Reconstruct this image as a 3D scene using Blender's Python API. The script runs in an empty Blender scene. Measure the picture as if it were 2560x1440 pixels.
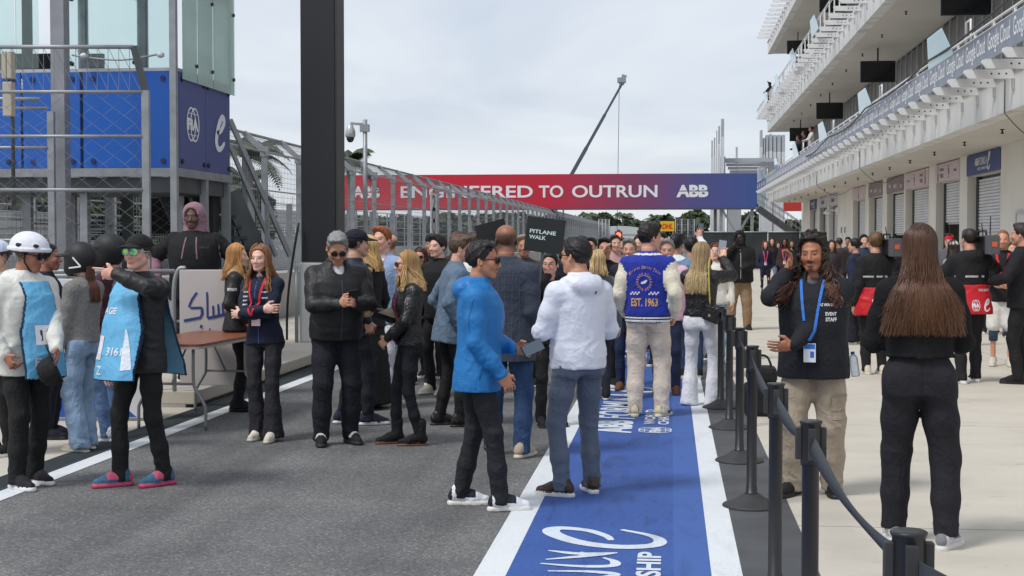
import bpy, bmesh, math, random
import numpy as np
from mathutils import Vector, Matrix
from mathutils.bvhtree import BVHTree

scene = bpy.context.scene
COL = scene.collection
R = math.radians

# ------------------------------------------------------------------ camera
YAW, PITCH, CAMH, FPX = R(6.37), R(1.93), 1.65, 3555.0
cam_d = bpy.data.cameras.new('camera')
cam_d.lens = 50.0; cam_d.sensor_width = 36.0; cam_d.sensor_fit = 'HORIZONTAL'
cam_d.clip_start = 0.1; cam_d.clip_end = 3000
cam = bpy.data.objects.new('camera', cam_d); COL.objects.link(cam)
cam.location = (0, 0, CAMH); cam.rotation_euler = (R(90) - PITCH, 0, YAW)
scene.camera = cam

# ------------------------------------------------------------------ sky, sun, exposure
SUN_EL, SUN_ROT = R(56), R(230)
world = bpy.data.worlds.new('World'); scene.world = world; world.use_nodes = True
nt = world.node_tree; nt.nodes.clear()
N = nt.nodes.new; Lk = nt.links.new
w_out = N('ShaderNodeOutputWorld'); w_bg = N('ShaderNodeBackground'); w_bg.inputs['Strength'].default_value = 0.1
w_sky = N('ShaderNodeTexSky'); w_sky.sky_type = 'NISHITA'; w_sky.sun_disc = False
w_sky.sun_elevation = SUN_EL; w_sky.sun_rotation = SUN_ROT
w_tc = N('ShaderNodeTexCoord'); w_sep = N('ShaderNodeSeparateXYZ'); Lk(w_tc.outputs['Generated'], w_sep.inputs[0])
w_add = N('ShaderNodeMath'); w_add.operation = 'ADD'; Lk(w_sep.outputs['Z'], w_add.inputs[0]); w_add.inputs[1].default_value = 0.22
w_dx = N('ShaderNodeMath'); w_dx.operation = 'DIVIDE'; Lk(w_sep.outputs['X'], w_dx.inputs[0]); Lk(w_add.outputs[0], w_dx.inputs[1])
w_dy = N('ShaderNodeMath'); w_dy.operation = 'DIVIDE'; Lk(w_sep.outputs['Y'], w_dy.inputs[0]); Lk(w_add.outputs[0], w_dy.inputs[1])
w_cmb = N('ShaderNodeCombineXYZ'); Lk(w_dx.outputs[0], w_cmb.inputs[0]); Lk(w_dy.outputs[0], w_cmb.inputs[1])
w_n1 = N('ShaderNodeTexNoise'); w_n1.inputs['Scale'].default_value = 1.1; w_n1.inputs['Detail'].default_value = 4
w_n1.inputs['Roughness'].default_value = 0.52; w_n1.inputs['Distortion'].default_value = 0.4
Lk(w_cmb.outputs[0], w_n1.inputs['Vector'])
w_r1 = N('ShaderNodeValToRGB')
w_r1.color_ramp.elements[0].position = 0.34; w_r1.color_ramp.elements[0].color = (4.15, 4.65, 5.5, 1)
w_r1.color_ramp.elements[1].position = 0.66; w_r1.color_ramp.elements[1].color = (6.1, 6.35, 6.7, 1)
Lk(w_n1.outputs['Fac'], w_r1.inputs[0])
w_hz = N('ShaderNodeMapRange'); Lk(w_sep.outputs['Z'], w_hz.inputs['Value'])
w_hz.inputs['From Min'].default_value = 0.0; w_hz.inputs['From Max'].default_value = 0.085
w_hz.inputs['To Min'].default_value = 0.75; w_hz.inputs['To Max'].default_value = 0.0; w_hz.interpolation_type = 'SMOOTHSTEP'
w_mh = N('ShaderNodeMixRGB'); Lk(w_hz.outputs[0], w_mh.inputs['Fac']); Lk(w_r1.outputs[0], w_mh.inputs[1]); w_mh.inputs[2].default_value = (6.0, 6.25, 6.5, 1)
w_mix = N('ShaderNodeMixRGB'); w_mix.inputs['Fac'].default_value = 0.88
Lk(w_sky.outputs[0], w_mix.inputs[1]); Lk(w_mh.outputs[0], w_mix.inputs[2])
Lk(w_mix.outputs[0], w_bg.inputs['Color']); Lk(w_bg.outputs[0], w_out.inputs['Surface'])

sun_d = bpy.data.lights.new('sun', 'SUN'); sun_d.energy = 1.5; sun_d.angle = R(14); sun_d.color = (1.0, 0.97, 0.93)
sun = bpy.data.objects.new('sun', sun_d); COL.objects.link(sun)
sun.rotation_euler = (R(90) - SUN_EL, 0, R(180) - SUN_ROT + R(0))
scene.view_settings.view_transform = 'Standard'; scene.view_settings.look = 'None'
scene.view_settings.gamma = 1.0; scene.view_settings.exposure = 0.52; scene.view_settings.use_curve_mapping = False
scene.cycles.max_bounces = 6; scene.cycles.transparent_max_bounces = 24
scene.cycles.caustics_reflective = False; scene.cycles.caustics_refractive = False

# ------------------------------------------------------------------ measuring helpers (photo pixel -> place)
def at(px, d, z=0.0):
    "ground place seen at photo column px, d metres ahead along the lens axis"
    u = (px - 1280) / FPX
    return Vector((u*d*math.cos(YAW) - d*math.sin(YAW), u*d*math.sin(YAW) + d*math.cos(YAW), z))
def dist_foot(py, z=0.0): return FPX * (CAMH - z) / (py - 600.0)
def zat(py, d): return CAMH + (600.0 - py) / FPX * d
def wall_y(px, X):
    u = (px - 1280) / FPX
    return X * (u*math.sin(YAW) + math.cos(YAW)) / (u*math.cos(YAW) - math.sin(YAW))
# ------------------------------------------------------------------ object helpers
def tag(o, label=None, cat=None, group=None, kind=None):
    if label: o['label'] = label
    if cat: o['category'] = cat
    if group: o['group'] = group
    if kind: o['kind'] = kind
    return o
def empty(name, loc=(0,0,0), rz=0.0, parent=None):
    o = bpy.data.objects.new(name, None); COL.objects.link(o)
    o.empty_display_size = 0.1; o.location = loc; o.rotation_euler = (0, 0, rz)
    if parent: o.parent = parent
    return o
def link(name, me, parent=None, loc=None, rot=None):
    o = bpy.data.objects.new(name, me); COL.objects.link(o)
    if parent: o.parent = parent
    if loc is not None: o.location = loc
    if rot is not None: o.rotation_euler = rot
    return o
def copy_tree(o, parent=None):
    c = o.copy(); COL.objects.link(c)
    c.parent = parent
    for ch in o.children: copy_tree(ch, c)
    return c

class MB:
    "collects faces of one mesh"
    def __init__(s): s.v = []; s.f = []; s.m = []; s.sm = []
    def add(s, vs, fs, mi=0, smooth=False):
        b = len(s.v); s.v += [tuple(v) for v in vs]
        for f in fs: s.f.append(tuple(b+i for i in f)); s.m.append(mi); s.sm.append(smooth)
        return s
    def box(s, x0, x1, y0, y1, z0, z1, mi=0):
        vs = [(x0,y0,z0),(x1,y0,z0),(x1,y1,z0),(x0,y1,z0),(x0,y0,z1),(x1,y0,z1),(x1,y1,z1),(x0,y1,z1)]
        return s.add(vs, [(0,3,2,1),(4,5,6,7),(0,1,5,4),(1,2,6,5),(2,3,7,6),(3,0,4,7)], mi)
    def bbox(s, x0, x1, y0, y1, z0, z1, b=0.01, mi=0):
        "box with chamfered edges"
        bm = bmesh.new(); bmesh.ops.create_cube(bm, size=1)
        for v in bm.verts:
            v.co = Vector(((x0+x1)/2+v.co.x*(x1-x0), (y0+y1)/2+v.co.y*(y1-y0), (z0+z1)/2+v.co.z*(z1-z0)))
        bmesh.ops.bevel(bm, geom=bm.edges[:], offset=b, segments=2, affect='EDGES', profile=0.6)
        bm.verts.index_update()
        s.add([v.co[:] for v in bm.verts], [[v.index for v in f.verts] for f in bm.faces], mi); bm.free(); return s
    def beam(s, a, b, w, h, mi=0, up=(0,0,1)):
        a = Vector(a); b = Vector(b); d = (b-a).normalized(); u = Vector(up)
        if abs(d.dot(u)) > 0.97: u = Vector((0,1,0))
        r = d.cross(u).normalized(); u = r.cross(d)
        vs = []
        for p in (a, b):
            for sx, sz in ((-1,-1),(1,-1),(1,1),(-1,1)): vs.append(p + r*(w/2*sx) + u*(h/2*sz))
        return s.add(vs, [(0,1,2,3),(7,6,5,4),(0,4,5,1),(1,5,6,2),(2,6,7,3),(3,7,4,0)], mi)
    def tube(s, pts, r, n=8, mi=0, cap=True, smooth=True):
        pts = [Vector(p) for p in pts]
        rs = r if isinstance(r, (list, tuple)) else [r]*len(pts)
        b = len(s.v); ref = Vector((0,0,1)); prev = None
        for i, p in enumerate(pts):
            t = (pts[min(i+1, len(pts)-1)] - pts[max(i-1, 0)]).normalized()
            if prev is None:
                u = t.cross(Vector((0,0,1)) if abs(t.z) < .95 else Vector((0,1,0))).normalized()
            else:
                u = (prev - t*prev.dot(t)).normalized()
            prev = u; w = t.cross(u)
            for k in range(n):
                a = 2*math.pi*k/n; q = p + (u*math.cos(a)+w*math.sin(a))*rs[i]; s.v.append(q[:])
        for i in range(len(pts)-1):
            for k in range(n):
                k2 = (k+1) % n
                s.f.append((b+i*n+k, b+i*n+k2, b+(i+1)*n+k2, b+(i+1)*n+k)); s.m.append(mi); s.sm.append(smooth)
        if cap:
            s.f.append(tuple(b+k for k in reversed(range(n)))); s.m.append(mi); s.sm.append(False)
            e = b+(len(pts)-1)*n
            s.f.append(tuple(e+k for k in range(n))); s.m.append(mi); s.sm.append(False)
        return s
    def lathe(s, prof, n=24, c=(0,0,0), mi=0, smooth=True):
        b = len(s.v)
        for (r, z) in prof:
            for k in range(n):
                a = 2*math.pi*k/n; s.v.append((c[0]+r*math.cos(a), c[1]+r*math.sin(a), c[2]+z))
        for i in range(len(prof)-1):
            for k in range(n):
                k2 = (k+1) % n
                s.f.append((b+i*n+k, b+i*n+k2, b+(i+1)*n+k2, b+(i+1)*n+k)); s.m.append(mi); s.sm.append(smooth)
        s.f.append(tuple(b+k for k in reversed(range(n)))); s.m.append(mi); s.sm.append(False)
        e = b+(len(prof)-1)*n
        s.f.append(tuple(e+k for k in range(n))); s.m.append(mi); s.sm.append(False)
        return s
    def prism(s, poly, d0, d1, plane='xz', mi=0):
        n = len(poly)
        def mk(a, b, d): return {'xz': (a, d, b), 'yz': (d, a, b), 'xy': (a, b, d)}[plane]
        vs = [mk(a, b, d0) for a, b in poly] + [mk(a, b, d1) for a, b in poly]
        return s.add(vs, [tuple(range(n)), tuple(reversed(range(n, 2*n)))] + [(i, i+n, (i+1) % n+n, (i+1) % n) for i in range(n)], mi)
    def mesh(s, name, mats):
        me = bpy.data.meshes.new(name); me.from_pydata(s.v, [], s.f)
        me.polygons.foreach_set('material_index', s.m); me.polygons.foreach_set('use_smooth', s.sm)
        for m in (mats if isinstance(mats, (list, tuple)) else [mats]): me.materials.append(m)
        bm = bmesh.new(); bm.from_mesh(me); bmesh.ops.recalc_face_normals(bm, faces=bm.faces[:]); bm.to_mesh(me); bm.free()
        me.update(); return me
    def build(s, name, mats, parent=None, loc=None, rot=None): return link(name, s.mesh(name, mats), parent, loc, rot)

# ------------------------------------------------------------------ materials
def lin(c): c /= 255.0; return c/12.92 if c <= 0.04045 else ((c+0.055)/1.055)**2.4
def rgb(r, g, b): return (lin(r), lin(g), lin(b), 1.0)
_mats = {}
def mat(name, col, rough=0.6, metal=0.0, var=0.0, vscale=3.0, bump=0.0, bscale=60.0, spec=0.5, coords='Object', stretch=None, dirt=None, detail=4.0, coat=0.0, sheen=0.0):
    if name in _mats: return _mats[name]
    m = bpy.data.materials.new(name); m.use_nodes = True; t = m.node_tree; b = t.nodes['Principled BSDF']
    b.inputs['Roughness'].default_value = rough; b.inputs['Metallic'].default_value = metal
    b.inputs['Base Color'].default_value = col; b.inputs['Specular IOR Level'].default_value = spec
    if coat: b.inputs['Coat Weight'].default_value = coat
    if sheen: b.inputs['Sheen Weight'].default_value = sheen; b.inputs['Sheen Roughness'].default_value = .5
    if var or bump or dirt:
        tc = t.nodes.new('ShaderNodeTexCoord'); vec = tc.outputs[coords]
        if stretch:
            mp = t.nodes.new('ShaderNodeMapping'); mp.inputs['Scale'].default_value = stretch; t.links.new(vec, mp.inputs[0]); vec = mp.outputs[0]
    if var or dirt:
        n = t.nodes.new('ShaderNodeTexNoise'); n.inputs['Scale'].default_value = vscale; n.inputs['Detail'].default_value = detail; t.links.new(vec, n.inputs['Vector'])
        rp = t.nodes.new('ShaderNodeValToRGB'); t.links.new(n.outputs['Fac'], rp.inputs[0])
        if dirt:
            rp.color_ramp.elements[0].color = dirt; rp.color_ramp.elements[0].position = .3
            rp.color_ramp.elements[1].color = col; rp.color_ramp.elements[1].position = .3+max(var, .1)
        else:
            lo = [max(0, c*(1-var)) for c in col[:3]]+[1]; hi = [min(1, c*(1+var)) for c in col[:3]]+[1]
            rp.color_ramp.elements[0].color = lo; rp.color_ramp.elements[1].color = hi
            rp.color_ramp.elements[0].position = .3; rp.color_ramp.elements[1].position = .7
        t.links.new(rp.outputs[0], b.inputs['Base Color'])
    if bump:
        n2 = t.nodes.new('ShaderNodeTexNoise'); n2.inputs['Scale'].default_value = bscale; n2.inputs['Detail'].default_value = 5; t.links.new(vec, n2.inputs['Vector'])
        bp = t.nodes.new('ShaderNodeBump'); bp.inputs['Strength'].default_value = bump; bp.inputs['Distance'].default_value = 0.02
        t.links.new(n2.outputs['Fac'], bp.inputs['Height']); t.links.new(bp.outputs[0], b.inputs['Normal'])
    _mats[name] = m; return m
def glass_mat(name, tint, alpha=0.35, rough=0.03):
    m = bpy.data.materials.new(name); m.use_nodes = True; t = m.node_tree; t.nodes.clear()
    o = t.nodes.new('ShaderNodeOutputMaterial'); tr = t.nodes.new('ShaderNodeBsdfTransparent'); tr.inputs[0].default_value = tint
    p = t.nodes.new('ShaderNodeBsdfPrincipled'); p.inputs['Base Color'].default_value = tint; p.inputs['Roughness'].default_value = rough
    mx = t.nodes.new('ShaderNodeMixShader'); fr = t.nodes.new('ShaderNodeFresnel'); fr.inputs[0].default_value = 1.5
    ad = t.nodes.new('ShaderNodeMath'); ad.operation = 'ADD'; ad.use_clamp = True; ad.inputs[1].default_value = alpha
    t.links.new(fr.outputs[0], ad.inputs[0]); t.links.new(ad.outputs[0], mx.inputs[0])
    t.links.new(tr.outputs[0], mx.inputs[1]); t.links.new(p.outputs[0], mx.inputs[2]); t.links.new(mx.outputs[0], o.inputs[0])
    return m

# ------------------------------------------------------------------ lettering: flat outlines made once, used as thin meshes
_txt = {}
def text_mesh(body, bold=0.0, shear=0.0, extrude=0.0):
    "mesh of a line of text, cap height about 0.7, centred on 0,0, lying in the xy plane"
    key = (body, bold, shear, extrude)
    if key in _txt: return _txt[key]
    cu = bpy.data.curves.new('lettering', 'FONT'); cu.body = body; cu.align_x = 'CENTER'; cu.align_y = 'CENTER'
    cu.offset = bold; cu.shear = shear; cu.extrude = extrude; cu.resolution_u = 4
    o = bpy.data.objects.new('lettering_tmp', cu); COL.objects.link(o)
    dg = bpy.context.evaluated_depsgraph_get(); me = bpy.data.meshes.new_from_object(o.evaluated_get(dg))
    vs = np.array([v.co[:] for v in me.vertices]); fs = [tuple(p.vertices) for p in me.polygons]
    bpy.data.objects.remove(o); bpy.data.curves.remove(cu); bpy.data.meshes.remove(me)
    if len(vs):
        c = (vs.min(0)+vs.max(0))/2; vs = vs - np.array([c[0], c[1], 0])
    _txt[key] = (vs, fs); return _txt[key]
def sign_text(name, body, m, origin, xdir, ydir, width=None, height=None, parent=None, bold=0.0, shear=0.0, lift=0.004):
    "lettering laid on a plane; width/height in metres of the whole line"
    vs, fs = text_mesh(body, bold, shear)
    ext = vs.max(0)-vs.min(0)
    sx = width/ext[0] if width else None; sy = height/ext[1] if height else None
    sx = sx or sy; sy = sy or sx
    X = Vector(xdir).normalized(); Y = Vector(ydir).normalized(); Z = X.cross(Y)
    O = Vector(origin)+Z*lift
    mb = MB(); mb.add([(O+X*(v[0]*sx)+Y*(v[1]*sy)) for v in vs], fs)
    me = bpy.data.meshes.new(name); me.from_pydata(mb.v, [], mb.f); me.materials.append(m)
    return link(name, me, parent)
def stroke_faces(pts, widths):
    "flat ribbon with variable width along 2D points -> verts, faces (2D)"
    P = [np.array(p, float) for p in pts]
    if not isinstance(widths, (list, tuple)): widths = [widths]*len(P)
    vs = []; fs = []
    for i, p in enumerate(P):
        t = P[min(i+1, len(P)-1)]-P[max(i-1, 0)]; t = t/(np.linalg.norm(t)+1e-9); n = np.array([-t[1], t[0]])
        vs += [p+n*widths[i]/2, p-n*widths[i]/2]
    for i in range(len(P)-1): fs.append((2*i, 2*i+1, 2*i+3, 2*i+2))
    return vs, fs
def smooth_path(pts, n=8):
    "Catmull-Rom through 2D or 3D points"
    P = [np.array(p, float) for p in pts]; P = [2*P[0]-P[1]]+P+[2*P[-1]-P[-2]]; out = []
    for i in range(1, len(P)-2):
        for k in range(n):
            t = k/n; a, b, c, d = P[i-1], P[i], P[i+1], P[i+2]
            out.append(0.5*((2*b)+(-a+c)*t+(2*a-5*b+4*c-d)*t*t+(-a+3*b-3*c+d)*t**3))
    out.append(P[-2]); return out
def e_logo(w=0.13):
    "slanted script e, about 1 high, centred"
    path = smooth_path([(-.16,-.02),(.10,.10),(.30,.36),(.20,.50),(.02,.34),(-.14,.02),(-.20,-.30),(-.06,-.48),(.16,-.40),(.34,-.22)], 7)
    n = len(path); ws = [w*(.55+.75*math.sin(math.pi*min(1, (i/n)*.8+.12))) for i in range(n)]
    ws[-1] = .02; ws[-2] = .05
    return stroke_faces(path, ws)
def flat_faces(name, parts2d, m, origin, xdir, ydir, sx, sy, parent=None, lift=0.004):
    X = Vector(xdir).normalized(); Y = Vector(ydir).normalized(); Z = X.cross(Y); O = Vector(origin)+Z*lift
    mb = MB(); k = 0
    for vs, fs in parts2d:
        mb.add([(O+X*(v[0]*sx)+Y*(v[1]*sy)+Z*(0.0004*k)) for v in vs], fs); k += 1
    me = bpy.data.meshes.new(name); me.from_pydata(mb.v, [], mb.f); me.materials.append(m)
    return link(name, me, parent)
def ring2d(rx, ry, w, n=40, c=(0, 0)):
    pts = [(c[0]+rx*math.cos(2*math.pi*i/n), c[1]+ry*math.sin(2*math.pi*i/n)) for i in range(n+1)]
    vs = []; fs = []
    for i in range(n+1):
        a = 2*math.pi*i/n
        vs += [np.array((c[0]+(rx+w/2)*math.cos(a), c[1]+(ry+w/2)*math.sin(a))), np.array((c[0]+(rx-w/2)*math.cos(a), c[1]+(ry-w/2)*math.sin(a)))]
    for i in range(n): fs.append((2*i, 2*i+2, 2*i+3, 2*i+1))
    return vs, fs
def text2d(body, cx, cy, w, h, bold=0.0, shear=0.0):
    vs, fs = text_mesh(body, bold, shear); ext = vs.max(0)-vs.min(0)
    return [np.array((cx+v[0]*w/ext[0], cy+v[1]*h/ext[1])) for v in vs], fs
def fia_logo():
    "two overlapping barred ovals with the letters FIA, about 1 high"
    out = [ring2d(.24, .46, .05, c=(-.10, 0)), ring2d(.24, .46, .05, c=(.10, 0)), text2d('FiA', 0, 0, .62, .34, .05)]
    for s in (-1, 1):
        for y in (-.3, .3): out.append(stroke_faces([(s*.1-.19, y), (s*.1+.19, y)], .02))
    return out
# ------------------------------------------------------------------ ground
def ground_mats():
    # asphalt with visible aggregate
    m = bpy.data.materials.new('asphalt'); m.use_nodes = True; t = m.node_tree; b = t.nodes['Principled BSDF']; b.inputs['Roughness'].default_value = .9
    tc = t.nodes.new('ShaderNodeTexCoord')
    vo = t.nodes.new('ShaderNodeTexVoronoi'); vo.inputs['Scale'].default_value = 88; t.links.new(tc.outputs['Object'], vo.inputs['Vector'])
    n1 = t.nodes.new('ShaderNodeTexNoise'); n1.inputs['Scale'].default_value = 1.3; n1.inputs['Detail'].default_value = 8; t.links.new(tc.outputs['Object'], n1.inputs['Vector'])
    sp = t.nodes.new('ShaderNodeSeparateColor'); t.links.new(vo.outputs['Color'], sp.inputs[0])
    rp = t.nodes.new('ShaderNodeValToRGB'); t.links.new(sp.outputs[0], rp.inputs[0])
    e = rp.color_ramp.elements; e[0].color = (.10, .10, .101, 1); e[1].color = (.30, .29, .275, 1); e[1].position = 1.0
    x = e.new(.6); x.color = (.152, .152, .151, 1); x2 = e.new(.86); x2.color = (.192, .19, .187, 1)
    mx = t.nodes.new('ShaderNodeMixRGB'); mx.blend_type = 'MULTIPLY'; mx.inputs[0].default_value = 1
    r2 = t.nodes.new('ShaderNodeValToRGB'); t.links.new(n1.outputs['Fac'], r2.inputs[0]); r2.color_ramp.elements[0].color = (.74, .74, .75, 1); r2.color_ramp.elements[0].position = .3; r2.color_ramp.elements[1].color = (1.12, 1.12, 1.1, 1); r2.color_ramp.elements[1].position = .7
    t.links.new(rp.outputs[0], mx.inputs[1]); t.links.new(r2.outputs[0], mx.inputs[2])
    # tyre-dark streaks along the lane and a few oil spots
    mp = t.nodes.new('ShaderNodeMapping'); mp.inputs['Scale'].default_value = (2.2, .06, 1); t.links.new(tc.outputs['Object'], mp.inputs[0])
    n3 = t.nodes.new('ShaderNodeTexNoise'); n3.inputs['Scale'].default_value = 1; n3.inputs['Detail'].default_value = 4; t.links.new(mp.outputs[0], n3.inputs['Vector'])
    r3 = t.nodes.new('ShaderNodeValToRGB'); t.links.new(n3.outputs['Fac'], r3.inputs[0]); r3.color_ramp.elements[0].color = (.72, .72, .73, 1); r3.color_ramp.elements[0].position = .36; r3.color_ramp.elements[1].color = (1, 1, 1, 1); r3.color_ramp.elements[1].position = .56
    m2 = t.nodes.new('ShaderNodeMixRGB'); m2.blend_type = 'MULTIPLY'; m2.inputs[0].default_value = 1; t.links.new(mx.outputs[0], m2.inputs[1]); t.links.new(r3.outputs[0], m2.inputs[2])
    t.links.new(m2.outputs[0], b.inputs['Base Color'])
    bp = t.nodes.new('ShaderNodeBump'); bp.inputs['Strength'].default_value = .35; bp.inputs['Distance'].default_value = .006; t.links.new(vo.outputs['Distance'], bp.inputs['Height']); t.links.new(bp.outputs[0], b.inputs['Normal'])
    _mats['asphalt'] = m
    # road paint: worn through to the dark stones
    def paint(name, col, wear, wcol=(.09, .09, .095, 1), scuff=.74):
        m = bpy.data.materials.new(name); m.use_nodes = True; t = m.node_tree; b = t.nodes['Principled BSDF']; b.inputs['Roughness'].default_value = .75
        tc = t.nodes.new('ShaderNodeTexCoord')
        n = t.nodes.new('ShaderNodeTexNoise'); n.inputs['Scale'].default_value = 85; n.inputs['Detail'].default_value = 3; t.links.new(tc.outputs['Object'], n.inputs['Vector'])
        n2 = t.nodes.new('ShaderNodeTexNoise'); n2.inputs['Scale'].default_value = 1.7; n2.inputs['Detail'].default_value = 6; t.links.new(tc.outputs['Object'], n2.inputs['Vector'])
        ad = t.nodes.new('ShaderNodeMath'); ad.operation = 'MULTIPLY_ADD'; t.links.new(n2.outputs['Fac'], ad.inputs[0]); ad.inputs[1].default_value = .35; t.links.new(n.outputs['Fac'], ad.inputs[2])
        rp = t.nodes.new('ShaderNodeValToRGB'); t.links.new(ad.outputs[0], rp.inputs[0]); rp.color_ramp.elements[0].position = wear; rp.color_ramp.elements[0].color = wcol
        rp.color_ramp.elements[1].position = wear+.09; rp.color_ramp.elements[1].color = [c*.88 for c in col[:3]]+[1]; x = rp.color_ramp.elements.new(min(.99, wear+.32)); x.color = col
        mq = t.nodes.new('ShaderNodeMapping'); mq.inputs['Scale'].default_value = (3.0, .7, 1); mq.inputs['Rotation'].default_value = (0, 0, .25); t.links.new(tc.outputs['Object'], mq.inputs[0])
        n5 = t.nodes.new('ShaderNodeTexNoise'); n5.inputs['Scale'].default_value = 1.6; n5.inputs['Detail'].default_value = 9; n5.inputs['Distortion'].default_value = 1.5; t.links.new(mq.outputs[0], n5.inputs['Vector'])
        r5 = t.nodes.new('ShaderNodeValToRGB'); t.links.new(n5.outputs['Fac'], r5.inputs[0]); r5.color_ramp.elements[0].position = .30; r5.color_ramp.elements[0].color = (scuff, scuff, scuff+.01, 1); r5.color_ramp.elements[1].position = .46; r5.color_ramp.elements[1].color = (1, 1, 1, 1)
        m5 = t.nodes.new('ShaderNodeMixRGB'); m5.blend_type = 'MULTIPLY'; m5.inputs[0].default_value = 1; t.links.new(rp.outputs[0], m5.inputs[1]); t.links.new(r5.outputs[0], m5.inputs[2]); t.links.new(m5.outputs[0], b.inputs['Base Color'])
        bp = t.nodes.new('ShaderNodeBump'); bp.inputs['Strength'].default_value = .5; bp.inputs['Distance'].default_value = .004; t.links.new(n.outputs['Fac'], bp.inputs['Height']); t.links.new(bp.outputs[0], b.inputs['Normal'])
        _mats[name] = m
    paint('white_paint', (.72, .75, .77, 1), .40, (.45, .46, .48, 1), .90)
    paint('blue_paint', (.040, .105, .36, 1), .50, (.014, .042, .19, 1))
    paint('blue_paint_smooth', (.050, .120, .375, 1), .30, (.040, .10, .33, 1))
    paint('white_lettering', (.66, .72, .80, 1), .44, (.20, .28, .50, 1))
    # broom-finished concrete
    m = bpy.data.materials.new('concrete'); m.use_nodes = True; t = m.node_tree; b = t.nodes['Principled BSDF']; b.inputs['Roughness'].default_value = .85
    tc = t.nodes.new('ShaderNodeTexCoord'); mp = t.nodes.new('ShaderNodeMapping'); mp.inputs['Scale'].default_value = (.8, 1.3, 1); t.links.new(tc.outputs['Object'], mp.inputs[0])
    n1 = t.nodes.new('ShaderNodeTexNoise'); n1.inputs['Scale'].default_value = 1.1; n1.inputs['Detail'].default_value = 10; n1.inputs['Roughness'].default_value = .62; t.links.new(mp.outputs[0], n1.inputs['Vector'])
    rp = t.nodes.new('ShaderNodeValToRGB'); t.links.new(n1.outputs['Fac'], rp.inputs[0]); rp.color_ramp.elements[0].position = .28; rp.color_ramp.elements[0].color = (.46, .415, .345, 1); rp.color_ramp.elements[1].position = .62; rp.color_ramp.elements[1].color = (.585, .54, .46, 1)
    x = rp.color_ramp.elements.new(.42); x.color = (.535, .49, .415, 1)
    n4 = t.nodes.new('ShaderNodeTexNoise'); n4.inputs['Scale'].default_value = 4.5; n4.inputs['Detail'].default_value = 9; n4.inputs['Distortion'].default_value = 1.2; t.links.new(mp.outputs[0], n4.inputs['Vector'])
    r4 = t.nodes.new('ShaderNodeValToRGB'); t.links.new(n4.outputs['Fac'], r4.inputs[0]); r4.color_ramp.elements[0].position = .27; r4.color_ramp.elements[0].color = (.80, .79, .77, 1); r4.color_ramp.elements[1].position = .36; r4.color_ramp.elements[1].color = (1, 1, 1, 1)
    ml = t.nodes.new('ShaderNodeMixRGB'); ml.blend_type = 'MULTIPLY'; ml.inputs[0].default_value = 1; t.links.new(rp.outputs[0], ml.inputs[1]); t.links.new(r4.outputs[0], ml.inputs[2])
    t.links.new(ml.outputs[0], b.inputs['Base Color'])
    n2 = t.nodes.new('ShaderNodeTexNoise'); n2.inputs['Scale'].default_value = 120; n2.inputs['Detail'].default_value = 4; t.links.new(mp.outputs[0], n2.inputs['Vector'])
    bp = t.nodes.new('ShaderNodeBump'); bp.inputs['Strength'].default_value = .3; bp.inputs['Distance'].default_value = .004; t.links.new(n2.outputs['Fac'], bp.inputs['Height']); t.links.new(bp.outputs[0], b.inputs['Normal'])
    _mats['concrete'] = m
ground_mats()
ASPH, WPAINT, BPAINT, BPAINT2, WLET, CONC = [_mats[k] for k in ('asphalt', 'white_paint', 'blue_paint', 'blue_paint_smooth', 'white_lettering', 'concrete')]
M_DARKSTRIP = mat('sealed_strip', (.075, .078, .083, 1), .7, var=.22, vscale=2.5, bump=.2, bscale=160)
M_CONC2 = mat('wall_concrete', (.42, .41, .385, 1), .85, var=.16, vscale=1.3, bump=.25, bscale=40, detail=9)
M_GRATE = mat('drain_iron', (.06, .075, .078, 1), .6, .4, var=.2, vscale=9)
M_JOINT = mat('joint_dirt', (.20, .19, .17, 1), .9)
M_SOIL = mat('track_surface', (.16, .165, .165, 1), .9, var=.2, vscale=.05, detail=8)

def sheet(name, x0, x1, y0, y1, z, m, parent=None, kind='structure', ny=1):
    mb = MB()
    for i in range(ny):
        a = y0+(y1-y0)*i/ny; b = y0+(y1-y0)*(i+1)/ny
        mb.add([(x0, a, z), (x1, a, z), (x1, b, z), (x0, b, z)], [(0, 1, 2, 3)])
    me = bpy.data.meshes.new(name); me.from_pydata(mb.v, [], mb.f); me.materials.append(m)
    o = link(name, me, parent)
    if kind and not parent: o['kind'] = kind
    return o
sheet('ground', -700, 700, -60, 1200, -0.03, M_SOIL)
sheet('pit_lane', -4.66, .74, -6, 190, 0.0, ASPH)
sheet('lane_stripe_blue', -.80, .02, -6, 95, 0.004, BPAINT)
sheet('lane_stripe_blue_smooth', .02, .205, -6, 95, 0.0045, BPAINT2)
sheet('lane_line_white', -.957, -.80, -6, 190, 0.005, WPAINT)
sheet('lane_line_white', .205, .357, -6, 95, 0.005, WPAINT)
sheet('edge_line_white', -4.37, -4.205, -6, 190, 0.004, WPAINT)
sheet('sealed_strip', .357, .735, -6, 95, 0.004, M_DARKSTRIP)
# pit apron: cast slabs with open joints
apron = sheet('apron', .735, 9.0, -6, 96, -0.012, M_JOINT)
slab_me = None
for j in range(22):
    for i in range(2):
        x0 = .738+i*3.82; x1 = x0+3.806; y0 = -5.5+j*4.6; y1 = y0+4.584
        mb = MB(); mb.box(x0, x1, y0, y1, -.02, .003)
        mb.build('slab', CONC, apron)
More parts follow.
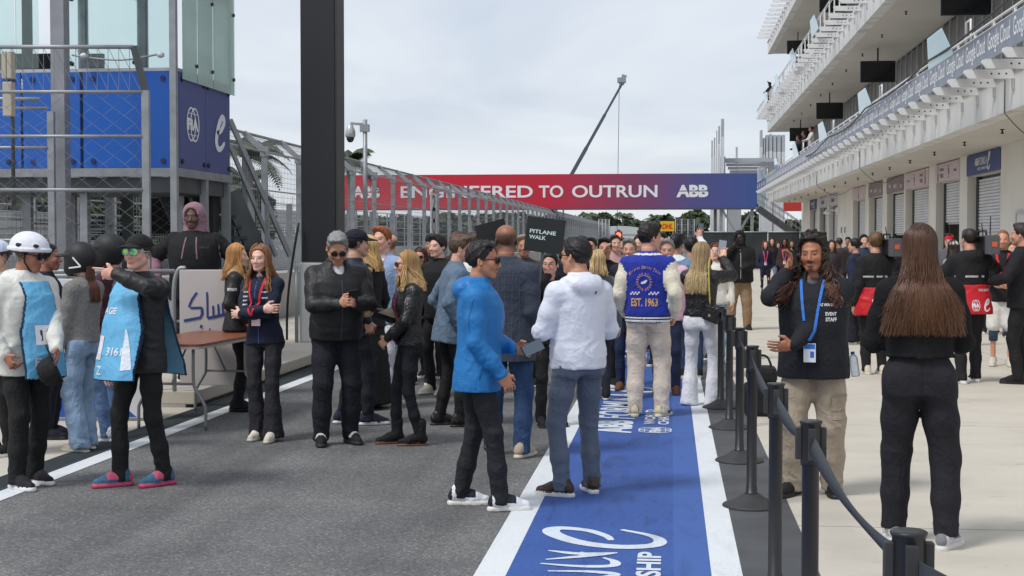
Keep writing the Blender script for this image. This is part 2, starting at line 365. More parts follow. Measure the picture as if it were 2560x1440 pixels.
# flush concrete by the gate, then the raised walkway of the pit wall
mb = MB()
for j in range(4): pass
gate_floor = sheet('wall_apron', -8.6, -4.62, -6, 13.5, 0.003, CONC)
wk = empty('raised_walkway'); wk['kind'] = 'structure'
for j in range(30):
    y0 = 13.5+j*5.0
    MB().bbox(-7.3, -4.64, y0, y0+4.985, .035, .165, .012).build('slab', CONC, wk)
    MB().box(-7.28, -4.74, y0, y0+4.99, -.02, .036).build('footing', M_CONC2, wk)
# slot drain beside the white line
dr = empty('slot_drain'); dr['kind'] = 'structure'
sheet('channel', -4.618, -4.372, -6, 60, .0015, mat('drain_dark', (.02, .023, .025, 1), .8), dr)
gm = MB()
for k in range(-2, 2):
    gm.box(-4.618+.0+(k+2)*.0, -4.61, -6, 40, .002, .009)
gm = MB(); gm.box(-4.618, -4.604, 0, .5, 0, .008); gm.box(-4.386, -4.372, 0, .5, 0, .008)
for k in range(16): gm.box(-4.606, -4.384, k*.03125+.004, k*.03125+.019, .0, .007)
gme = gm.mesh('grate', M_GRATE)
for j in range(60): link('grate', gme, dr, (0, 2+j*.502, .002))

# lettering painted across the blue stripe, read from the left
def lane_text():
    t = empty('lane_lettering'); t['kind'] = 'structure'
    XD, YD = (0, 1, 0), (-1, 0, 0)     # text runs away from the camera, its top to the left
    # near block: end of the big wordmark, a big slanted e, and the small line beside it
    u = lambda px, py: (lambda d: (at(px, d).x, at(px, d).y))(dist_foot(py))
    def poly(name, parts): 
        mb = MB(); k = 0
        for vs, fs in parts:
            mb.add([(v[0], v[1], .0075+.0004*k) for v in vs], fs); k += 1
        me = bpy.data.meshes.new(name); me.from_pydata(mb.v, [], mb.f); me.materials.append(WLET); return link(name, me, t)
    def st(pts, w, n=8):
        P = smooth_path([u(*p) for p in pts], n); m = len(P)
        ws = [w*(.35+.65*min(1, 3.2*i/m, 3.2*(m-1-i)/m)) if m > 3 else w for i in range(m)]
        return stroke_faces(P, ws)
    poly('letter_e', [st([(1530,1358),(1516,1347),(1470,1333),(1408,1327),(1380,1331),(1387,1343),(1440,1361),(1510,1372),(1580,1375),(1640,1370),(1652,1358),(1625,1345),(1555,1331)], .10)])
    poly('letter_a', [st([(1372,1384),(1450,1392),(1545,1390)], .055), st([(1545,1390),(1480,1397),(1365,1407)], .05), st([(1455,1388),(1462,1402)], .04)])
    poly('letter_l', [st([(1352,1417),(1450,1424),(1530,1423),(1538,1412),(1510,1402)], .055)])
    poly('letter_u', [st([(1370,1436),(1480,1438),(1540,1446),(1450,1460),(1340,1462)], .055)])
    poly('letter_m', [st([(1330,1474),(1520,1476),(1340,1492),(1520,1494),(1330,1510)], .05)])
    y1 = dist_foot(1388); y2 = dist_foot(1560)
    def tx(name, body, xc, ya, yb, h, bold=.02, shear=0): 
        vs, fs = text_mesh(body, bold, shear); ext = vs.max(0)-vs.min(0); L = yb-ya
        me = bpy.data.meshes.new(name)
        me.from_pydata([(xc-v[1]*h/ext[1], (ya+yb)/2+v[0]*L/ext[0], .0078) for v in vs], [], fs); me.materials.append(WLET); return link(name, me, t)
    a = at(1625, y1)
    tx('lettering', 'WORLD CHAMPIONSHIP', -.105, a.y-3.2, a.y, .125, .03)
    # far block
    for (yb, ) in ((12.1,), (19.8,), (28.0,)):
        tx('lettering', 'ABB', -.50, yb, yb+.85, .34, .05)
        tx('lettering', 'FORMULA', -.50, yb+.95, yb+3.1, .36, .02, .25)
        vs, fs = e_logo(.12)
        me = bpy.data.meshes.new('letter_e'); me.from_pydata([(-.44-v[1]*.62, yb+3.5+v[0]*.9, .0078) for v in vs], [], fs); me.materials.append(WLET); link('letter_e', me, t)
        k = 0; vv = []; ff = []
        for vs, fs in fia_logo():
            b = len(vv); vv += [(-.13-v[1]*.30, yb+.22+v[0]*.5, .0078+.0003*k) for v in vs]; ff += [tuple(b+i for i in f) for f in fs]; k += 1
        me = bpy.data.meshes.new('emblem'); me.from_pydata(vv, [], ff); me.materials.append(WLET); link('emblem', me, t)
        tx('lettering', 'WORLD', -.185, yb+.6, yb+1.7, .10, .03); tx('lettering', 'CHAMPIONSHIP', -.06, yb+.6, yb+2.5, .10, .03)
lane_text()
# ------------------------------------------------------------------ pit building (right)
M_WHITE = mat('building_render', (.76, .735, .67, 1), .8, var=.07, vscale=.6, bump=.06, bscale=30, detail=9)
M_FASCIA = mat('fascia_render', (.78, .78, .75, 1), .7, dirt=(.54, .54, .52, 1), var=.22, vscale=1.0, stretch=(1, 1.6, .10), detail=7)
M_SOFFIT = mat('soffit_render', (.66, .63, .57, 1), .85, var=.06, vscale=.4)
M_FIN = mat('fin_paint', (.82, .82, .82, 1), .5, var=.06, vscale=2)
M_BLACK = mat('black_paint', (.012, .012, .013, 1), .45)
M_DARK = mat('dark_interior', (.025, .025, .027, 1), .9)
M_PANEL = mat('bronze_panel', (.105, .10, .096, 1), .45, var=.1, vscale=1)
M_ALU = mat('aluminium', (.52, .53, .54, 1), .45, .5)
M_SHUT = mat('shutter', (.70, .71, .73, 1), .5, .1, var=.05, vscale=2)
M_TV = mat('tv_frame', (.01, .01, .011, 1), .35)
M_SCREEN = mat('tv_screen', (.012, .014, .018, 1), .08, spec=.6)
M_GLASS = glass_mat('balcony_glass', (.72, .90, .95, 1), .30)
M_BAN_GREY = mat('banner_grey', (.24, .27, .32, 1), .6, var=.08, vscale=2)
M_BAN_BLUE = mat('banner_blue', (.05, .07, .22, 1), .6)
M_TXTW = mat('print_white', (.86, .87, .89, 1), .6)
M_TXTD = mat('print_dark', (.10, .09, .11, 1), .6)
M_BAN_PALE = mat('banner_pale', (.66, .56, .58, 1), .65, var=.05, vscale=3)
M_BAN_TAUPE = mat('banner_taupe', (.27, .22, .22, 1), .65, var=.08, vscale=3)
M_HOLE = mat('hole_dark', (.03, .03, .03, 1), .9)
M_CABLE = mat('cable_black', (.015, .015, .016, 1), .5)

X1, XW, YE = 6.2, 8.4, 92.5
Z1, Z2, Z3 = 4.04, 8.65, 13.7
bld = empty('pit_building', (X1, YE, 0)); tag(bld, 'long white three storey pit building with balconies and finned slab edges', 'building')
bld_inv = Matrix.Translation((-X1, -YE, 0))
def bp(mb, name, m, parent=None):
    o = mb.build(name, m, parent or bld)
    if parent is None: o.matrix_parent_inverse = bld_inv
    return o
def blink(name, me, loc=None, rot=None):
    o = link(name, me, bld, loc, rot); o.matrix_parent_inverse = bld_inv; return o
Y0 = 12.0
fin_y0 = 23.8 - 1.52*6
# slabs: fascia beam, soffit, top
for zi, (z, ye) in enumerate(((Z1, YE), (Z2, 94.0), (Z3, 94.0))):
    bp(MB().box(X1, X1+.35, Y0, ye, z, z+.72), 'fascia', M_FASCIA)
    bp(MB().box(X1+.35, XW+9, Y0, ye-.001, z+.02, z+.70), 'slab', M_SOFFIT)
    # coping strip above the fascia, where the fins start
    bp(MB().box(X1-.06, X1+.33, Y0, ye+.02, z+.722, z+.78), 'coping', M_FIN)
# fins: tapering steel brackets with three holes
def fin_mesh():
    mb = MB()
    prof = [(0, 0), (0, .165), (-.84, .175), (-.885, .16), (-.90, .11), (-.82, .012)]
    mb.prism(prof, -.035, .035, 'xz')
    for i in range(3):
        cx = -.15-.13*i; n = 10
        for s in (-1, 1):
            mb.add([(cx+.018*math.cos(2*math.pi*k/n), s*.0365, .09+.018*math.sin(2*math.pi*k/n)) for k in range(n)], [tuple(range(n))], 1)
    return mb.mesh('fin', [M_FIN, M_HOLE])
FINM = fin_mesh()
bracket = MB().box(-.04, 0, -.05, .05, -.19, -.001).mesh('bracket', M_ALU)
for z, ya in ((Z1, 0), (Z2, 12), (Z3, 28)):
    for k in range(ya, 51):
        y = fin_y0+1.52*k
        if y > 94: break
        f = blink('fin', FINM, (X1-.002, y, z+.545))
        link('bracket', bracket, f)
# outer tube joining the fin tips (thin)
# balcony rails, banners
rail_x = 5.48
for zb, ya, ye in ((Z1+.78, 18, YE), (Z2+.78, 34, 93.5)):
    mb = MB()
    mb.tube([(rail_x+.02, ya, zb+.60), (rail_x+.02, ye, zb+.60)], .022, 6)
    mb.tube([(rail_x+.02, ya, zb+.50), (rail_x+.02, ye, zb+.50)], .014, 6)
    bp(mb, 'handrail', M_FIN)
    for k in range(int((ye-ya)/1.52)):
        pb = MB(); pb.box(rail_x, rail_x+.04, -.02, .02, -.06, .60); 
        if k == 0: pm = pb.mesh('rail_post', M_FIN)
        blink('rail_post', pm, (0, fin_y0+1.52*(k+int((ya-fin_y0)/1.52)+1), zb))
bann = empty('balcony_banner', (rail_x-.03, 60, Z1+.74)); tag(bann, 'long grey mesh banner with white repeated lettering along the first balcony', 'banner')
inv = Matrix.Translation(-Vector(bann.location))
o = MB().box(rail_x-.035, rail_x-.02, 18, 84.0, Z1+.72, Z1+1.25).build('cloth', M_BAN_GREY, bann); o.matrix_parent_inverse = inv
for k in range(34):
    yc = 21.0+k*1.85
    o = sign_text('lettering', 'Google Cloud', M_TXTW, (rail_x-.037, yc, Z1+.985), (0, -1, 0), (0, 0, 1), 1.62, .40, bann, .012, lift=.003); o.matrix_parent_inverse = inv
bb = MB().box(rail_x-.035, rail_x-.02, 84.1, YE-.2, Z1+.72, Z1+1.25).build('balcony_banner', M_BAN_BLUE); tag(bb, 'short dark blue banner at the far end of the first balcony', 'banner')
for k in range(4):
    sign_text('lettering', 'ABB', M_TXTW, (rail_x-.037, 85.2+2*k, Z1+.98), (0, -1, 0), (0, 0, 1), 1.0, .28, bb, .02, lift=.003)
# glass wind screens leaning out over the rail
def screen_glass(z, y, h=.52, L=2.7):
    mb = MB(); e = .012
    P = [(0, 0, -.10), (0, L, -.10), (-.10, L-.35, h), (-.10, .75, h)]
    n = Vector((h, 0, .1)).normalized()*e
    vs = [Vector(p) for p in P]; mb.add(vs+[v+n for v in vs], [(0, 1, 2, 3), (7, 6, 5, 4), (0, 4, 5, 1), (1, 5, 6, 2), (2, 6, 7, 3), (3, 7, 4, 0)])
    return mb
sg = screen_glass(0, 0).mesh('wind_screen', M_GLASS)
hoop = MB().tube([(0, 0, 0), (0, 0, .42), (0, .42, .42), (0, .42, 0)], .022, 6).mesh('hoop', M_FIN)
for k in range(7):
    y = wall_y(2345, rail_x)-1.6 + 11.2*k
    if y < YE-2:
        blink('wind_screen', sg, (rail_x-.04, y, Z1+1.32)); blink('hoop', hoop, (rail_x+.06, y-1.1, Z1+1.30))
for k, (px) in enumerate((2036, 1983, 1943, 1915)):
    blink('wind_screen', sg, (rail_x-.04, wall_y(px, rail_x)-1.3, Z2+1.0)); blink('hoop', hoop, (rail_x+.06, wall_y(px, rail_x)-2.4, Z2+1.0))
# long cable draped along the banner
cb = MB(); pts = []
for i in range(60):
    y = 22+i*.62; pts.append((rail_x-.10-.03*math.sin(i*.3), y, Z1+1.55-(i/60)*.55 - .12*abs(math.sin(i*.21))))
cb.tube(pts, .022, 6); tag(cb.build('draped_cable', M_CABLE), 'thick black cable hanging along the grey balcony banner', 'cable')
for k, (y, dy) in enumerate(((27.5, 4), (48, 6), (62, 6))):
    pts = [(X1-.02, y, Z1+.6), (X1-.02, y, Z1-.02)]+[(X1+.0+2.1*t, y+dy*t, Z1-.05-.55*math.sin(math.pi*t)*.6) for t in [i/8 for i in range(1, 9)]]
    tag(MB().tube(pts, .010, 5).build('hanging_cable', M_CABLE), ['thin cable looping under the soffit nearest the camera', 'thin cable looping under the soffit by the taupe signs', 'thin cable looping under the soffit by the pale sign'][k], 'cable')

# upper balcony back walls: bronze panels between mullions
pan = MB().box(0, .03, .03, 1.17, .06, 3.8).mesh('panel', M_PANEL)
mul = MB().box(-.03, .03, -.03, .03, 0, 3.86).mesh('mullion', M_ALU)
for zf, ya in ((Z1+.70, 26), (Z2+.70, 60)):
    k = 0; y = ya
    while y < 91:
        blink('panel', pan, (XW+.35, y, zf)); blink('mullion', mul, (XW+.34, y, zf))
        if k % 8 == 5: bp(MB().box(XW+.27, XW+.33, y+.1, y+1.1, zf+1.9, zf+2.35), 'louvre', M_ALU)
        y += 1.2; k += 1
    bp(MB().box(XW+.39, XW+.5, ya, 92, zf, zf+3.88), 'wall', M_DARK)
    bp(MB().box(XW-.6, XW+.38, 91.6, 92.2, zf, zf+3.88), 'column', M_ALU)
# hanging televisions
def television(px, zs, X, label):
    y = wall_y(px, X); t = empty('television', (X, y, zs-1.25)); tag(t, label, 'television', 'televisions hanging under the balconies')
    MB().bbox(-.63, .63, -.04, .05, .0, .78, .01).build('casing', M_TV, t)
    MB().box(-.59, .59, -.046, -.041, .05, .74).build('screen', M_SCREEN, t)
    MB().tube([(0, 0, .78), (0, 0, 1.25)], .03, 8).build('bracket_pole', M_BLACK, t)
    return t
for px, zs, lab in ((2407, Z2+.02, 'black television on a pole cut by the top of the picture, over the grey banner'),
                    (2190, Z2+.02, 'black television with bluish screen under the middle slab, second nearest'),
                    (2071, Z2+.02, 'blank black television under the middle slab, third nearest'),
                    (1999, Z2+.02, 'black television behind the people leaning on the balcony rail')):
    television(px, zs, 7.5, lab)
television(2077, Z3+.02, 7.6, 'black television under the top slab touching the top edge')
television(1991, Z3+.02, 7.3, 'black television on a pole near the far end of the top soffit')
# sprinkler heads and small soffit fittings
spr = MB().lathe([(.05, 0), (.05, -.015), (.018, -.02), (.018, -.07), (.045, -.075), (.03, -.10)], 10).mesh('sprinkler', M_HOLE)
for z, ys in ((Z1, range(24, 90, 4)), (Z2, range(40, 90, 5))):
    for y in ys: blink('sprinkler', spr, (7.15, y, z+.018))
# ground floor: wall piers, shutters and header banners
doors = []   # (y near, y far, kind, shutter bottom)
for a, b, kind, sb in ((2499, 2416, 'blue', .02), (2397, 2338, 'pale', 2.2), (2320, 2262, 'pale2', 1.4), (2258, 2216, 'taupe', 1.9), (2205, 2171, 'taupe2', 2.0),
                       (2162, 2131, 'pale3', 1.5), (2093, 2071, 'white', 1.2), (2066, 2048, 'white', 1.2), (2041, 2024, 'blue2', 1.2)):
    doors.append((wall_y(a, XW), wall_y(b, XW), kind, sb))
H = Z1+.02
edges = [Y0]
for a, b, _, _ in doors: edges += [a, b]
edges.append(wall_y(2003, XW))
for i in range(0, len(edges), 2):
    bp(MB().box(XW, XW+.45, edges[i], edges[i+1], 0, H-.002), 'pier', M_WHITE)
ban = {'blue': M_BAN_BLUE, 'pale': M_BAN_PALE, 'pale2': M_BAN_PALE, 'taupe': M_BAN_TAUPE, 'taupe2': M_BAN_TAUPE, 'pale3': M_BAN_PALE, 'white': mat('banner_white', (.62, .60, .66, 1), .6), 'blue2': M_BAN_BLUE}
nm = ['navy header sign over the closed nearest shutter', 'pale pink header sign with a bottle, second door from the near end', 'pale pink header sign with a bottle, third door from the near end',
      'taupe header sign, nearer of the two', 'taupe header sign, farther of the two', 'pale header sign with one red bottle', 'small whitish header sign nearest the blank wall', 'small whitish header sign second from the far end', 'small blue header sign at the far end']
for i, (a, b, kind, sb) in enumerate(doors):
    mb = MB(); n = 38; z0, z1 = sb, 3.44
    for k in range(int((z1-z0)/.088)):
        zz = z0+k*.088; mb.prism([(XW+.30, zz), (XW+.262, zz+.02), (XW+.262, zz+.066), (XW+.30, zz+.086)], a+.05, b-.28, 'xz')
    bp(mb, 'shutter', M_SHUT)
    bp(MB().box(XW+.24, XW+.36, b-.28, b-.03, 0, 3.45), 'shutter_guide', M_BLACK)
    bp(MB().box(XW+.32, XW+.36, a, b-.28, z0-.06, z0-.002), 'shutter_bar', M_ALU)
    bp(MB().box(XW+.15, XW+.42, a+.002, b-.002, 3.446, H-.004), 'lintel', M_WHITE)
    bp(MB().box(XW+3.5, XW+3.6, a-.5, b+.5, 0, 3.4), 'back_wall', mat('garage_back', (.16, .15, .14, 1), .9))
    s = MB().box(XW-.022, XW-.004, a-.02, b+.02, 3.46, 4.02).build('header_sign', ban[kind]); tag(s, nm[i], 'sign', 'header signs over the garage doors')
    cy = (a+b)/2; L = b-a
    xd, yd = (0, -1, 0), (0, 0, 1); ox = XW-.0225
    if kind.startswith('blue'):
        sign_text('lettering', 'ABB', M_TXTW, (ox, cy+.72, 3.80), xd, yd, .5, .20, s, .03)
        sign_text('lettering', 'FORMULA', M_TXTW, (ox, cy-.05, 3.80), xd, yd, .95, .22, s, .01, .25)
        flat_faces('letter_e', [e_logo()], M_TXTW, (ox, cy-.75, 3.76), xd, yd, .5, .45, s)
        sign_text('lettering', 'WORLD CHAMPIONSHIP', M_TXTW, (ox, cy, 3.60), xd, yd, 1.3, .08, s, .01)
    elif kind in ('pale', 'pale2'):
        sg_ = 1 if kind == 'pale' else -1
        prof = [(-.05, -.26), (.05, -.26), (.06, -.05), (.025, .05), (.022, .26), (-.022, .26), (-.025, .05), (-.06, -.05)]
        flat_faces('bottle_print', [([np.array(p) for p in prof], [tuple(range(8))])], mat('print_brown', (.16, .07, .08, 1), .6), (ox, cy+sg_*L*.38, 3.74), xd, yd, 1.5, 1, s)
        for q, (dy, dz, w, h) in enumerate(((.22*sg_, .1, .6, .09), (.22*sg_, -.09, .6, .13), (-.08*sg_, .16, .2, .06), (-.08*sg_, 0, .16, .2), (-.08*sg_, -.17, .2, .06), (-.34*sg_, 0, .4, .07))):
            sign_text('lettering', ['CONSORZIO', 'TUTELA', 'DOC', 'I', 'TIME', 'MIAMI'][q], M_TXTD, (ox, cy+dy*L, 3.74+dz), xd, yd, w, h, s, .03)
    elif kind.startswith('taupe'):
        for q, (dy, w) in enumerate(((.3, .5), (-.02, .7), (-.36, .3))): sign_text('lettering', ['MIAMI', 'RACE', 'ON'][q], M_TXTW, (ox, cy+dy*L, 3.72-.04*q), xd, yd, w, .14, s, .03)
        flat_faces('rule', [stroke_faces([(0, -.2), (0, .2)], .02)], M_TXTW, (ox, cy-.2*L, 3.72), xd, yd, 1, 1, s)
    elif kind == 'pale3':
        prof = [(-.05, -.26), (.05, -.26), (.06, -.05), (.025, .05), (.022, .26), (-.022, .26), (-.025, .05), (-.06, -.05)]
        flat_faces('bottle_print', [([np.array(p) for p in prof], [tuple(range(8))])], mat('print_red', (.45, .05, .08, 1), .6), (ox, cy, 3.73), xd, yd, 2, .95, s)
    else:
        sign_text('lettering', 'FORMULA', M_TXTD, (ox, cy, 3.74), xd, yd, 1.6, .2, s, .02, .2)
# end return wall, small service door and fittings
bp(MB().box(XW+.451, XW+8, wall_y(2003, XW)-.4, wall_y(2003, XW), 0, H-.003), 'end_wall', M_WHITE)
yd_ = wall_y(2543, XW)
sd = bp(MB().box(XW-.03, XW-.002, yd_-1.05, yd_, .02, 2.28), 'door', mat('door_cream', (.68, .66, .60, 1), .6))
bp(MB().box(XW-.05, XW-.031, yd_-.02, yd_+.07, .02, 2.36).box(XW-.05, XW-.031, yd_-1.05, yd_-.021, 2.281, 2.36), 'door_frame', M_ALU)
for px in (2106, 2115):
    y = wall_y(px, XW); bp(MB().box(XW-.06, XW-.002, y-.12, y+.12, 1.75, 2.3).box(XW-.08, XW-.061, y-.1, y+.1, 2.0, 2.28, 1), 'meter_box', [M_FIN, M_HOLE])
y = wall_y(2098, XW)
wl = empty('wall_lamp', (XW, y, 3.0)); tag(wl, 'white bracket lamp on the blank wall between garage doors', 'lamp')
MB().beam((0, 0, .12), (-.6, 0, .16), .05, .05).build('arm', M_FIN, wl); MB().beam((0, -.1, .1), (-.01, .1, .1), .3, .3).build('plate', M_FIN, wl)
MB().lathe([(.05, .1), (.16, .02), (.2, -.06), (.12, -.1)], 12, (-.62, 0, .05)).build('head', M_FIN, wl)

# ------------------------------------------------------------------ beyond the building end: hoarding, stairs, white louvre towers
M_HOARD = mat('hoarding_mesh', (.035, .038, .042, 1), .85, var=.25, vscale=1.2)
M_TEAL = mat('galvanised_pale', (.45, .53, .54, 1), .5, .3)
M_STEEL = mat('galvanised', (.33, .345, .36, 1), .5, .45, var=.15, vscale=6)
M_STEELD = mat('steel_dark', (.09, .10, .105, 1), .55, .3, var=.15, vscale=4)
hd = empty('hoarding_fence', (4, 80, 0)); tag(hd, 'black fabric hoarding with pale top rail across the far end of the apron', 'fence')
inv = Matrix.Translation((-4, -80, 0))
def chp(mb, name, m, par, iv): o = mb.build(name, m, par); o.matrix_parent_inverse = iv; return o
xs = [1.75, 3.55, 5.35, 7.1, 8.8]
for i in range(4):
    chp(MB().box(xs[i]+.03, xs[i+1]-.03, 80, 80.02, .05, 2.08), 'fabric', M_HOARD, hd, inv)
    chp(MB().tube([(xs[i], 79.99, 2.1), (xs[i+1], 79.99, 2.1)], .03, 6), 'rail', M_TEAL, hd, inv)
for x in xs: chp(MB().tube([(x, 80, 0), (x, 80, 2.16)], .03, 6), 'post', M_TEAL, hd, inv)
# white louvre towers and the frame between them
M_LOUV = mat('louvre_white', (.66, .67, .68, 1), .6, var=.08, vscale=.8)
M_LOUVG = mat('louvre_grey', (.42, .44, .46, 1), .6, var=.08, vscale=.8)
def louvre_tower(name, label, specs, d, depth=.5):
    c = at(specs[0][0], d); t = empty(name, c); tag(t, label, 'tower'); iv = Matrix.Translation(-c)
    for i, (pa, pb, py) in enumerate(specs):
        a = at(pa, d); b = at(pb, d); z = zat(py, d)
        chp(MB().box(a.x+.03, b.x-.03, a.y+.002*i, a.y+depth, 0, z-1.4), 'louvre', M_LOUV, t, iv)
        chp(MB().box(a.x+.04, b.x-.04, a.y+.02, a.y+depth-.02, z-1.398, z), 'louvre_tip', M_LOUVG, t, iv)
    return t
louvre_tower('louvre_tower', 'white stepped louvre tower left of the pit building end', [(1776, 1782, 352), (1782, 1788, 345), (1788, 1793, 327), (1793, 1800, 316), (1800, 1810, 298)], 112)
louvre_tower('louvre_tower', 'white louvre wall showing below the far end of the middle slab', [(1898, 1906, 326), (1906, 1912, 345), (1912, 1920, 338), (1920, 1930, 336), (1930, 1940, 338), (1940, 1951, 338), (1951, 1962, 338)], 118, 1.2)
louvre_tower('louvre_post', 'single short grey louvre post between the two towers', [(1837, 1844, 368)], 116)
fr = empty('roof_frame', at(1860, 113)); tag(fr, 'white stepped roof frame between the louvre towers', 'roof frame'); iv = Matrix.Translation(-at(1860, 113))
for i, (py0, py1) in enumerate(((396, 406), (408, 414), (416, 422), (424, 430), (432, 438))):
    a = at(1810-i*0+(5*i if i else 0), 113); b = at(1943, 113)
    chp(MB().box(a.x, b.x, a.y+i*.4, b.y+.5+i*.4, zat(py1, 113), zat(py0, 113)), 'beam', M_LOUV if i else M_LOUVG, fr, iv)
chp(MB().box(at(1800, 113).x, at(1812, 113).x, at(1800, 113).y-.2, at(1800, 113).y+.4, 0, zat(392, 113)), 'post', M_LOUVG, fr, iv)
# lower white wall behind the hoarding
lw = MB(); 
wb = empty('service_block', at(1830, 100)); tag(wb, 'pale panelled service block behind the black hoarding', 'building'); iv = Matrix.Translation(-at(1830, 100))
for i, (pa, pb, m) in enumerate(((1776, 1798, M_LOUV), (1800, 1812, M_LOUV), (1818, 1852, M_LOUVG), (1905, 1930, M_LOUV), (1932, 1960, M_LOUV))):
    a = at(pa, 104); b = at(pb, 104)
    chp(MB().box(a.x, b.x, a.y, a.y+1.5, 0, zat(500, 104)), 'panel', m, wb, iv)
# stair flight from the bridge down to the right
stp = empty('stair_flight', at(1950, 93)); tag(stp, 'grey steel stair descending right behind the pit building end', 'stairs'); iv = Matrix.Translation(-at(1950, 93))
A = at(1895, 93, zat(520, 93)); B = at(2010, 93, zat(600, 93))
for s in (0, 1.4):
    o = Vector((0, s, 0)); chp(MB().beam(A+o, B+o, .08, .38), 'stringer', M_STEELD if s == 0 else M_STEEL, stp, iv)
    chp(MB().beam(A+o+Vector((0, 0, 1.0)), B+o+Vector((0, 0, 1.0)), .05, .05), 'handrail', M_STEEL, stp, iv)
    chp(MB().beam(A+o+Vector((0, 0, .55)), B+o+Vector((0, 0, .55)), .035, .035), 'handrail', M_STEEL, stp, iv)
for k in range(12):
    p = A.lerp(B, k/11); chp(MB().box(p.x-.14, p.x+.14, p.y+.05, p.y+1.35, p.z, p.z+.04), 'tread', M_STEEL, stp, iv)
    chp(MB().beam(p, p+Vector((0, 0, 1.0)), .03, .03), 'baluster', M_STEEL, stp, iv)
rs = at(1983, 99); o = MB().box(-.7, .7, 0, .05, 0, 1.1).build('red_panel', mat('sign_red', (.62, .05, .04, 1), .6), None, (rs.x, rs.y, zat(528, 99))); tag(o, 'small red panel hanging behind the grey stair', 'sign')
# ------------------------------------------------------------------ gantry pillar and bridge
M_PILLAR = mat('pillar_charcoal', (.022, .023, .026, 1), .55, var=.12, vscale=.8)
M_PILLAR2 = mat('pillar_bronze', (.05, .046, .045, 1), .5)
M_WBLOCK = mat('white_block', (.60, .61, .60, 1), .8, var=.1, vscale=2)
pl = empty('gantry_pillar', (-4.9, 20, .165)); tag(pl, 'tall black square gantry pillar on a white concrete block', 'pillar'); iv = Matrix.Translation((4.9, -20, -.165))
dP = 20.6
a = at(752, dP); b = at(845, dP); c = at(865, dP+.5)
x0, x1, y0 = a.x, b.x, (a.y+b.y)/2
chp(MB().bbox(x0, x1-.03, y0, y0+.42, zat(655, dP), 9.5, .012), 'column', M_PILLAR, pl, iv)
chp(MB().bbox(x1-.029, x1, y0+.01, y0+.48, zat(655, dP), 9.5, .006), 'side_plate', M_PILLAR2, pl, iv)
chp(MB().bbox(x0-.03, x1+.05, y0-.03, y0+.55, .166, zat(657, dP), .02), 'base_block', M_WBLOCK, pl, iv)
# conduit down the left face of the base
chp(MB().tube([(x0-.06, y0-.05, .17), (x0-.06, y0-.05, 1.25)], .028, 8), 'conduit', M_STEEL, pl, iv)
chp(MB().tube(smooth_path([(x0-.02, y0-.06, 1.9), (x0-.08, y0-.1, 1.5), (x0-.16, y0-.08, 1.0), (x0-.2, y0-.05, .6), (x0-.22, y0, .2)], 5), .018, 6), 'cable', M_CABLE, pl, iv)

def ramp_mat(name, stops, x0, x1):
    m = bpy.data.materials.new(name); m.use_nodes = True; t = m.node_tree; b = t.nodes['Principled BSDF']; b.inputs['Roughness'].default_value = .6
    tc = t.nodes.new('ShaderNodeTexCoord'); sp = t.nodes.new('ShaderNodeSeparateXYZ'); t.links.new(tc.outputs['Object'], sp.inputs[0])
    mr = t.nodes.new('ShaderNodeMapRange'); mr.inputs['From Min'].default_value = x0; mr.inputs['From Max'].default_value = x1; t.links.new(sp.outputs['X'], mr.inputs['Value'])
    rp = t.nodes.new('ShaderNodeValToRGB'); t.links.new(mr.outputs[0], rp.inputs[0])
    e = rp.color_ramp.elements; e[0].position, e[0].color = stops[0]; e[1].position, e[1].color = stops[-1]
    for p, c in stops[1:-1]: q = e.new(p); q.color = c
    t.links.new(rp.outputs[0], b.inputs['Base Color']); return m
dB = 95.0
bL = at(800, dB); bR = at(1892, dB); zb0, zb1 = zat(520, dB), zat(433, dB)
br = empty('bridge', bR); tag(br, 'footbridge over the lane wrapped in a red to blue banner', 'bridge'); iv = Matrix.Translation(-bR)
yB = bR.y
bx = lambda px: at(px, dB).x * yB/at(px, dB).y
M_BRB = ramp_mat('banner_red_blue', [(0, (.66, .014, .032, 1)), (.52, (.57, .015, .042, 1)), (.72, (.25, .05, .12, 1)), (.86, (.09, .085, .26, 1)), (1, (.05, .10, .33, 1))], bx(800), bx(1892))
chp(MB().box(bx(800), bx(1892), yB, yB+.12, zb0, zb1), 'banner', M_BRB, br, iv)
chp(MB().box(bx(800), bx(1892)+.05, yB+.13, yB+2.4, zb0+.05, zb0+.3), 'deck', M_STEELD, br, iv)
chp(MB().box(bx(800), bx(1892)+.06, yB-.03, yB+.125, zb0-.10, zb0-.004), 'lower_rail', M_STEELD, br, iv)
for pxa, pxb, body, bold in ((882, 950, 'ABB', .05), (1002, 1332, 'ENGINEERED', .02), (1347, 1408, 'TO', .02), (1430, 1643, 'OUTRUN', .02), (1690, 1770, 'ABB', .05)):
    o = sign_text('lettering', body, M_TXTW, ((bx(pxa)+bx(pxb))/2, yB, zat(477, dB)), (1, 0, 0), (0, 0, 1), bx(pxb)-bx(pxa), 31*dB/FPX, br, bold, lift=.02); o.matrix_parent_inverse = iv
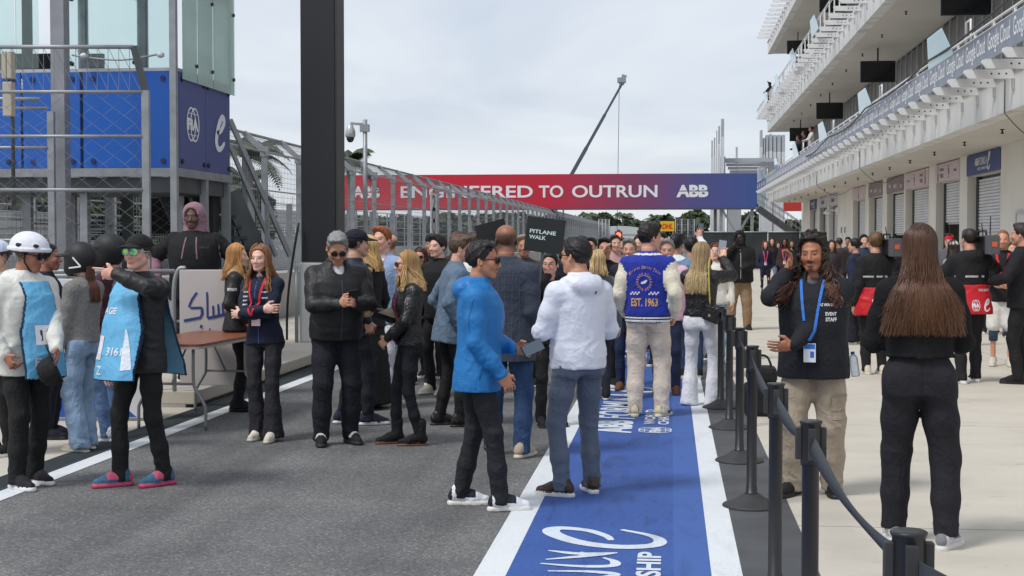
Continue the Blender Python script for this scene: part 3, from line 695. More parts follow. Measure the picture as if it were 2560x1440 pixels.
# thin cross lines of the logo letters
for pxa, pxb in ((1690, 1770), (882, 950)):
    o = flat_faces('logo_cut', [stroke_faces([(0, 0), (bx(pxb)-bx(pxa), 0)], .05)], M_BRB, (bx(pxa), yB, zat(477, dB)), (1, 0, 0), (0, 0, 1), 1, 1, br, .03); o.matrix_parent_inverse = iv
for px in (1788, 1803, 1880): chp(MB().box(bx(px)-.10, bx(px)+.10, yB+.2, yB+.45, 0, zb0+.04), 'leg', M_STEELD if px < 1800 else M_STEEL, br, iv)
for (pa, pb) in (((1806, 525), (1845, 590)), ((1880, 525), (1842, 590)), ((1842, 590), (1812, 640)), ((1842, 590), (1876, 640))):
    chp(MB().beam((bx(pa[0]), yB+.3, zat(pa[1], dB)), (bx(pb[0]), yB+.3, zat(pb[1], dB)), .14, .14), 'brace', M_STEEL, br, iv)
chp(MB().box(bx(1892)+.1, bx(1912), yB, yB+2, zb0, zb1+.4), 'landing_cage', M_TEAL, br, iv)

# ------------------------------------------------------------------ debris fence on the pit wall
M_WIRE = mat('wire', (.26, .27, .285, 1), .5, .4)
FX = -7.7
pw = empty('pit_wall'); tag(pw, 'low grey concrete pit wall under the long debris fence', 'wall')
for k in range(34):
    y = 15.2+5*k; MB().bbox(FX-.28, FX+.22, y, y+4.98, -.02, 1.02, .03).build('block', M_CONC2, pw)
df = empty('debris_fence', (FX, 30, 1.02)); tag(df, 'long galvanised debris fence with cranked post tops along the pit wall', 'fence'); iv = Matrix.Translation((-FX, -30, -1.02))
post = MB()
post.box(-.055, .055, -.04, .04, 1.0, 3.38)
post.beam((0, 0, 3.34), (-.40, 0, 3.70), .075, .10)
post.box(-.075, .075, -.055, .055, 3.24, 3.42)
pme = post.mesh('post', M_STEEL)
p2 = MB().box(-.04, .04, -.03, .03, 1.0, 2.35).mesh('post', M_STEEL)
ys = [16.4+2.52*k for k in range(66)]
for y in ys:
    o = link('post', pme, df, (FX, y, 0)); o.matrix_parent_inverse = iv
for y in ys[:20]:
    o = link('stay_post', p2, df, (FX+.35, y+.5, 0)); o.matrix_parent_inverse = iv
ye = ys[-1]
for (dx, z, r) in ((-.40, 3.70, .03), (.0, 3.33, .022), (0, 2.6, .015), (0, 1.85, .015), (0, 1.1, .015)):
    chp(MB().tube([(FX+dx, ys[0], z), (FX+dx, ye, z)], r, 6), 'rail', M_STEEL, df, iv)
# woven wire: real wires; closer pitch near, wider far
def wires(y0, y1, pitch, r, dia):
    mb = MB(); n = int((y1-y0)/pitch)
    for i in range(n):
        y = y0+i*pitch
        mb.tube([(FX-.06, y, 1.05), (FX-.06, y, 3.33), (FX-.45, y, 3.69)], r, 3, cap=False)
    k = int(2.3/dia)
    for i in range(k):
        z = 1.1+i*dia; mb.tube([(FX-.065, y0, z), (FX-.065, y1, z)], r, 3, cap=False)
    for i in range(4):
        t = (i+.5)/4; mb.tube([(FX-.065-.39*t, y0, 3.33+.36*t), (FX-.065-.39*t, y1, 3.33+.36*t)], r, 3, cap=False)
    return mb
for y0, y1, p, r, dz in ((16, 45, .11, .0035, .10), (45, 90, .22, .006, .15), (90, 182, .5, .012, .25)):
    o = chp(wires(y0, y1, p, r, dz), 'wire_mesh', M_WIRE, df, iv); o['kind'] = 'stuff'
# distance board "200" fixed to the fence
db = empty('distance_board', (FX+.12, 52, 1.2)); 
y = wall_y(1085, FX+.15)
bo = MB().box(FX+.12, FX+.15, y-.55, y+.55, zat(586, y), zat(482, y)).build('distance_board', mat('board_white', (.66, .67, .68, 1), .6)); tag(bo, 'white upright board reading 200 on the debris fence', 'sign')
bpy.data.objects.remove(db)
for i, ch in enumerate('200'): sign_text('lettering', ch, M_TXTD, (FX+.151, y, zat(506+30*i, y)), (0, 1, 0), (0, 0, 1), .62, .52, bo, .02)
# closed circuit cameras on poles
def cctv(px, py_top, X, label, two=False):
    y = wall_y(px, X); d = y*math.cos(YAW) - X*math.sin(YAW); t = empty('camera_pole', (X, y, 1.0)); tag(t, label, 'camera', 'surveillance cameras on poles')
    zt = zat(py_top, d)-1.0; MB().tube([(0, 0, 0), (0, 0, zt)], .055, 8).build('pole', M_STEEL, t)
    MB().beam((0, 0, zt-.12), (-.36, 0, zt-.09), .05, .06).box(-.12, .10, -.07, .07, zt-.3, zt-.12).build('arm', M_STEEL, t)
    MB().lathe([(.03, .02), (.07, -.02), (.125, -.16), (.13, -.28), (.11, -.31)], 14, (-.37, 0, zt-.12)).build('housing', mat('camera_grey', (.48, .49, .50, 1), .35, .3), t)
    MB().lathe([(.10, 0), (.095, -.05), (.06, -.11), (.02, -.125)], 14, (-.37, 0, zt-.43)).build('dome', mat('camera_dome', (.02, .02, .022, 1), .1), t)
    return t
cctv(914, 300, FX+.25, 'tall pole with a hanging dome camera beside the black pillar')
cctv(1408, 440, FX+.25, 'distant pole with small cameras in front of the bridge lettering')

# ------------------------------------------------------------------ control stand at the left
M_BLUE = mat('panel_blue', (.014, .118, .50, 1), .45, var=.04, vscale=1)
M_PURP = mat('panel_indigo', (.075, .095, .27, 1), .45, var=.04, vscale=1)
M_GLASS2 = glass_mat('stand_glass', (.87, .96, .945, 1), .06)
M_GALV2 = mat('galvanised_post', (.30, .30, .325, 1), .5, .35, var=.12, vscale=5)
st = empty('control_stand', (-5.7, 16.4, 0)); tag(st, 'raised steel control stand with blue cladding and glass upper walls', 'stand'); iv = Matrix.Translation((5.7, -16.4, 0))
S = lambda mb, n, m, p=None: chp(mb, n, m, st, iv)
XT = -5.66; YA = wall_y(450, XT); YB = wall_y(577, XT)
d1 = YA*math.cos(YAW)-XT*math.sin(YAW)
zlo, zhi = zat(420, d1), zat(180, d1)
YF = YA-.05
fx = lambda px: YF*math.tan(math.atan((px-1280)/FPX)-YAW)
# side panels (towards the lane) and front panels (towards the camera)
ym = (YA+YB)/2
for a_, b_ in ((YA+.03, ym-.006), (ym+.006, YB)):
    S(MB().bbox(XT-.03, XT, a_, b_, zlo, zhi, .004), 'side_panel', M_PURP)
    for yy in (a_+.07, b_-.07):
        for zz in (zlo+.08, zhi-.08): S(MB().tube([(XT-.001, yy, zz), (XT+.018, yy, zz)], .03, 10), 'bolt', M_BLACK)
for pa, pb in ((0-400, 58), (62, 206), (212, 432)):
    xa, xb = fx(pa), fx(pb)
    S(MB().bbox(xa, xb-.01, YF, YF+.03, zlo, zhi, .004), 'front_panel', M_BLUE)
    for xx in (max(xa, fx(0))+.12, xb-.1):
        for zz in (zlo+.08, zhi-.08): S(MB().tube([(xx, YF+.001, zz), (xx, YF-.018, zz)], .03, 10), 'bolt', mat('bolt_navy', (.02, .03, .12, 1), .5))
o = flat_faces('emblem', fia_logo(), M_TXTW, (XT, YA+.48, (zlo+zhi)/2-.02), (0, 1, 0), (0, 0, 1), .62, .42, st, .006); o.matrix_parent_inverse = iv
o = flat_faces('letter_e', [e_logo(.15)], M_TXTW, (XT, ym+.52, (zlo+zhi)/2-.05), (0, 1, 0), (0, 0, 1), .62, .42, st, .006); o.matrix_parent_inverse = iv
# frame under and over
xl = fx(-420)
S(MB().box(xl, XT+.02, YF-.03, YF+.09, zlo-.10, zlo-.003), 'edge_beam', M_STEEL)
S(MB().box(XT-.08, XT+.02, YF+.091, YB+.03, zlo-.10, zlo-.003), 'edge_beam', M_STEEL)
S(MB().box(xl, XT-.05, YF+.05, YB, zlo-.28, zlo-.104), 'floor', M_STEELD)
S(MB().box(xl, XT-.002, YF+.005, YF+.06, zhi+.002, zhi+.04), 'sill', M_ALU)
S(MB().box(XT-.06, XT-.002, YF+.065, YB, zhi+.002, zhi+.04), 'sill', M_ALU)
def vpost(px, d, w, z0, z1, m=M_STEEL):
    p = at(px, d); S(MB().box(p.x-w/2, p.x+w/2, p.y-w/2, p.y+w/2, z0, z1), 'post', m)
vpost(438, d1-.15, .075, .16, 6.0)                    # corner post
vpost(156, d1-.6, .155, .16, 6.0, M_GALV2)            # broad purple-grey post
vpost(214, d1+.25, .09, .16, 6.0)
vpost(362, d1+.3, .10, zhi, 6.0); vpost(478, d1+.9, .09, zhi+.1, 6.0, M_STEELD); vpost(520, d1+1.1, .09, zhi, 6.0, M_STEELD); vpost(560, d1+1.9, .09, zhi, 6.0, M_STEELD)
vpost(75, d1+.25, .09, zhi, 6.0, M_STEELD)
vpost(512, d1+.95, .085, .16, zlo-.1); vpost(566, d1+1.85, .10, .16, zlo-.1); vpost(320, d1+2.2, .12, .16, zlo-.2, M_STEELD); vpost(410, d1+2.5, .3, zlo-.75, zlo-.28, M_DARK)
S(MB().box(fx(380), XT-.12, YB-.35, YB-.1, zlo-.95, zlo-.28), 'back_plate', M_DARK)
S(MB().box(xl, XT+.02, YF, YF+.06, 4.62, 4.72), 'roof_beam', M_STEELD); S(MB().box(XT-.06, XT, YF+.061, YB, 4.62, 4.72), 'roof_beam', M_STEELD)
S(MB().box(xl, XT+.05, YF-.02, YB+.3, 5.2, 5.35), 'roof', M_STEEL)
# glass
gz0, gz1 = zhi+.05, 5.15
for pa, pb in ((-300, 40), (44, 100), (172, 205), (222, 350), (372, 430)):
    S(MB().box(fx(pa), fx(pb), YF+.02, YF+.032, gz0, gz1), 'glass_pane', M_GLASS2)
yq = [YA+.08, YA+.62, ym+.25, YB+.15]
for i in range(3): S(MB().box(XT+.02+.06*(i == 1)*0, XT+.032, yq[i], yq[i+1]-.02, zhi-.08, gz1), 'glass_pane', M_GLASS2)
for i in range(3):
    for zz in (zhi+.12, zhi+.95): S(MB().tube([(XT-.03, yq[i+1]-.08, zz), (XT+.05, yq[i+1]-.08, zz)], .022, 8), 'glass_clip', M_BLACK)
for px in (182, 342):
    for zz in (zhi+.1, 4.45): S(MB().tube([(fx(px), YF+.05, zz), (fx(px), YF-.02, zz)], .028, 8), 'glass_clip', M_BLACK)
# equipment on the shelf behind the glass: monitors, lamp bar
for px, w in ((25, .34), (95, .42), (232, .30)):
    p = at(px, d1+.6); S(MB().box(p.x-w/2, p.x+w/2, p.y, p.y+.06, zhi+.05, zhi+.28), 'monitor', M_BLACK)
S(MB().tube(smooth_path([(fx(190), YF-.05, zhi+.19), (fx(260), YF-.05, zhi+.14), (fx(330), YF-.05, zhi+.13), (fx(410), YF-.05, zhi+.19)], 5), .012, 6), 'conduit', M_STEEL)
for px in (222, 412): S(MB().lathe([(.02, 0), (.045, .02), (.045, .05), (.01, .07)], 10, (fx(px), YF-.08, zhi+.14)), 'lamp', M_SHUT)
# pale radio antenna box on the fence side
an = at(28, 14.2); t = empty('antenna', (an.x, an.y, 3.2)); tag(t, 'cream rectangular radio antenna on a bracket at the left edge', 'antenna')
MB().bbox(-.055, -.005, -.05, .05, .05, .32, .01).bbox(.0, .05, -.05, .05, .05, .32, .01).build('upper_box', mat('antenna_cream', (.52, .47, .38, 1), .6), t)
MB().bbox(-.05, .045, -.045, .045, -.32, .02, .01).build('lower_box', _mats['antenna_cream'], t)
MB().tube([(0, .07, -1.2), (0, .07, .3)], .02, 8).build('bracket_pole', M_STEELD, t)
# stairs behind the stand, running down along the pit wall
sr = empty('stand_stair', (-5.9, 19.5, .16)); tag(sr, 'dark steel stair falling away behind the control stand', 'stairs'); iv2 = Matrix.Translation((5.9, -19.5, -.16))
A = Vector((XT-.1, YB+.1, zlo-.1)); B = Vector((XT+.35, YB+2.4, .2))
def ray_pt(px, py, d): p = at(px, d); p.z = zat(py, d); return p
for s in (0, -.85):
    o = Vector((s, .0, 0)); chp(MB().beam(ray_pt(577, 480, 18.6)+o, ray_pt(668, 690, 18.9)+o, .05, .26), 'stringer', M_STEELD, sr, iv2)
    chp(MB().beam(ray_pt(577, 300, 18.6)+o, ray_pt(725, 640, 19.2)+o, .045, .06), 'handrail', M_STEEL, sr, iv2)
    chp(MB().beam(ray_pt(577, 365, 18.6)+o, ray_pt(690, 640, 19.1)+o, .04, .05), 'handrail', M_STEEL, sr, iv2)
for px, t_, b_ in ((612, 380, 560), (668, 510, 690)):
    p = ray_pt(px, b_, 18.8); q = ray_pt(px, t_, 18.8); chp(MB().beam(p, q, .05, .05), 'baluster', M_STEEL, sr, iv2)
for k in range(8):
    p = ray_pt(577+12*k, 490+26*k, 18.7); chp(MB().box(p.x-.95, p.x-.03, p.y-.12, p.y+.14, p.z-.02, p.z+.02), 'tread', M_STEELD, sr, iv2)
# dark timber-like cladding under the stand, behind the person in the hood
cl = empty('under_stand_screen', (-5.9, 18.4, .16)); tag(cl, 'dark boarded screen under the control stand', 'screen'); iv3 = Matrix.Translation((5.9, -18.4, -.16))
for k in range(7):
    a_ = at(462, 18.9); b_ = at(585, 19.3)
    mb = MB(); z = .2+.30*k
    mb.add([(a_.x, a_.y, z), (b_.x, b_.y, z), (b_.x, b_.y+.05, z), (a_.x, a_.y+.05, z), (a_.x, a_.y, z+.285), (b_.x, b_.y, z+.285), (b_.x, b_.y+.05, z+.285), (a_.x, a_.y+.05, z+.285)], [(0, 3, 2, 1), (4, 5, 6, 7), (0, 1, 5, 4), (1, 2, 6, 5), (2, 3, 7, 6), (3, 0, 4, 7)])
    chp(mb, 'board', mat('board_dark', (.035, .036, .036, 1), .7, var=.2, vscale=3), cl, iv3)

# ------------------------------------------------------------------ near chain-link fence panel, facing the camera
def chainlink(name, label, dF, px0, px1, ztop, zknee, zbot, cell, r, arm=True, rails=()):
    xa, xb = at(px0, dF), at(px1, dF); c = Vector((xb.x, xb.y, 0)); t = empty(name, c); tag(t, label, 'fence', 'chain-link panels by the control stand')
    ang = math.atan2(xb.y-xa.y, xb.x-xa.x); t.rotation_euler = (0, 0, ang); L = (xb-xa).length
    MB().box(-.035, .035, -.035, .035, .0, zknee).build('post', M_STEEL, t)
    if arm: MB().beam((0, 0, zknee-.02), (-.10, -.05, ztop+.01), .06, .06).build('post_arm', M_STEELD, t)
    for z in rails: MB().tube([(-L, -.03, z), (-.03, -.03, z)], .018, 6).build('rail', M_STEEL, t)
    mb = MB(); n = int(L/cell); rows = int((zknee-zbot)/(cell*1.5)); h = cell*1.5
    for i in range(n+1):
        pts = []
        for k in range(rows*2+1):
            x = min(-.045, -.05-i*cell+(cell/2 if (k+i) % 2 else -cell/2)); z = zbot+k*h/2
            pts.append((x, -.02-.004*((k+i) % 2), z))
        mb.tube(pts, r, 3, cap=False, smooth=False)
    o = mb.build('chain_link', M_WIRE, t); o['kind'] = 'stuff'
    if ztop > zknee:
        mb = MB()
        for i in range(n+1):
            for s in (0, 1):
                x = -.05-i*cell
                mb.tube([(x, -.02, zknee), (x-(cell/2)*(1 if s else -1)-.04, -.04, (zknee+ztop)/2), (x-.09, -.06, ztop)], r, 3, cap=False, smooth=False)
        o = mb.build('chain_link_top', M_WIRE, t); o['kind'] = 'stuff'
        MB().tube([(-L, -.06, ztop), (-.1, -.06, ztop)], .022, 6).build('rail', M_STEEL, t)
    return t
chainlink('chain_link_panel', 'tall chain-link panel with cranked post in front of the blue cladding', 14.0, -30, 368, zat(122, 14), zat(228, 14), .9, .105, .0031, True, (zat(232, 14), zat(342, 14), zat(475, 14), 1.3))
chainlink('chain_link_panel', 'lower chain-link return panel with thick post at far left', 15.6, -60, 132, zat(250, 15.6), zat(280, 15.6), .9, .085, .0026, False, (zat(272, 15.6), zat(370, 15.6), zat(600, 15.6)))
chainlink('chain_link_panel', 'chain-link infill under the control stand behind the corner post', 17.2, 380, 452, zat(490, 17.2), zat(490, 17.2), .9, .075, .0026, False, (zat(650, 17.2),))
cw = MB()
w0, w1 = at(-60, 15.9), at(440, 15.9)
t = empty('fence_base_wall', (w1.x, w1.y, 0)); tag(t, 'low concrete wall under the chain-link panels', 'wall'); t.rotation_euler = (0, 0, math.atan2(w1.y-w0.y, w1.x-w0.x))
for k in range(4): MB().bbox(-1.0*k-.99, -1.0*k, 0, .25, 0, zat(690, 15.9), .015).build('block', M_CONC2, t)
# white pipe rails lower left behind the helmets
t = empty('pipe_rail', at(200, 13.4)); tag(t, 'pale horizontal pipe rail behind the helmeted people', 'rail'); iv = Matrix.Translation(-at(200, 13.4))
chp(MB().tube([at(-20, 13.4, zat(678, 13.4)), at(437, 13.4, zat(678, 13.4))], .022, 8), 'rail', M_STEEL, t, iv)

# ------------------------------------------------------------------ boards, table
M_BOARDW = mat('board_offwhite', (.58, .54, .52, 1), .6, var=.05, vscale=2)
M_BOARDB = mat('board_blue', (.02, .085, .42, 1), .5)
M_BOARDW2 = mat('board_white2', (.68, .68, .70, 1), .55)
a_, b_ = at(60, 12.9), at(376, 12.9)
t = empty('barrier_board', (b_.x, b_.y, 0)); tag(t, 'white and blue printed barrier board behind the marshals', 'board'); t.rotation_euler = (0, 0, math.atan2(b_.y-a_.y, b_.x-a_.x)); L = (b_-a_).length+.6
zt = zat(697, 12.9)
MB().bbox(-L, 0, 0, .04, .03, zt, .006).build('panel', M_BOARDW2, t)
ph = [(-L, .035), (-.02, .035), (-.02, .22), (-.10, .07)]
def plate(name, poly, m, y=-.004):
    mb = MB(); mb.prism(poly, y, -.0005, 'xz'); return mb.build(name, m, t)
kx = lambda px: (px-376)/FPX*12.9*1.0
plate('blue_print', [(-L, .04), (kx(338), .04), (kx(215), .42), (kx(130), .60), (-L, .45)], M_BOARDB)
plate('blue_corner', [(kx(372), .04), (kx(376)-.005, .04), (kx(376)-.005, .5)], M_BOARDB)
# board with the blue Arabic wordmark, on a tube frame
t = empty('wordmark_board', at(500, 13.95)); tag(t, 'off-white board with blue Arabic wordmark on a tube frame', 'board')
p0, p1 = at(448, 13.95), at(606, 13.95); ang = math.atan2(p1.y-p0.y, p1.x-p0.x); t.location = (p0.x, p0.y, 0); t.rotation_euler = (0, 0, ang); L = (p1-p0).length
zt = zat(674, 13.95)
MB().bbox(0, L, 0, .03, .22, zt, .008).build('panel', M_BOARDW, t)
MB().tube(smooth_path([(-.06, .02, .17), (-.06, .02, .8), (-.055, .02, 1.2), (-.01, .02, zt+.0), (.06, .02, zt+.015)], 5), .022, 8).build('frame', M_STEEL, t)
for z in (.40, .85): MB().tube([(-.06, .03, z), (L, .03, z)], .018, 6).build('frame_bar', M_STEEL, t)
MB().tube([(L+.02, .02, .17), (L+.02, .02, zt)], .022, 8).build('frame', M_STEEL, t)
q = lambda px, py: ((px-448)/FPX*13.95, zat(py, 13.95))
strokes = [([(492, 731), (480, 748), (472, 766), (478, 770), (504, 769)], 6), ([(517, 730), (518, 760), (518, 795)], 5), ([(504, 769), (505, 785), (500, 794), (484, 797), (459, 802)], 7),
           ([(518, 795), (535, 792), (560, 786), (585, 784)], 7), ([(532, 764), (533, 792)], 5), ([(545, 760), (546, 789)], 5), ([(556, 758), (557, 787)], 5), ([(574, 750), (574, 786)], 5),
           ([(503, 812), (501, 820)], 6), ([(524, 820), (524, 842)], 3), ([(536, 829), (536, 842)], 3), ([(519, 842), (560, 840)], 3)]
MARK = mat('wordmark_blue', (.03, .06, .24, 1), .5)
flat_faces('wordmark', [stroke_faces([q(*p) for p in pts], w/FPX*13.95) for pts, w in strokes], MARK, (0, 0, 0), (1, 0, 0), (0, 0, 1), 1, 1, t, .004)
# folding table with bent tube legs
tb = empty('folding_table', at(500, 12.75)); tag(tb, 'folding table with reddish brown top and bent steel legs', 'table')
t_c = at(498, 12.95); tb.location = (t_c.x, t_c.y, 0); tb.rotation_euler = (0, 0, R(-4))
zt = .745
mb = MB()
def rrect(hw, hl, r, n=6):
    pts = []
    for cx, cy, a0 in ((hw-r, hl-r, 0), (-hw+r, hl-r, 90), (-hw+r, -hl+r, 180), (hw-r, -hl+r, 270)):
        for k in range(n+1): a = R(a0+90*k/n); pts.append((cx+r*math.cos(a), cy+r*math.sin(a)))
    return pts
MB().prism(rrect(.375, .90, .10), zt, zt+.022, 'xy').build('top', mat('table_top', (.26, .085, .035, 1), .32, var=.25, vscale=3, stretch=(1, 5, 1)), tb)
MB().prism(rrect(.382, .907, .105), zt-.006, zt-.0005, 'xy').prism(rrect(.383, .908, .105), zt-.02, zt-.0065, 'xy').build('edge_trim', M_ALU, tb)
M_TUBE = mat('table_tube', (.30, .30, .30, 1), .4, .6)
for sy in (-1, 1):
    y = sy*.62
    for sx in (-1, 1):
        MB().tube(smooth_path([(sx*.20, y, zt-.02), (sx*.20, y, .42), (sx*.23, y, .34), (sx*.30, y, .22), (sx*.31, y, .16), (sx*.31, y, .005)], 4), .015, 8).build('leg', M_TUBE, tb)
    MB().tube([(-.2, y, .40), (.2, y, .40)], .012, 6).build('cross_bar', M_TUBE, tb)
    MB().tube([(0, y, .40), (0, y-sy*.35, zt-.02)], .010, 6).build('brace', M_TUBE, tb)
# ------------------------------------------------------------------ stanchions with belts
M_ST = mat('stanchion_black', (.016, .017, .018, 1), .42, var=.15, vscale=6)
M_STB = mat('stanchion_base', (.035, .036, .037, 1), .6, var=.1, vscale=8)
M_BELT = mat('belt_web', (.045, .052, .062, 1), .8, bump=.3, bscale=200)
SP = []
for px, top in ((2278, 1330), (2030, 1052), (1942, 958), (1882, 864), (1851, 819), (1825, 786), (1803, 766)):
    SP.append(at(px, FPX*.65/(top-600)))
base_prof = [(.178, 0), (.18, .012), (.172, .02), (.15, .026), (.10, .05), (.06, .075), (.045, .085)]
names = ['nearest, cut by the bottom edge', 'second nearest, with the belt leading to the bottom corner', 'third nearest, left of the man in cargo trousers', 'fourth nearest', 'fifth nearest', 'sixth nearest', 'farthest, by the woman in white trousers']
labs = ['black belt stanchion '+n for n in names]
labs[3] = 'black belt stanchion, fourth nearest, base wholly visible'; labs[4] = 'black belt stanchion, fifth from the camera'; labs[5] = 'black belt stanchion, second from the far end of the row'
for i, p in enumerate(SP):
    t = empty('stanchion', p); tag(t, labs[i], 'stanchion', 'belt stanchions along the lane')
    j = min(i, len(SP)-2); dirv = (SP[j+1]-SP[j]); t.rotation_euler = (0, 0, math.atan2(dirv.y, dirv.x)-R(90))
    if i == 0: stm = (MB().lathe(base_prof, 36).mesh('base', M_STB), MB().lathe([(.045, .085), (.034, .09), (.0335, .13), (.031, .132), (.031, .84), (.0335, .842)], 24).mesh('tube', M_ST),
                      MB().lathe([(.036, .838), (.037, .85), (.037, .985), (.040, .99), (.042, .997), (.038, 1.0), (.02, 1.001)], 24).mesh('head', M_ST),
                      MB().bbox(-.014, .014, -.055, -.034, .86, .975, .003).bbox(-.014, .014, .034, .055, .86, .975, .003).bbox(-.055, -.034, -.014, .014, .86, .975, .003).bbox(.034, .055, -.014, .014, .86, .975, .003).mesh('belt_slot', M_STB))
    for n_, m_ in zip(('base', 'tube', 'head', 'belt_slot'), stm): link(n_, m_, t)
for i in range(len(SP)-1):
    a, b = SP[i], SP[i+1]; dv = (b-a).normalized(); n = Vector((-dv.y, dv.x, 0)); L = (b-a).length-.11
    mb = MB(); K = 14; vs = []; fs = []
    for k in range(K+1):
        s = k/K; p = a+dv*(.055+L*s); z = .918-.045*4*s*(1-s)*(L/2)
        tw = .010*math.sin(s*5+i)
        for sz in (-1, 1):
            for sn in (-1, 1): vs.append((p.x+n.x*(sn*.0015+sz*tw), p.y+n.y*(sn*.0015+sz*tw), z+sz*.024))
    for k in range(K):
        o = 4*k; fs += [(o, o+4, o+6, o+2), (o+1, o+3, o+7, o+5), (o, o+1, o+5, o+4), (o+2, o+6, o+7, o+3)]
    mb.add(vs, fs, 0, True)
    tag(mb.build('belt', M_BELT), ['black belt nearest the camera, running to the bottom right', 'black belt between the second and third stanchions', 'black belt between the third and fourth stanchions', 'black belt between the fourth and fifth stanchions', 'black belt between the fifth and sixth stanchions', 'black belt at the far end of the stanchion row'][i], 'belt', 'barrier belts')
a = SP[0]; b = a+Vector((.55, -1.9, 0))
mb = MB(); dv = (b-a).normalized(); n = Vector((-dv.y, dv.x, 0)); vs = []
for s in (.045, 1.6):
    for sz in (-1, 1):
        for sn in (-1, 1): p = a+dv*s; vs.append((p.x+n.x*sn*.0015, p.y+n.y*sn*.0015, .918+sz*.024-.02*(s > 1)))
mb.add(vs, [(0, 4, 6, 2), (1, 3, 7, 5), (0, 1, 5, 4), (2, 6, 7, 3)]); tag(mb.build('belt', M_BELT), 'black belt leaving the nearest stanchion out of the bottom edge', 'belt', 'barrier belts')
# ------------------------------------------------------------------ far things: crane, trees, grandstands, lights
random.seed(11)
ORD = 'first second third fourth fifth sixth seventh eighth ninth tenth eleventh twelfth thirteenth fourteenth fifteenth sixteenth'.split()
M_CRANE = mat('crane_blue', (.085, .11, .135, 1), .5)
dC = 150
cr = empty('crane', at(1423, dC)); tag(cr, 'tall dark telescopic crane boom leaning right with a hanging line', 'crane'); iv = Matrix.Translation(-at(1423, dC))
A = at(1410, dC, zat(470, dC)); B = at(1553, dC, zat(213, dC))
def cb(mb, n, m): return chp(mb, n, m, cr, iv)
seg = [0, .38, .7, 1.0]
for i in range(3): cb(MB().beam(A.lerp(B, seg[i]), A.lerp(B, seg[i+1]+.01), .36-.08*i, .40-.08*i), 'boom_section', M_CRANE)
cb(MB().beam(B, B+Vector((.3, 0, 1.0)), .35, .5).box(B.x-.45, B.x+.45, B.y-.4, B.y+.3, B.z+.2, B.z+.7), 'boom_head', M_STEEL)
cb(MB().tube([B+Vector((-.25, 0, .3)), Vector((B.x-.45, B.y, 2))], .03, 5), 'hoist_line', M_CABLE)
cb(MB().beam(A, Vector((A.x-2.5, A.y, 1.8)), .6, .7).box(A.x-6, A.x+3, A.y-1.5, A.y+1.5, .2, 2.0), 'carrier', M_CRANE)

# foliage: small leaf faces in clumps
M_LEAF = [mat('leaf_dark', (.040, .062, .026, 1), .7, var=.3, vscale=.6), mat('leaf_mid', (.075, .098, .042, 1), .7, var=.3, vscale=.6), mat('leaf_palm', (.06, .085, .038, 1), .6, var=.25, vscale=1)]
M_TRUNK = mat('palm_trunk', (.22, .19, .16, 1), .9, var=.2, vscale=4)
def crown_mesh(seed, n=2600, sx=1, sz=.8, leaf=.16, clumps=26):
    rs = np.random.RandomState(seed); cs = rs.normal(size=(clumps, 3)); cs /= np.linalg.norm(cs, axis=1)[:, None]; cs *= rs.uniform(.35, .85, (clumps, 1))
    rad = rs.uniform(.22, .42, clumps); V = []; F = []; mi = []
    for i in range(n):
        k = rs.randint(clumps); p = rs.normal(size=3); p /= np.linalg.norm(p); p = cs[k]+p*rad[k]*rs.uniform(.6, 1.0)**.5
        p = p*np.array([sx, sx, sz]); u = rs.normal(size=3); u /= np.linalg.norm(u); w = np.cross(u, rs.normal(size=3)); w /= np.linalg.norm(w)+1e-6
        s = leaf*rs.uniform(.5, 1.2); b = len(V); V += [p-u*s, p+w*s*.5, p+u*s, p-w*s*.5]; F.append((b, b+1, b+2, b+3)); mi.append(0 if rs.rand() < .6 else 1)
    me = bpy.data.meshes.new('crown'); me.from_pydata([tuple(v) for v in V], [], F); me.materials.append(M_LEAF[0]); me.materials.append(M_LEAF[1]); me.polygons.foreach_set('material_index', mi); me.update(); return me
CROWNS = [crown_mesh(s) for s in (1, 2, 3)]
TR = MB().tube([(0, 0, 0), (.02, .01, .5), (.0, .03, 1.0)], [.09, .07, .05], 7)
for k in range(5):
    a = k*1.3; TR.tube([(0, .02, .75), (.22*math.cos(a), .22*math.sin(a), 1.05), (.4*math.cos(a), .4*math.sin(a), 1.3)], [.04, .03, .012], 5)
TRUNK = TR.mesh('trunk', M_TRUNK)
def palm_mesh(seed, droop=1.0, nf=17):
    rs = random.Random(seed); mb = MB()
    for f in range(nf):
        az = 2*math.pi*f/nf+rs.uniform(-.2, .2); el = rs.uniform(.05, 1.1); L = rs.uniform(.85, 1.1); pts = []
        for k in range(9):
            t = k/8; r = L*t*math.cos(el)*(1-.15*t); z = L*t*math.sin(el)-droop*.62*L*t*t
            pts.append(Vector((r*math.cos(az), r*math.sin(az), z)))
        mb.tube(pts, [.014*(1-.8*k/8) for k in range(9)], 3, cap=False)
        side = Vector((-math.sin(az), math.cos(az), 0))
        for k in range(1, 9):
            for q in range(3):
                p = pts[k-1].lerp(pts[k], q/3); t = (k-1+q/3)/8; ln = .30*math.sin(math.pi*min(1, .15+.85*t))*rs.uniform(.75, 1.1)
                for s in (-1, 1):
                    tip = p+side*(s*ln*.75)+Vector((math.cos(az)*ln*.35, math.sin(az)*ln*.35, -ln*.45))
                    fw = (pts[k]-pts[k-1]).normalized()*.022
                    mb.add([p-fw, p+fw, tip], [(0, 1, 2)])
    return mb.mesh('fronds', M_LEAF[2])
PALMS = [palm_mesh(s) for s in (5, 6)]
PTR = MB().tube([(0, 0, 0), (.01, 0, .3), (.02, .01, .7), (.0, .0, 1.0)], [.035, .026, .024, .028], 8).mesh('trunk', M_TRUNK)
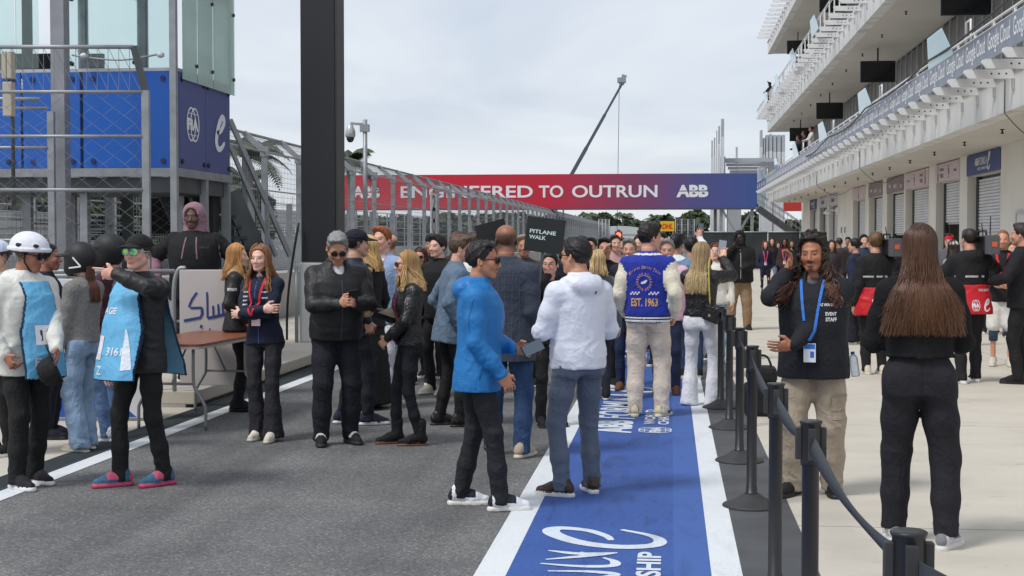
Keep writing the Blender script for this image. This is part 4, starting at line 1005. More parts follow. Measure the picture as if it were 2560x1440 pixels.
def tree(px, d, ptop, w, label, i=0):
    h = zat(ptop, d); p = at(px, d); t = empty('broadleaf_tree', p); tag(t, label, 'tree', 'trees beyond the track')
    c = link('crown', CROWNS[i % 3], t, (0, 0, h*.58)); c.scale = (w/2, w/2, h*.5); c.rotation_euler = (0, 0, i*1.1)
    tr = link('trunk', TRUNK, t); tr.scale = (h*.4, h*.4, h*.42)
def palm(px, d, ptop, label, i=0, fr=None):
    h = zat(ptop, d); p = at(px, d); t = empty('palm_tree', p); tag(t, label, 'palm tree', 'palm trees')
    f = fr or max(1.7, h*.3); hh = h-f*.45
    c = link('fronds', PALMS[i % 2], t, (0, 0, hh)); c.scale = (f, f, f); c.rotation_euler = (0, 0, i*1.7)
    tr = link('trunk', PTR, t); tr.scale = (hh*.9, hh*.9, hh)
palm(622, 60, 318, 'palm between the control stand and the black pillar', 0, 2.6)
palm(612, 64, 400, 'lower palm directly behind the control stand stairs', 1, 2.3)
palm(872, 70, 345, 'palm peeping out right of the black pillar', 1, 2.6)
for i, (px, top, lab) in enumerate(((1556, 522, 'palm under the bridge left of the far hedge'), (1638, 528, 'palm right of centre under the bridge, left of a pair'), (1660, 526, 'palm right of centre under the bridge, right of a pair'), (1748, 520, 'broad palm under the bridge beside the white block'),
                                    (1470, 522, 'palm under the bridge near the distant camera pole'))):
    palm(px, 190, top, lab, i, 2.6)
for i, (px, d, top, w, lab) in enumerate(((1590, 210, 545, 7, 'rounded tree under the bridge right of the lone palm'), (1615, 215, 552, 6, 'smaller rounded tree beside the pair of palms'), (1695, 200, 524, 6, 'tall tree under the bridge above the yellow sign'), (1730, 205, 522, 6, 'tall tree under the bridge left of the white block'), (1500, 200, 528, 7, 'dark tree behind the end of the debris fence'), (1435, 200, 530, 8, 'dark tree behind the bridge lettering'),
        (1890, 130, 530, 5, 'tree behind the bridge leg by the stair'), (1985, 125, 545, 4, 'small tree behind the grey stair'))):
    tree(px, d, top, w, lab, i)
for i in range(16):
    px = 880+i*36; tree(px, 150+random.uniform(-8, 14), 535+random.uniform(-8, 10), 7.5, 'dark tree seen through the debris fence below the bridge, %s from the left' % ORD[i], i)
for i in range(11):
    px = -40+i*62; d = 74+random.uniform(-6, 6); tree(px, d, 452+random.uniform(-25, 20), 6.0, 'dark tree across the track behind the chain-link, %s from the left edge' % ORD[i], i)
for i in range(4): palm(20+i*95, 66+3*i, 428+9*i, ['palm across the track at the far left edge', 'palm across the track behind the thick post', 'palm across the track under the blue cladding', 'palm across the track left of the boarded screen'][i], i, 2.4)

# far barrier and fence of the main track
M_FWALL = mat('far_wall', (.50, .50, .49, 1), .8, var=.2, vscale=.2)
fb = empty('track_barrier', (-24, 60, 0)); tag(fb, 'pale far concrete barrier with catch fence across the track', 'barrier'); iv = Matrix.Translation((24, -60, 0))
for k in range(22): chp(MB().box(-24.3, -24, 20+8*k, 27.95+8*k, 0, 1.1), 'block', M_FWALL, fb, iv)
fpm = MB().box(-.05, .05, -.05, .05, 1.1, 3.9).mesh('post', M_STEEL)
for k in range(44): o = link('post', fpm, fb, (-24.15, 20+4*k, 0)); o.matrix_parent_inverse = iv
mb = MB()
for z in (1.5, 2.1, 2.7, 3.3, 3.9): mb.tube([(-24.15, 20, z), (-24.15, 196, z)], .03, 4)
chp(mb, 'wires', M_STEEL, fb, iv)
# grandstand with stepped benches on scaffolding
M_BENCH = mat('bench_alu', (.55, .57, .60, 1), .5, .2); M_SCAF = mat('scaffold', (.42, .43, .44, 1), .5, .3)
def grandstand(y0, L, X, rows, label):
    g = empty('grandstand', (X, y0, 0)); tag(g, label, 'grandstand', 'grandstands across the track')
    for r in range(rows):
        z = 1.6+r*.42; x = -r*.75
        MB().box(x-.32, x, 0, L, z+.40, z+.45).build('bench', M_BENCH, g); MB().box(x-.75, x, 0, L, z, z+.05).build('tread', M_BENCH, g)
        MB().box(x-.02, x, 0, L, z-.36, z-.002).build('riser', mat('riser_pale', (.5, .47, .42, 1), .7), g)
    n = int(L/3)+1
    for k in range(n):
        y = L*k/(n-1); MB().tube([(0, y, 0), (0, y, 2.6)], .04, 5).tube([(-rows*.75, y, 0), (-rows*.75, y, 2.6+rows*.42)], .04, 5).tube([(0, y, 1.2), (-rows*.75, y, 1.2+rows*.42)], .035, 5).tube([(0, y, 0), (-rows*.75, y, 1.2+rows*.42)], .03, 5).build('scaffold_frame', M_SCAF, g)
    for z in (1.9, 2.6): MB().tube([(.05, 0, z), (.05, L, z)], .03, 5).build('front_rail', M_SCAF, g)
    for y in (0, L): MB().tube([(.0, y, 2.6), (-rows*.75, y, 2.6+rows*.42)], .035, 5).tube([(.0, y, 2.1), (-rows*.75, y, 2.1+rows*.42)], .03, 5).build('side_rail', M_SCAF, g)
    return g
grandstand(52, 26, -27.5, 9, 'pale grandstand seen between the control stand and the black pillar')
grandstand(86, 40, -28, 7, 'long pale grandstand seen through the debris fence right of the pillar')
# white marquees far beyond the lane end
for i, (px, w, top, lab) in enumerate(((1545, 9, 566, 'pale marquee with a curved roof behind the red signal light'),)):
    p = at(px, 185); t = empty('marquee', p); tag(t, lab, 'marquee'); h = zat(top, 185)
    MB().box(-w/2, w/2, 0, 6, 0, h*.7).build('wall', mat('marquee_wall', (.6, .62, .62, 1), .7), t)
    mb = MB(); pr = [(-w/2*math.cos(a), h*.7+(h*.32)*math.sin(a)) for a in [math.pi*k/12 for k in range(13)]]; mb.prism(pr, -.1, 6.1, 'xz'); mb.build('roof', mat('marquee_roof', (.55, .58, .58, 1), .6), t)
# end-of-lane fence cages
for i, (px, w, top, d, lab) in enumerate(((1510, 26, 548, 120, 'grey mesh cage at the end of the debris fence'), (1712, 46, 548, 130, 'grey mesh cage right of the yellow sign'))):
    p = at(px, d); t = empty('fence_cage', p); tag(t, lab, 'fence'); W = w/FPX*d; h = zat(top, d); mb = MB()
    for k in range(4): MB().tube([(-W/2+W*k/3, 0, 0), (-W/2+W*k/3, 0, h)], .05, 5).build('post', M_STEEL, t)
    for k in range(7): mb.tube([(-W/2, 0, h*(k+1)/7), (W/2, 0, h*(k+1)/7)], .025, 4)
    for k in range(12): mb.tube([(-W/2+W*k/11, 0, 0), (-W/2+W*k/11, 0, h)], .015, 4)
    o = mb.build('wire_mesh', M_WIRE, t); o['kind'] = 'stuff'
# yellow sponsor board
p = at(1668, 145); bz = zat(578, 145); bt = zat(553, 145)
t = empty('yellow_board', p); tag(t, 'small yellow board with red lettering far down the lane', 'sign')
W = 35/FPX*145; MB().box(-W/2, W/2, 0, .1, bz, bt).build('panel', mat('sign_yellow', (.80, .48, .01, 1), .6), t)
sign_text('lettering', 'DHL', mat('sign_red2', (.65, .02, .02, 1), .6), (0, 0, (bz+bt)/2), (1, 0, 0), (0, 0, 1), W*.75, .55, t, .03, .2, lift=.02)
for s in (-1, 1): MB().tube([(s*W*.4, .1, 0), (s*W*.4, .1, bt)], .06, 6).build('post', M_STEEL, t)
# red signal light on a pole in the lane
dS = 34; p = at(1546, dS); t = empty('signal_light', p); tag(t, 'black signal head with two lit red lamps above the crowd', 'signal light')
MB().tube([(0, .1, 0), (0, .1, 1.9)], .04, 8).build('pole', M_BLACK, t)
z0 = zat(612, dS); z1 = zat(578, dS)
MB().bbox(-.09, .09, 0, .12, z0, z1, .01).build('housing', mat('signal_red_case', (.16, .015, .012, 1), .5), t)
em = bpy.data.materials.new('lamp_red'); em.use_nodes = True; b = em.node_tree.nodes['Principled BSDF']; b.inputs['Base Color'].default_value = (.9, .1, .04, 1); b.inputs['Emission Color'].default_value = (1, .13, .05, 1); b.inputs['Emission Strength'].default_value = 2.2
for z in (z0+(z1-z0)*.27, z0+(z1-z0)*.73): MB().tube([(0, -.002, z), (0, -.03, z)], .062, 16).build('lamp', em, t)
# ================================================================== people kit: smooth-union solids meshed on a graded grid
def _ax(lo, hi, base, fine, spans):
    out = [lo]
    while out[-1] < hi:
        x = out[-1]; h = base
        for a, b in spans:
            if a-h <= x <= b: h = fine
        out.append(x+h)
    return np.array(out, np.float32)
class Vol:
    def __init__(s, lo, hi, base, fine=None, boxes=()):
        fine = fine or base
        s.ax = [_ax(lo[i], hi[i], base, fine, [(b[0][i], b[1][i]) for b in boxes]) for i in range(3)]
        s.f = np.full([len(a) for a in s.ax], .5, np.float32); s.id = np.zeros(s.f.shape, np.uint8); s.pad = base*2.5
    def sl(s, lo, hi, k):
        p = s.pad+k; r = []
        for i in range(3):
            a = int(np.searchsorted(s.ax[i], lo[i]-p)); b = int(np.searchsorted(s.ax[i], hi[i]+p))
            if b <= a: return None, None
            r.append(slice(a, b))
        X = s.ax[0][r[0]][:, None, None]; Y = s.ax[1][r[1]][None, :, None]; Z = s.ax[2][r[2]][None, None, :]
        return tuple(r), (X, Y, Z)
    def put(s, fn, lo, hi, k=.02, id=0, sub=False):
        r, P = s.sl(lo, hi, k)
        if r is None: return
        d = fn(*P).astype(np.float32); g = s.f[r]; d = np.broadcast_to(d, g.shape)
        if sub:
            h = np.clip(.5-.5*(g+d)/k, 0, 1); s.f[r] = g*(1-h)-d*h+k*h*(1-h); return
        h = np.clip(.5+.5*(g-d)/k, 0, 1); i = s.id[r]; i[d < g] = id; s.id[r] = i
        s.f[r] = g*(1-h)+d*h-k*h*(1-h)
    def rc(s, a, b, r1, r2, k=.02, id=0):
        a = np.array(a, float); b = np.array(b, float); ba = b-a; L = ba.dot(ba)+1e-9; m = max(r1, r2)
        def fn(X, Y, Z):
            x, y, z = X-a[0], Y-a[1], Z-a[2]; h = np.clip((x*ba[0]+y*ba[1]+z*ba[2])/L, 0, 1)
            return np.sqrt((x-h*ba[0])**2+(y-h*ba[1])**2+(z-h*ba[2])**2)-(r1+(r2-r1)*h)
        s.put(fn, np.minimum(a, b)-m, np.maximum(a, b)+m, k, id)
    def chain(s, pts, rs, k=.02, id=0):
        for i in range(len(pts)-1): s.rc(pts[i], pts[i+1], rs[i], rs[i+1], k, id)
    def ell(s, c, r, Rm=None, k=.02, id=0, sub=False):
        c = np.array(c, float); r = np.array(r, float); M = np.eye(3) if Rm is None else np.array(Rm); m = max(r)
        def fn(X, Y, Z):
            x, y, z = X-c[0], Y-c[1], Z-c[2]
            a = (M[0, 0]*x+M[1, 0]*y+M[2, 0]*z)/r[0]; b = (M[0, 1]*x+M[1, 1]*y+M[2, 1]*z)/r[1]; e = (M[0, 2]*x+M[1, 2]*y+M[2, 2]*z)/r[2]
            k0 = np.sqrt(a*a+b*b+e*e); k1 = np.sqrt((a/r[0])**2+(b/r[1])**2+(e/r[2])**2)+1e-6
            return k0*(k0-1)/k1
        s.put(fn, c-m, c+m, k, id, sub)
    def loft(s, o, Rm, zs, A, B, C, z0, z1, k=.02, id=0, n=2.4, front=None):
        "superellipse cross-sections stacked on the local z axis"
        o = np.array(o, float); M = np.array(Rm); zs = np.array(zs); m = max(max(A), max(B))+.05
        c0 = o+M@np.array([0, 0, z0]); c1 = o+M@np.array([0, 0, z1])
        def fn(X, Y, Z):
            x, y, z = X-o[0], Y-o[1], Z-o[2]
            a = M[0, 0]*x+M[1, 0]*y+M[2, 0]*z; b = M[0, 1]*x+M[1, 1]*y+M[2, 1]*z; e = M[0, 2]*x+M[1, 2]*y+M[2, 2]*z
            a = np.broadcast_to(a, np.broadcast(a, b, e).shape); ew = np.broadcast_to(e, a.shape)
            ra = np.interp(ew, zs, A); rb = np.interp(ew, zs, B); cy = np.interp(ew, zs, C)
            q = (np.abs(a/ra)**n+np.abs((b-cy)/rb)**n)**(1/n)
            d = (q-1)*np.minimum(ra, rb)
            return np.maximum(np.maximum(d, z0-e), e-z1)
        s.put(fn, np.minimum(c0, c1)-m, np.maximum(c0, c1)+m, k, id)
    def noise(s, seed, amp, wl, zbias=1.0, only=None):
        m = np.abs(s.f) < .035; ix = np.nonzero(m)
        P = np.stack([s.ax[i][ix[i]] for i in range(3)], 1).astype(np.float64)
        if not len(P): return
        rs = np.random.RandomState(seed); out = np.zeros(len(P))
        w = 1.3*np.sin(P@rs.normal(size=3)*11+rs.rand()*6)+1.0*np.sin(P@rs.normal(size=3)*19+rs.rand()*6)
        for i in range(4):
            k = rs.normal(size=3)*np.array([1, 1, zbias]); k /= np.linalg.norm(k)
            out += (1-np.abs(np.sin(P@k*(math.pi/(wl*rs.uniform(.8, 2.0)))+w*.8+rs.rand()*6)))**2.2*rs.uniform(.5, 1.4)
        a = amp if only is None else amp*only(P)
        s.f[ix] -= ((out/4-.25)*2.6*a).astype(np.float32)
    def mesh(s):
        f = s.f; sg = f < 0; ax = s.ax
        cnt = np.zeros([n-1 for n in f.shape], np.uint8)
        for dx in (0, 1):
            for dy in (0, 1):
                for dz in (0, 1): cnt += sg[dx:dx+cnt.shape[0], dy:dy+cnt.shape[1], dz:dz+cnt.shape[2]]
        act = (cnt > 0) & (cnt < 8); I, J, K = np.nonzero(act); n = len(I)
        idx = -np.ones(cnt.shape, np.int32); idx[I, J, K] = np.arange(n)
        cs = [(a, b, c) for a in (0, 1) for b in (0, 1) for c in (0, 1)]
        val = np.stack([f[I+a, J+b, K+c] for a, b, c in cs], 1)
        pos = np.zeros((n, 3)); num = np.zeros(n)
        co = [np.stack([ax[0][I+a], ax[1][J+b], ax[2][K+c]], 1) for a, b, c in cs]
        for p in range(8):
            for q in range(p+1, 8):
                if sum(abs(cs[p][t]-cs[q][t]) for t in range(3)) != 1: continue
                fa, fb = val[:, p], val[:, q]; m = (fa < 0) != (fb < 0); t = np.where(m, fa/(fa-fb+1e-12), 0)
                pos += np.where(m[:, None], co[p]+(co[q]-co[p])*t[:, None], 0); num += m
        pos /= num[:, None]
        am = val.argmin(1); offs = np.array(cs)[am]; vid = s.id[I+offs[:, 0], J+offs[:, 1], K+offs[:, 2]]
        F = []
        for axn in range(3):
            sh = list(f.shape); sh[axn] -= 1
            s0 = [slice(None)]*3; s1 = [slice(None)]*3; s0[axn] = slice(0, -1); s1[axn] = slice(1, None)
            for t in range(3):
                if t != axn: s0[t] = slice(1, -1); s1[t] = slice(1, -1)
            a = sg[tuple(s0)]; b = sg[tuple(s1)]; ch = np.nonzero(a != b)
            if not len(ch[0]): continue
            flip = a[ch]; c = [ch[t]+(0 if t == axn else 1) for t in range(3)]
            u, v = [(1, 2), (2, 0), (0, 1)][axn]
            def cell(du, dv):
                q = [c[0].copy(), c[1].copy(), c[2].copy()]; q[u] += du; q[v] += dv; return idx[q[0], q[1], q[2]]
            A, B, C_, D = cell(-1, -1), cell(0, -1), cell(0, 0), cell(-1, 0)
            qd = np.stack([A, B, C_, D], 1); qd[~flip] = qd[~flip][:, ::-1]; F.append(qd)
        F = np.concatenate(F); F = F[(F >= 0).all(1)]
        return pos, F, vid
def np_mesh(name, V, F, mats, mi=None, col=None, smooth=True):
    me = bpy.data.meshes.new(name); F = np.asarray(F, np.int32); k = F.shape[1]
    me.vertices.add(len(V)); me.vertices.foreach_set('co', np.asarray(V, np.float32).ravel())
    me.loops.add(F.size); me.loops.foreach_set('vertex_index', F.ravel())
    me.polygons.add(len(F)); me.polygons.foreach_set('loop_start', np.arange(0, F.size, k, dtype=np.int32))
    if smooth: me.polygons.foreach_set('use_smooth', np.ones(len(F), bool))
    for m in mats: me.materials.append(m)
    if mi is not None: me.polygons.foreach_set('material_index', np.asarray(mi, np.int32))
    if col is not None:
        ca = me.color_attributes.new('tone', 'FLOAT_COLOR', 'POINT'); ca.data.foreach_set('color', np.asarray(col, np.float32).ravel())
    me.update(calc_edges=True); me.validate(); return me
def rx(a): c, s = math.cos(R(a)), math.sin(R(a)); return np.array([[1, 0, 0], [0, c, -s], [0, s, c]])
def ry(a): c, s = math.cos(R(a)), math.sin(R(a)); return np.array([[c, 0, s], [0, 1, 0], [-s, 0, c]])
def rz(a): c, s = math.cos(R(a)), math.sin(R(a)); return np.array([[c, -s, 0], [s, c, 0], [0, 0, 1]])
def nrm(v): v = np.array(v, float); return v/(np.linalg.norm(v)+1e-9)
def ik(S, T, a, b, pole):
    S = np.array(S, float); d = np.array(T, float)-S; L = min(np.linalg.norm(d), .998*(a+b)); u = nrm(d)
    x = (a*a-b*b+L*L)/(2*L); h = math.sqrt(max(a*a-x*x, 0)); p = np.array(pole, float); p = nrm(p-u*p.dot(u))
    return S+u*x+p*h, S+u*L

# ---- materials for people
def tone_mat(name, rough=.55, sss=0.0):
    m = bpy.data.materials.new(name); m.use_nodes = True; t = m.node_tree; b = t.nodes['Principled BSDF']; b.inputs['Roughness'].default_value = rough
    at_ = t.nodes.new('ShaderNodeAttribute'); at_.attribute_name = 'tone'; t.links.new(at_.outputs['Color'], b.inputs['Base Color'])
    n = t.nodes.new('ShaderNodeTexNoise'); n.inputs['Scale'].default_value = 160; tc = t.nodes.new('ShaderNodeTexCoord'); t.links.new(tc.outputs['Object'], n.inputs['Vector'])
    bp = t.nodes.new('ShaderNodeBump'); bp.inputs['Strength'].default_value = .12; bp.inputs['Distance'].default_value = .004; t.links.new(n.outputs['Fac'], bp.inputs['Height']); t.links.new(bp.outputs[0], b.inputs['Normal'])
    return m
M_SKIN = tone_mat('skin', .5)
def hair_mat(name, rough=.42, stretch=(1, 1, .12), scale=150):
    m = bpy.data.materials.new(name); m.use_nodes = True; t = m.node_tree; b = t.nodes['Principled BSDF']; b.inputs['Roughness'].default_value = rough
    b.inputs['Specular IOR Level'].default_value = .35
    a = t.nodes.new('ShaderNodeAttribute'); a.attribute_name = 'tone'
    tc = t.nodes.new('ShaderNodeTexCoord'); mp = t.nodes.new('ShaderNodeMapping'); mp.inputs['Scale'].default_value = stretch; t.links.new(tc.outputs['Object'], mp.inputs[0])
    n = t.nodes.new('ShaderNodeTexNoise'); n.inputs['Scale'].default_value = scale; n.inputs['Detail'].default_value = 3; t.links.new(mp.outputs[0], n.inputs['Vector'])
    rp = t.nodes.new('ShaderNodeValToRGB'); t.links.new(n.outputs['Fac'], rp.inputs[0]); rp.color_ramp.elements[0].color = (.55, .55, .55, 1); rp.color_ramp.elements[1].color = (1.25, 1.25, 1.25, 1); rp.color_ramp.elements[0].position = .3; rp.color_ramp.elements[1].position = .7
    mx = t.nodes.new('ShaderNodeMixRGB'); mx.blend_type = 'MULTIPLY'; mx.inputs[0].default_value = 1; t.links.new(a.outputs['Color'], mx.inputs[1]); t.links.new(rp.outputs[0], mx.inputs[2]); t.links.new(mx.outputs[0], b.inputs['Base Color'])
    bp = t.nodes.new('ShaderNodeBump'); bp.inputs['Strength'].default_value = .6; bp.inputs['Distance'].default_value = .006; t.links.new(n.outputs['Fac'], bp.inputs['Height']); t.links.new(bp.outputs[0], b.inputs['Normal'])
    return m
M_HAIR = hair_mat('hair'); M_STRAND = tone_mat('hair_strand', .38)
def cloth(c, kind='cloth'):
    "c: sRGB triple; kinds: cloth knit denim leather shell rubber"
    key = 'cloth_%s_%d_%d_%d' % ((kind,)+tuple(c)); col = rgb(*c)
    if key in _mats: return _mats[key]
    col = (max(col[0], .0125), max(col[1], .0125), max(col[2], .0135), 1)
    if kind == 'rubber': return mat(key, col, .6, var=.06, vscale=30)
    rough, fine, fs, crease, cs, var, vs, spec = {'cloth': (.82, .30, 230, .34, 7, .10, 12, .35), 'denim': (.85, .5, 260, .38, 7, .30, 10, .3), 'leather': (.40, .25, 90, .5, 9, .15, 8, .5), 'shell': (.52, .10, 180, .22, 6, .06, 6, .4), 'knit': (.95, .8, 170, .30, 7, .18, 70, .2)}[kind]
    m = bpy.data.materials.new(key); m.use_nodes = True; t = m.node_tree; b = t.nodes['Principled BSDF']; b.inputs['Roughness'].default_value = rough; b.inputs['Specular IOR Level'].default_value = spec
    if kind in ('cloth', 'knit') and sum(c) > 200: b.inputs['Sheen Weight'].default_value = .08
    tc = t.nodes.new('ShaderNodeTexCoord'); O = tc.outputs['Object']
    def noise(sc, det, dist, vec=O, rgh=.5):
        n = t.nodes.new('ShaderNodeTexNoise'); n.inputs['Scale'].default_value = sc; n.inputs['Detail'].default_value = det; n.inputs['Distortion'].default_value = dist; n.inputs['Roughness'].default_value = rgh; t.links.new(vec, n.inputs['Vector']); return n.outputs['Fac']
    def mth(op, a, b=None):
        n = t.nodes.new('ShaderNodeMath'); n.operation = op
        for i, v in enumerate((a, b)):
            if v is None: continue
            if isinstance(v, (int, float)): n.inputs[i].default_value = v
            else: t.links.new(v, n.inputs[i])
        return n.outputs[0]
    nv = noise(vs, 5, 0); rp = t.nodes.new('ShaderNodeValToRGB'); t.links.new(nv, rp.inputs[0]); rp.color_ramp.elements[0].position = .3; rp.color_ramp.elements[1].position = .7
    rp.color_ramp.elements[0].color = [v*(1-var) for v in col[:3]]+[1]; rp.color_ramp.elements[1].color = [min(1, v*(1+var)) for v in col[:3]]+[1]; t.links.new(rp.outputs[0], b.inputs['Base Color'])
    # sharp pulled creases: folded noise, two directions
    mp = t.nodes.new('ShaderNodeMapping'); mp.inputs['Rotation'].default_value = (.5, .6, .3); mp.inputs['Scale'].default_value = (1, 1.3, .55); t.links.new(O, mp.inputs[0])
    mp2 = t.nodes.new('ShaderNodeMapping'); mp2.inputs['Rotation'].default_value = (-.6, .3, 1.1); mp2.inputs['Scale'].default_value = (1.2, .6, 1.1); t.links.new(O, mp2.inputs[0])
    c1 = mth('POWER', mth('SUBTRACT', 1.0, mth('MULTIPLY', mth('ABSOLUTE', mth('SUBTRACT', noise(cs, 1.5, 1.6, mp.outputs[0]), .5)), 4.0)), 2.0)
    c2 = mth('POWER', mth('SUBTRACT', 1.0, mth('MULTIPLY', mth('ABSOLUTE', mth('SUBTRACT', noise(cs*1.7, 1.5, 1.2, mp2.outputs[0]), .5)), 4.0)), 2.0)
    hgt = mth('ADD', c1, mth('MULTIPLY', c2, .6))
    b1 = t.nodes.new('ShaderNodeBump'); b1.inputs['Strength'].default_value = crease; b1.inputs['Distance'].default_value = .012; t.links.new(hgt, b1.inputs['Height'])
    b2 = t.nodes.new('ShaderNodeBump'); b2.inputs['Strength'].default_value = fine; b2.inputs['Distance'].default_value = .002; t.links.new(noise(fs, 3, 0), b2.inputs['Height']); t.links.new(b1.outputs[0], b2.inputs['Normal']); t.links.new(b2.outputs[0], b.inputs['Normal'])
    _mats[key] = m; return m

TZ = np.array([-.22, -.12, 0, .10, .20, .30, .38, .44, .485, .53, .60])
def torso_profile(sex, w, belly=0.0):
    if sex == 'f':
        A = np.array([.168, .168, .150, .122, .126, .136, .136, .116, .078, .050, .046]); B = np.array([.108, .112, .098, .082, .090, .112, .104, .084, .066, .050, .046]); C = np.array([-.015, -.012, -.006, 0, .004, .016, .010, -.002, -.010, -.012, -.012])
    else:
        A = np.array([.158, .158, .150, .142, .146, .156, .156, .136, .092, .058, .054]); B = np.array([.108, .110, .106, .102, .106, .114, .108, .090, .072, .058, .054]); C = np.array([-.01, -.008, -.004, .002, .008, .010, .006, -.006, -.012, -.012, -.012])
    g = np.interp(TZ, [-.2, .05, .2, .35, .6], [.6, 1, 1, .3, 0])
    return A*w+.35*belly*g, B*w+belly*g, C+.75*belly*g

def hair_path(hc, Rh, phi, L, spread, depth, hz=1.0, wave=0.0, ph=0.0, lift=0.0, n=20, curl=None, part=0.0):
    "one lock: from the parting over the skull, then hanging"
    A = np.array([.083+lift, .104+lift, .098+lift]); c0 = np.array([0, -.014, .028])
    out = []; nh = 8
    for i in range(nh):
        th = R(8+92*i/(nh-1)); x = math.sin(phi)*math.sin(th); y = -math.cos(phi)*math.sin(th); z = math.cos(th)
        p = c0+A*np.array([x+part*(1-i/(nh-1)), y+.12*(1-i/(nh-1)), z]); out.append(hc+Rh@p)
    p0 = out[-1]; dirxy = np.array([math.sin(phi), -math.cos(phi)]); back = Rh@np.array([0, -1, 0]); side = Rh@np.array([1, 0, 0])
    for i in range(1, n+1):
        s = i/n; e = s*s*(3-2*s); dz = L*s
        tx = math.sin(phi)*(.075+spread*s); ty = depth if math.cos(phi) > -.2 else -depth*.35
        q = p0+np.array([0, 0, -dz])*1.0+side*(tx-math.sin(phi)*A[0])*e+back*((ty-A[1]*max(math.cos(phi), -.1))*e*.9)
        if wave: q = q+side*(wave*math.sin(s*9+ph))*s+back*(wave*.7*math.cos(s*8+ph*1.7))*s
        if curl: a = s*curl[1]+ph*3; q = q+side*curl[0]*math.cos(a)+back*curl[0]*math.sin(a)
        out.append(q)
    return out

def push_out(P, pts, gap=.006):
    "keep hair outside the garment"
    out = []; ax = P.T((0, 0, .3)); zt = P.sh[0][2]+.05
    for p in pts:
        p = np.array(p)
        if p[2] < zt and hasattr(P, 'bvh'):
            v = P.Rt[:, 1]*(1 if (p-ax).dot(P.Rt[:, 1]) > .035 else -1)
            hit = P.bvh.ray_cast(Vector(p+v*.35), Vector(-v), .6)
            if hit[0] is not None:
                h = np.array(hit[0])+v*gap
                if (h-p).dot(v) > 0: p = h
        out.append(p)
    return out
def strands_mesh(paths, rad):
    "three-sided tapering tubes along many paths at once; paths (n, m, 3), rad (m,)"
    Pt = np.array(paths); n, m, _ = Pt.shape; t = np.gradient(Pt, axis=1); t /= np.linalg.norm(t, axis=2, keepdims=True)+1e-9
    ref = np.zeros_like(t); ref[..., 0] = .3; ref[..., 1] = 1.0; u = np.cross(t, ref); u /= np.linalg.norm(u, axis=2, keepdims=True)+1e-9; w = np.cross(t, u)
    V = np.stack([Pt+(u*math.cos(a)+w*math.sin(a))*rad[None, :, None] for a in (0, 2.0944, 4.18879)], 2).reshape(-1, 3)
    i = np.arange(n)[:, None, None]*m*3; j = np.arange(m-1)[None, :, None]*3; k = np.arange(3)[None, None, :]; k2 = (k+1) % 3
    F = np.stack([i+j+k, i+j+k2, i+j+3+k2, i+j+3+k], 3).reshape(-1, 4); return V, F
def thin(V, F, keep, cell):
    "coarsen the body where clothes cover it: merge vertices on a grid outside the kept boxes"
    k = np.zeros(len(V), bool)
    for lo, hi in keep: k |= ((V > lo) & (V < hi)).all(1)
    q = np.floor(V/cell).astype(np.int64); key = (q[:, 0]+500)*4000000+(q[:, 1]+500)*2000+(q[:, 2]+500); key[k] = -1-np.arange(k.sum())
    u, inv = np.unique(key, return_inverse=True); n = len(u); P = np.zeros((n, 3)); c = np.bincount(inv, minlength=n)
    for i in range(3): P[:, i] = np.bincount(inv, V[:, i], n)/c
    F = inv[F]; T = np.concatenate([F[:, [0, 1, 2]], F[:, [0, 2, 3]]]); T = T[(T[:, 0] != T[:, 1]) & (T[:, 1] != T[:, 2]) & (T[:, 0] != T[:, 2])]
    _, ix = np.unique(np.sort(T, 1), axis=0, return_index=True); return P, T[np.sort(ix)]
class Person: pass
N_PERSON = [0]
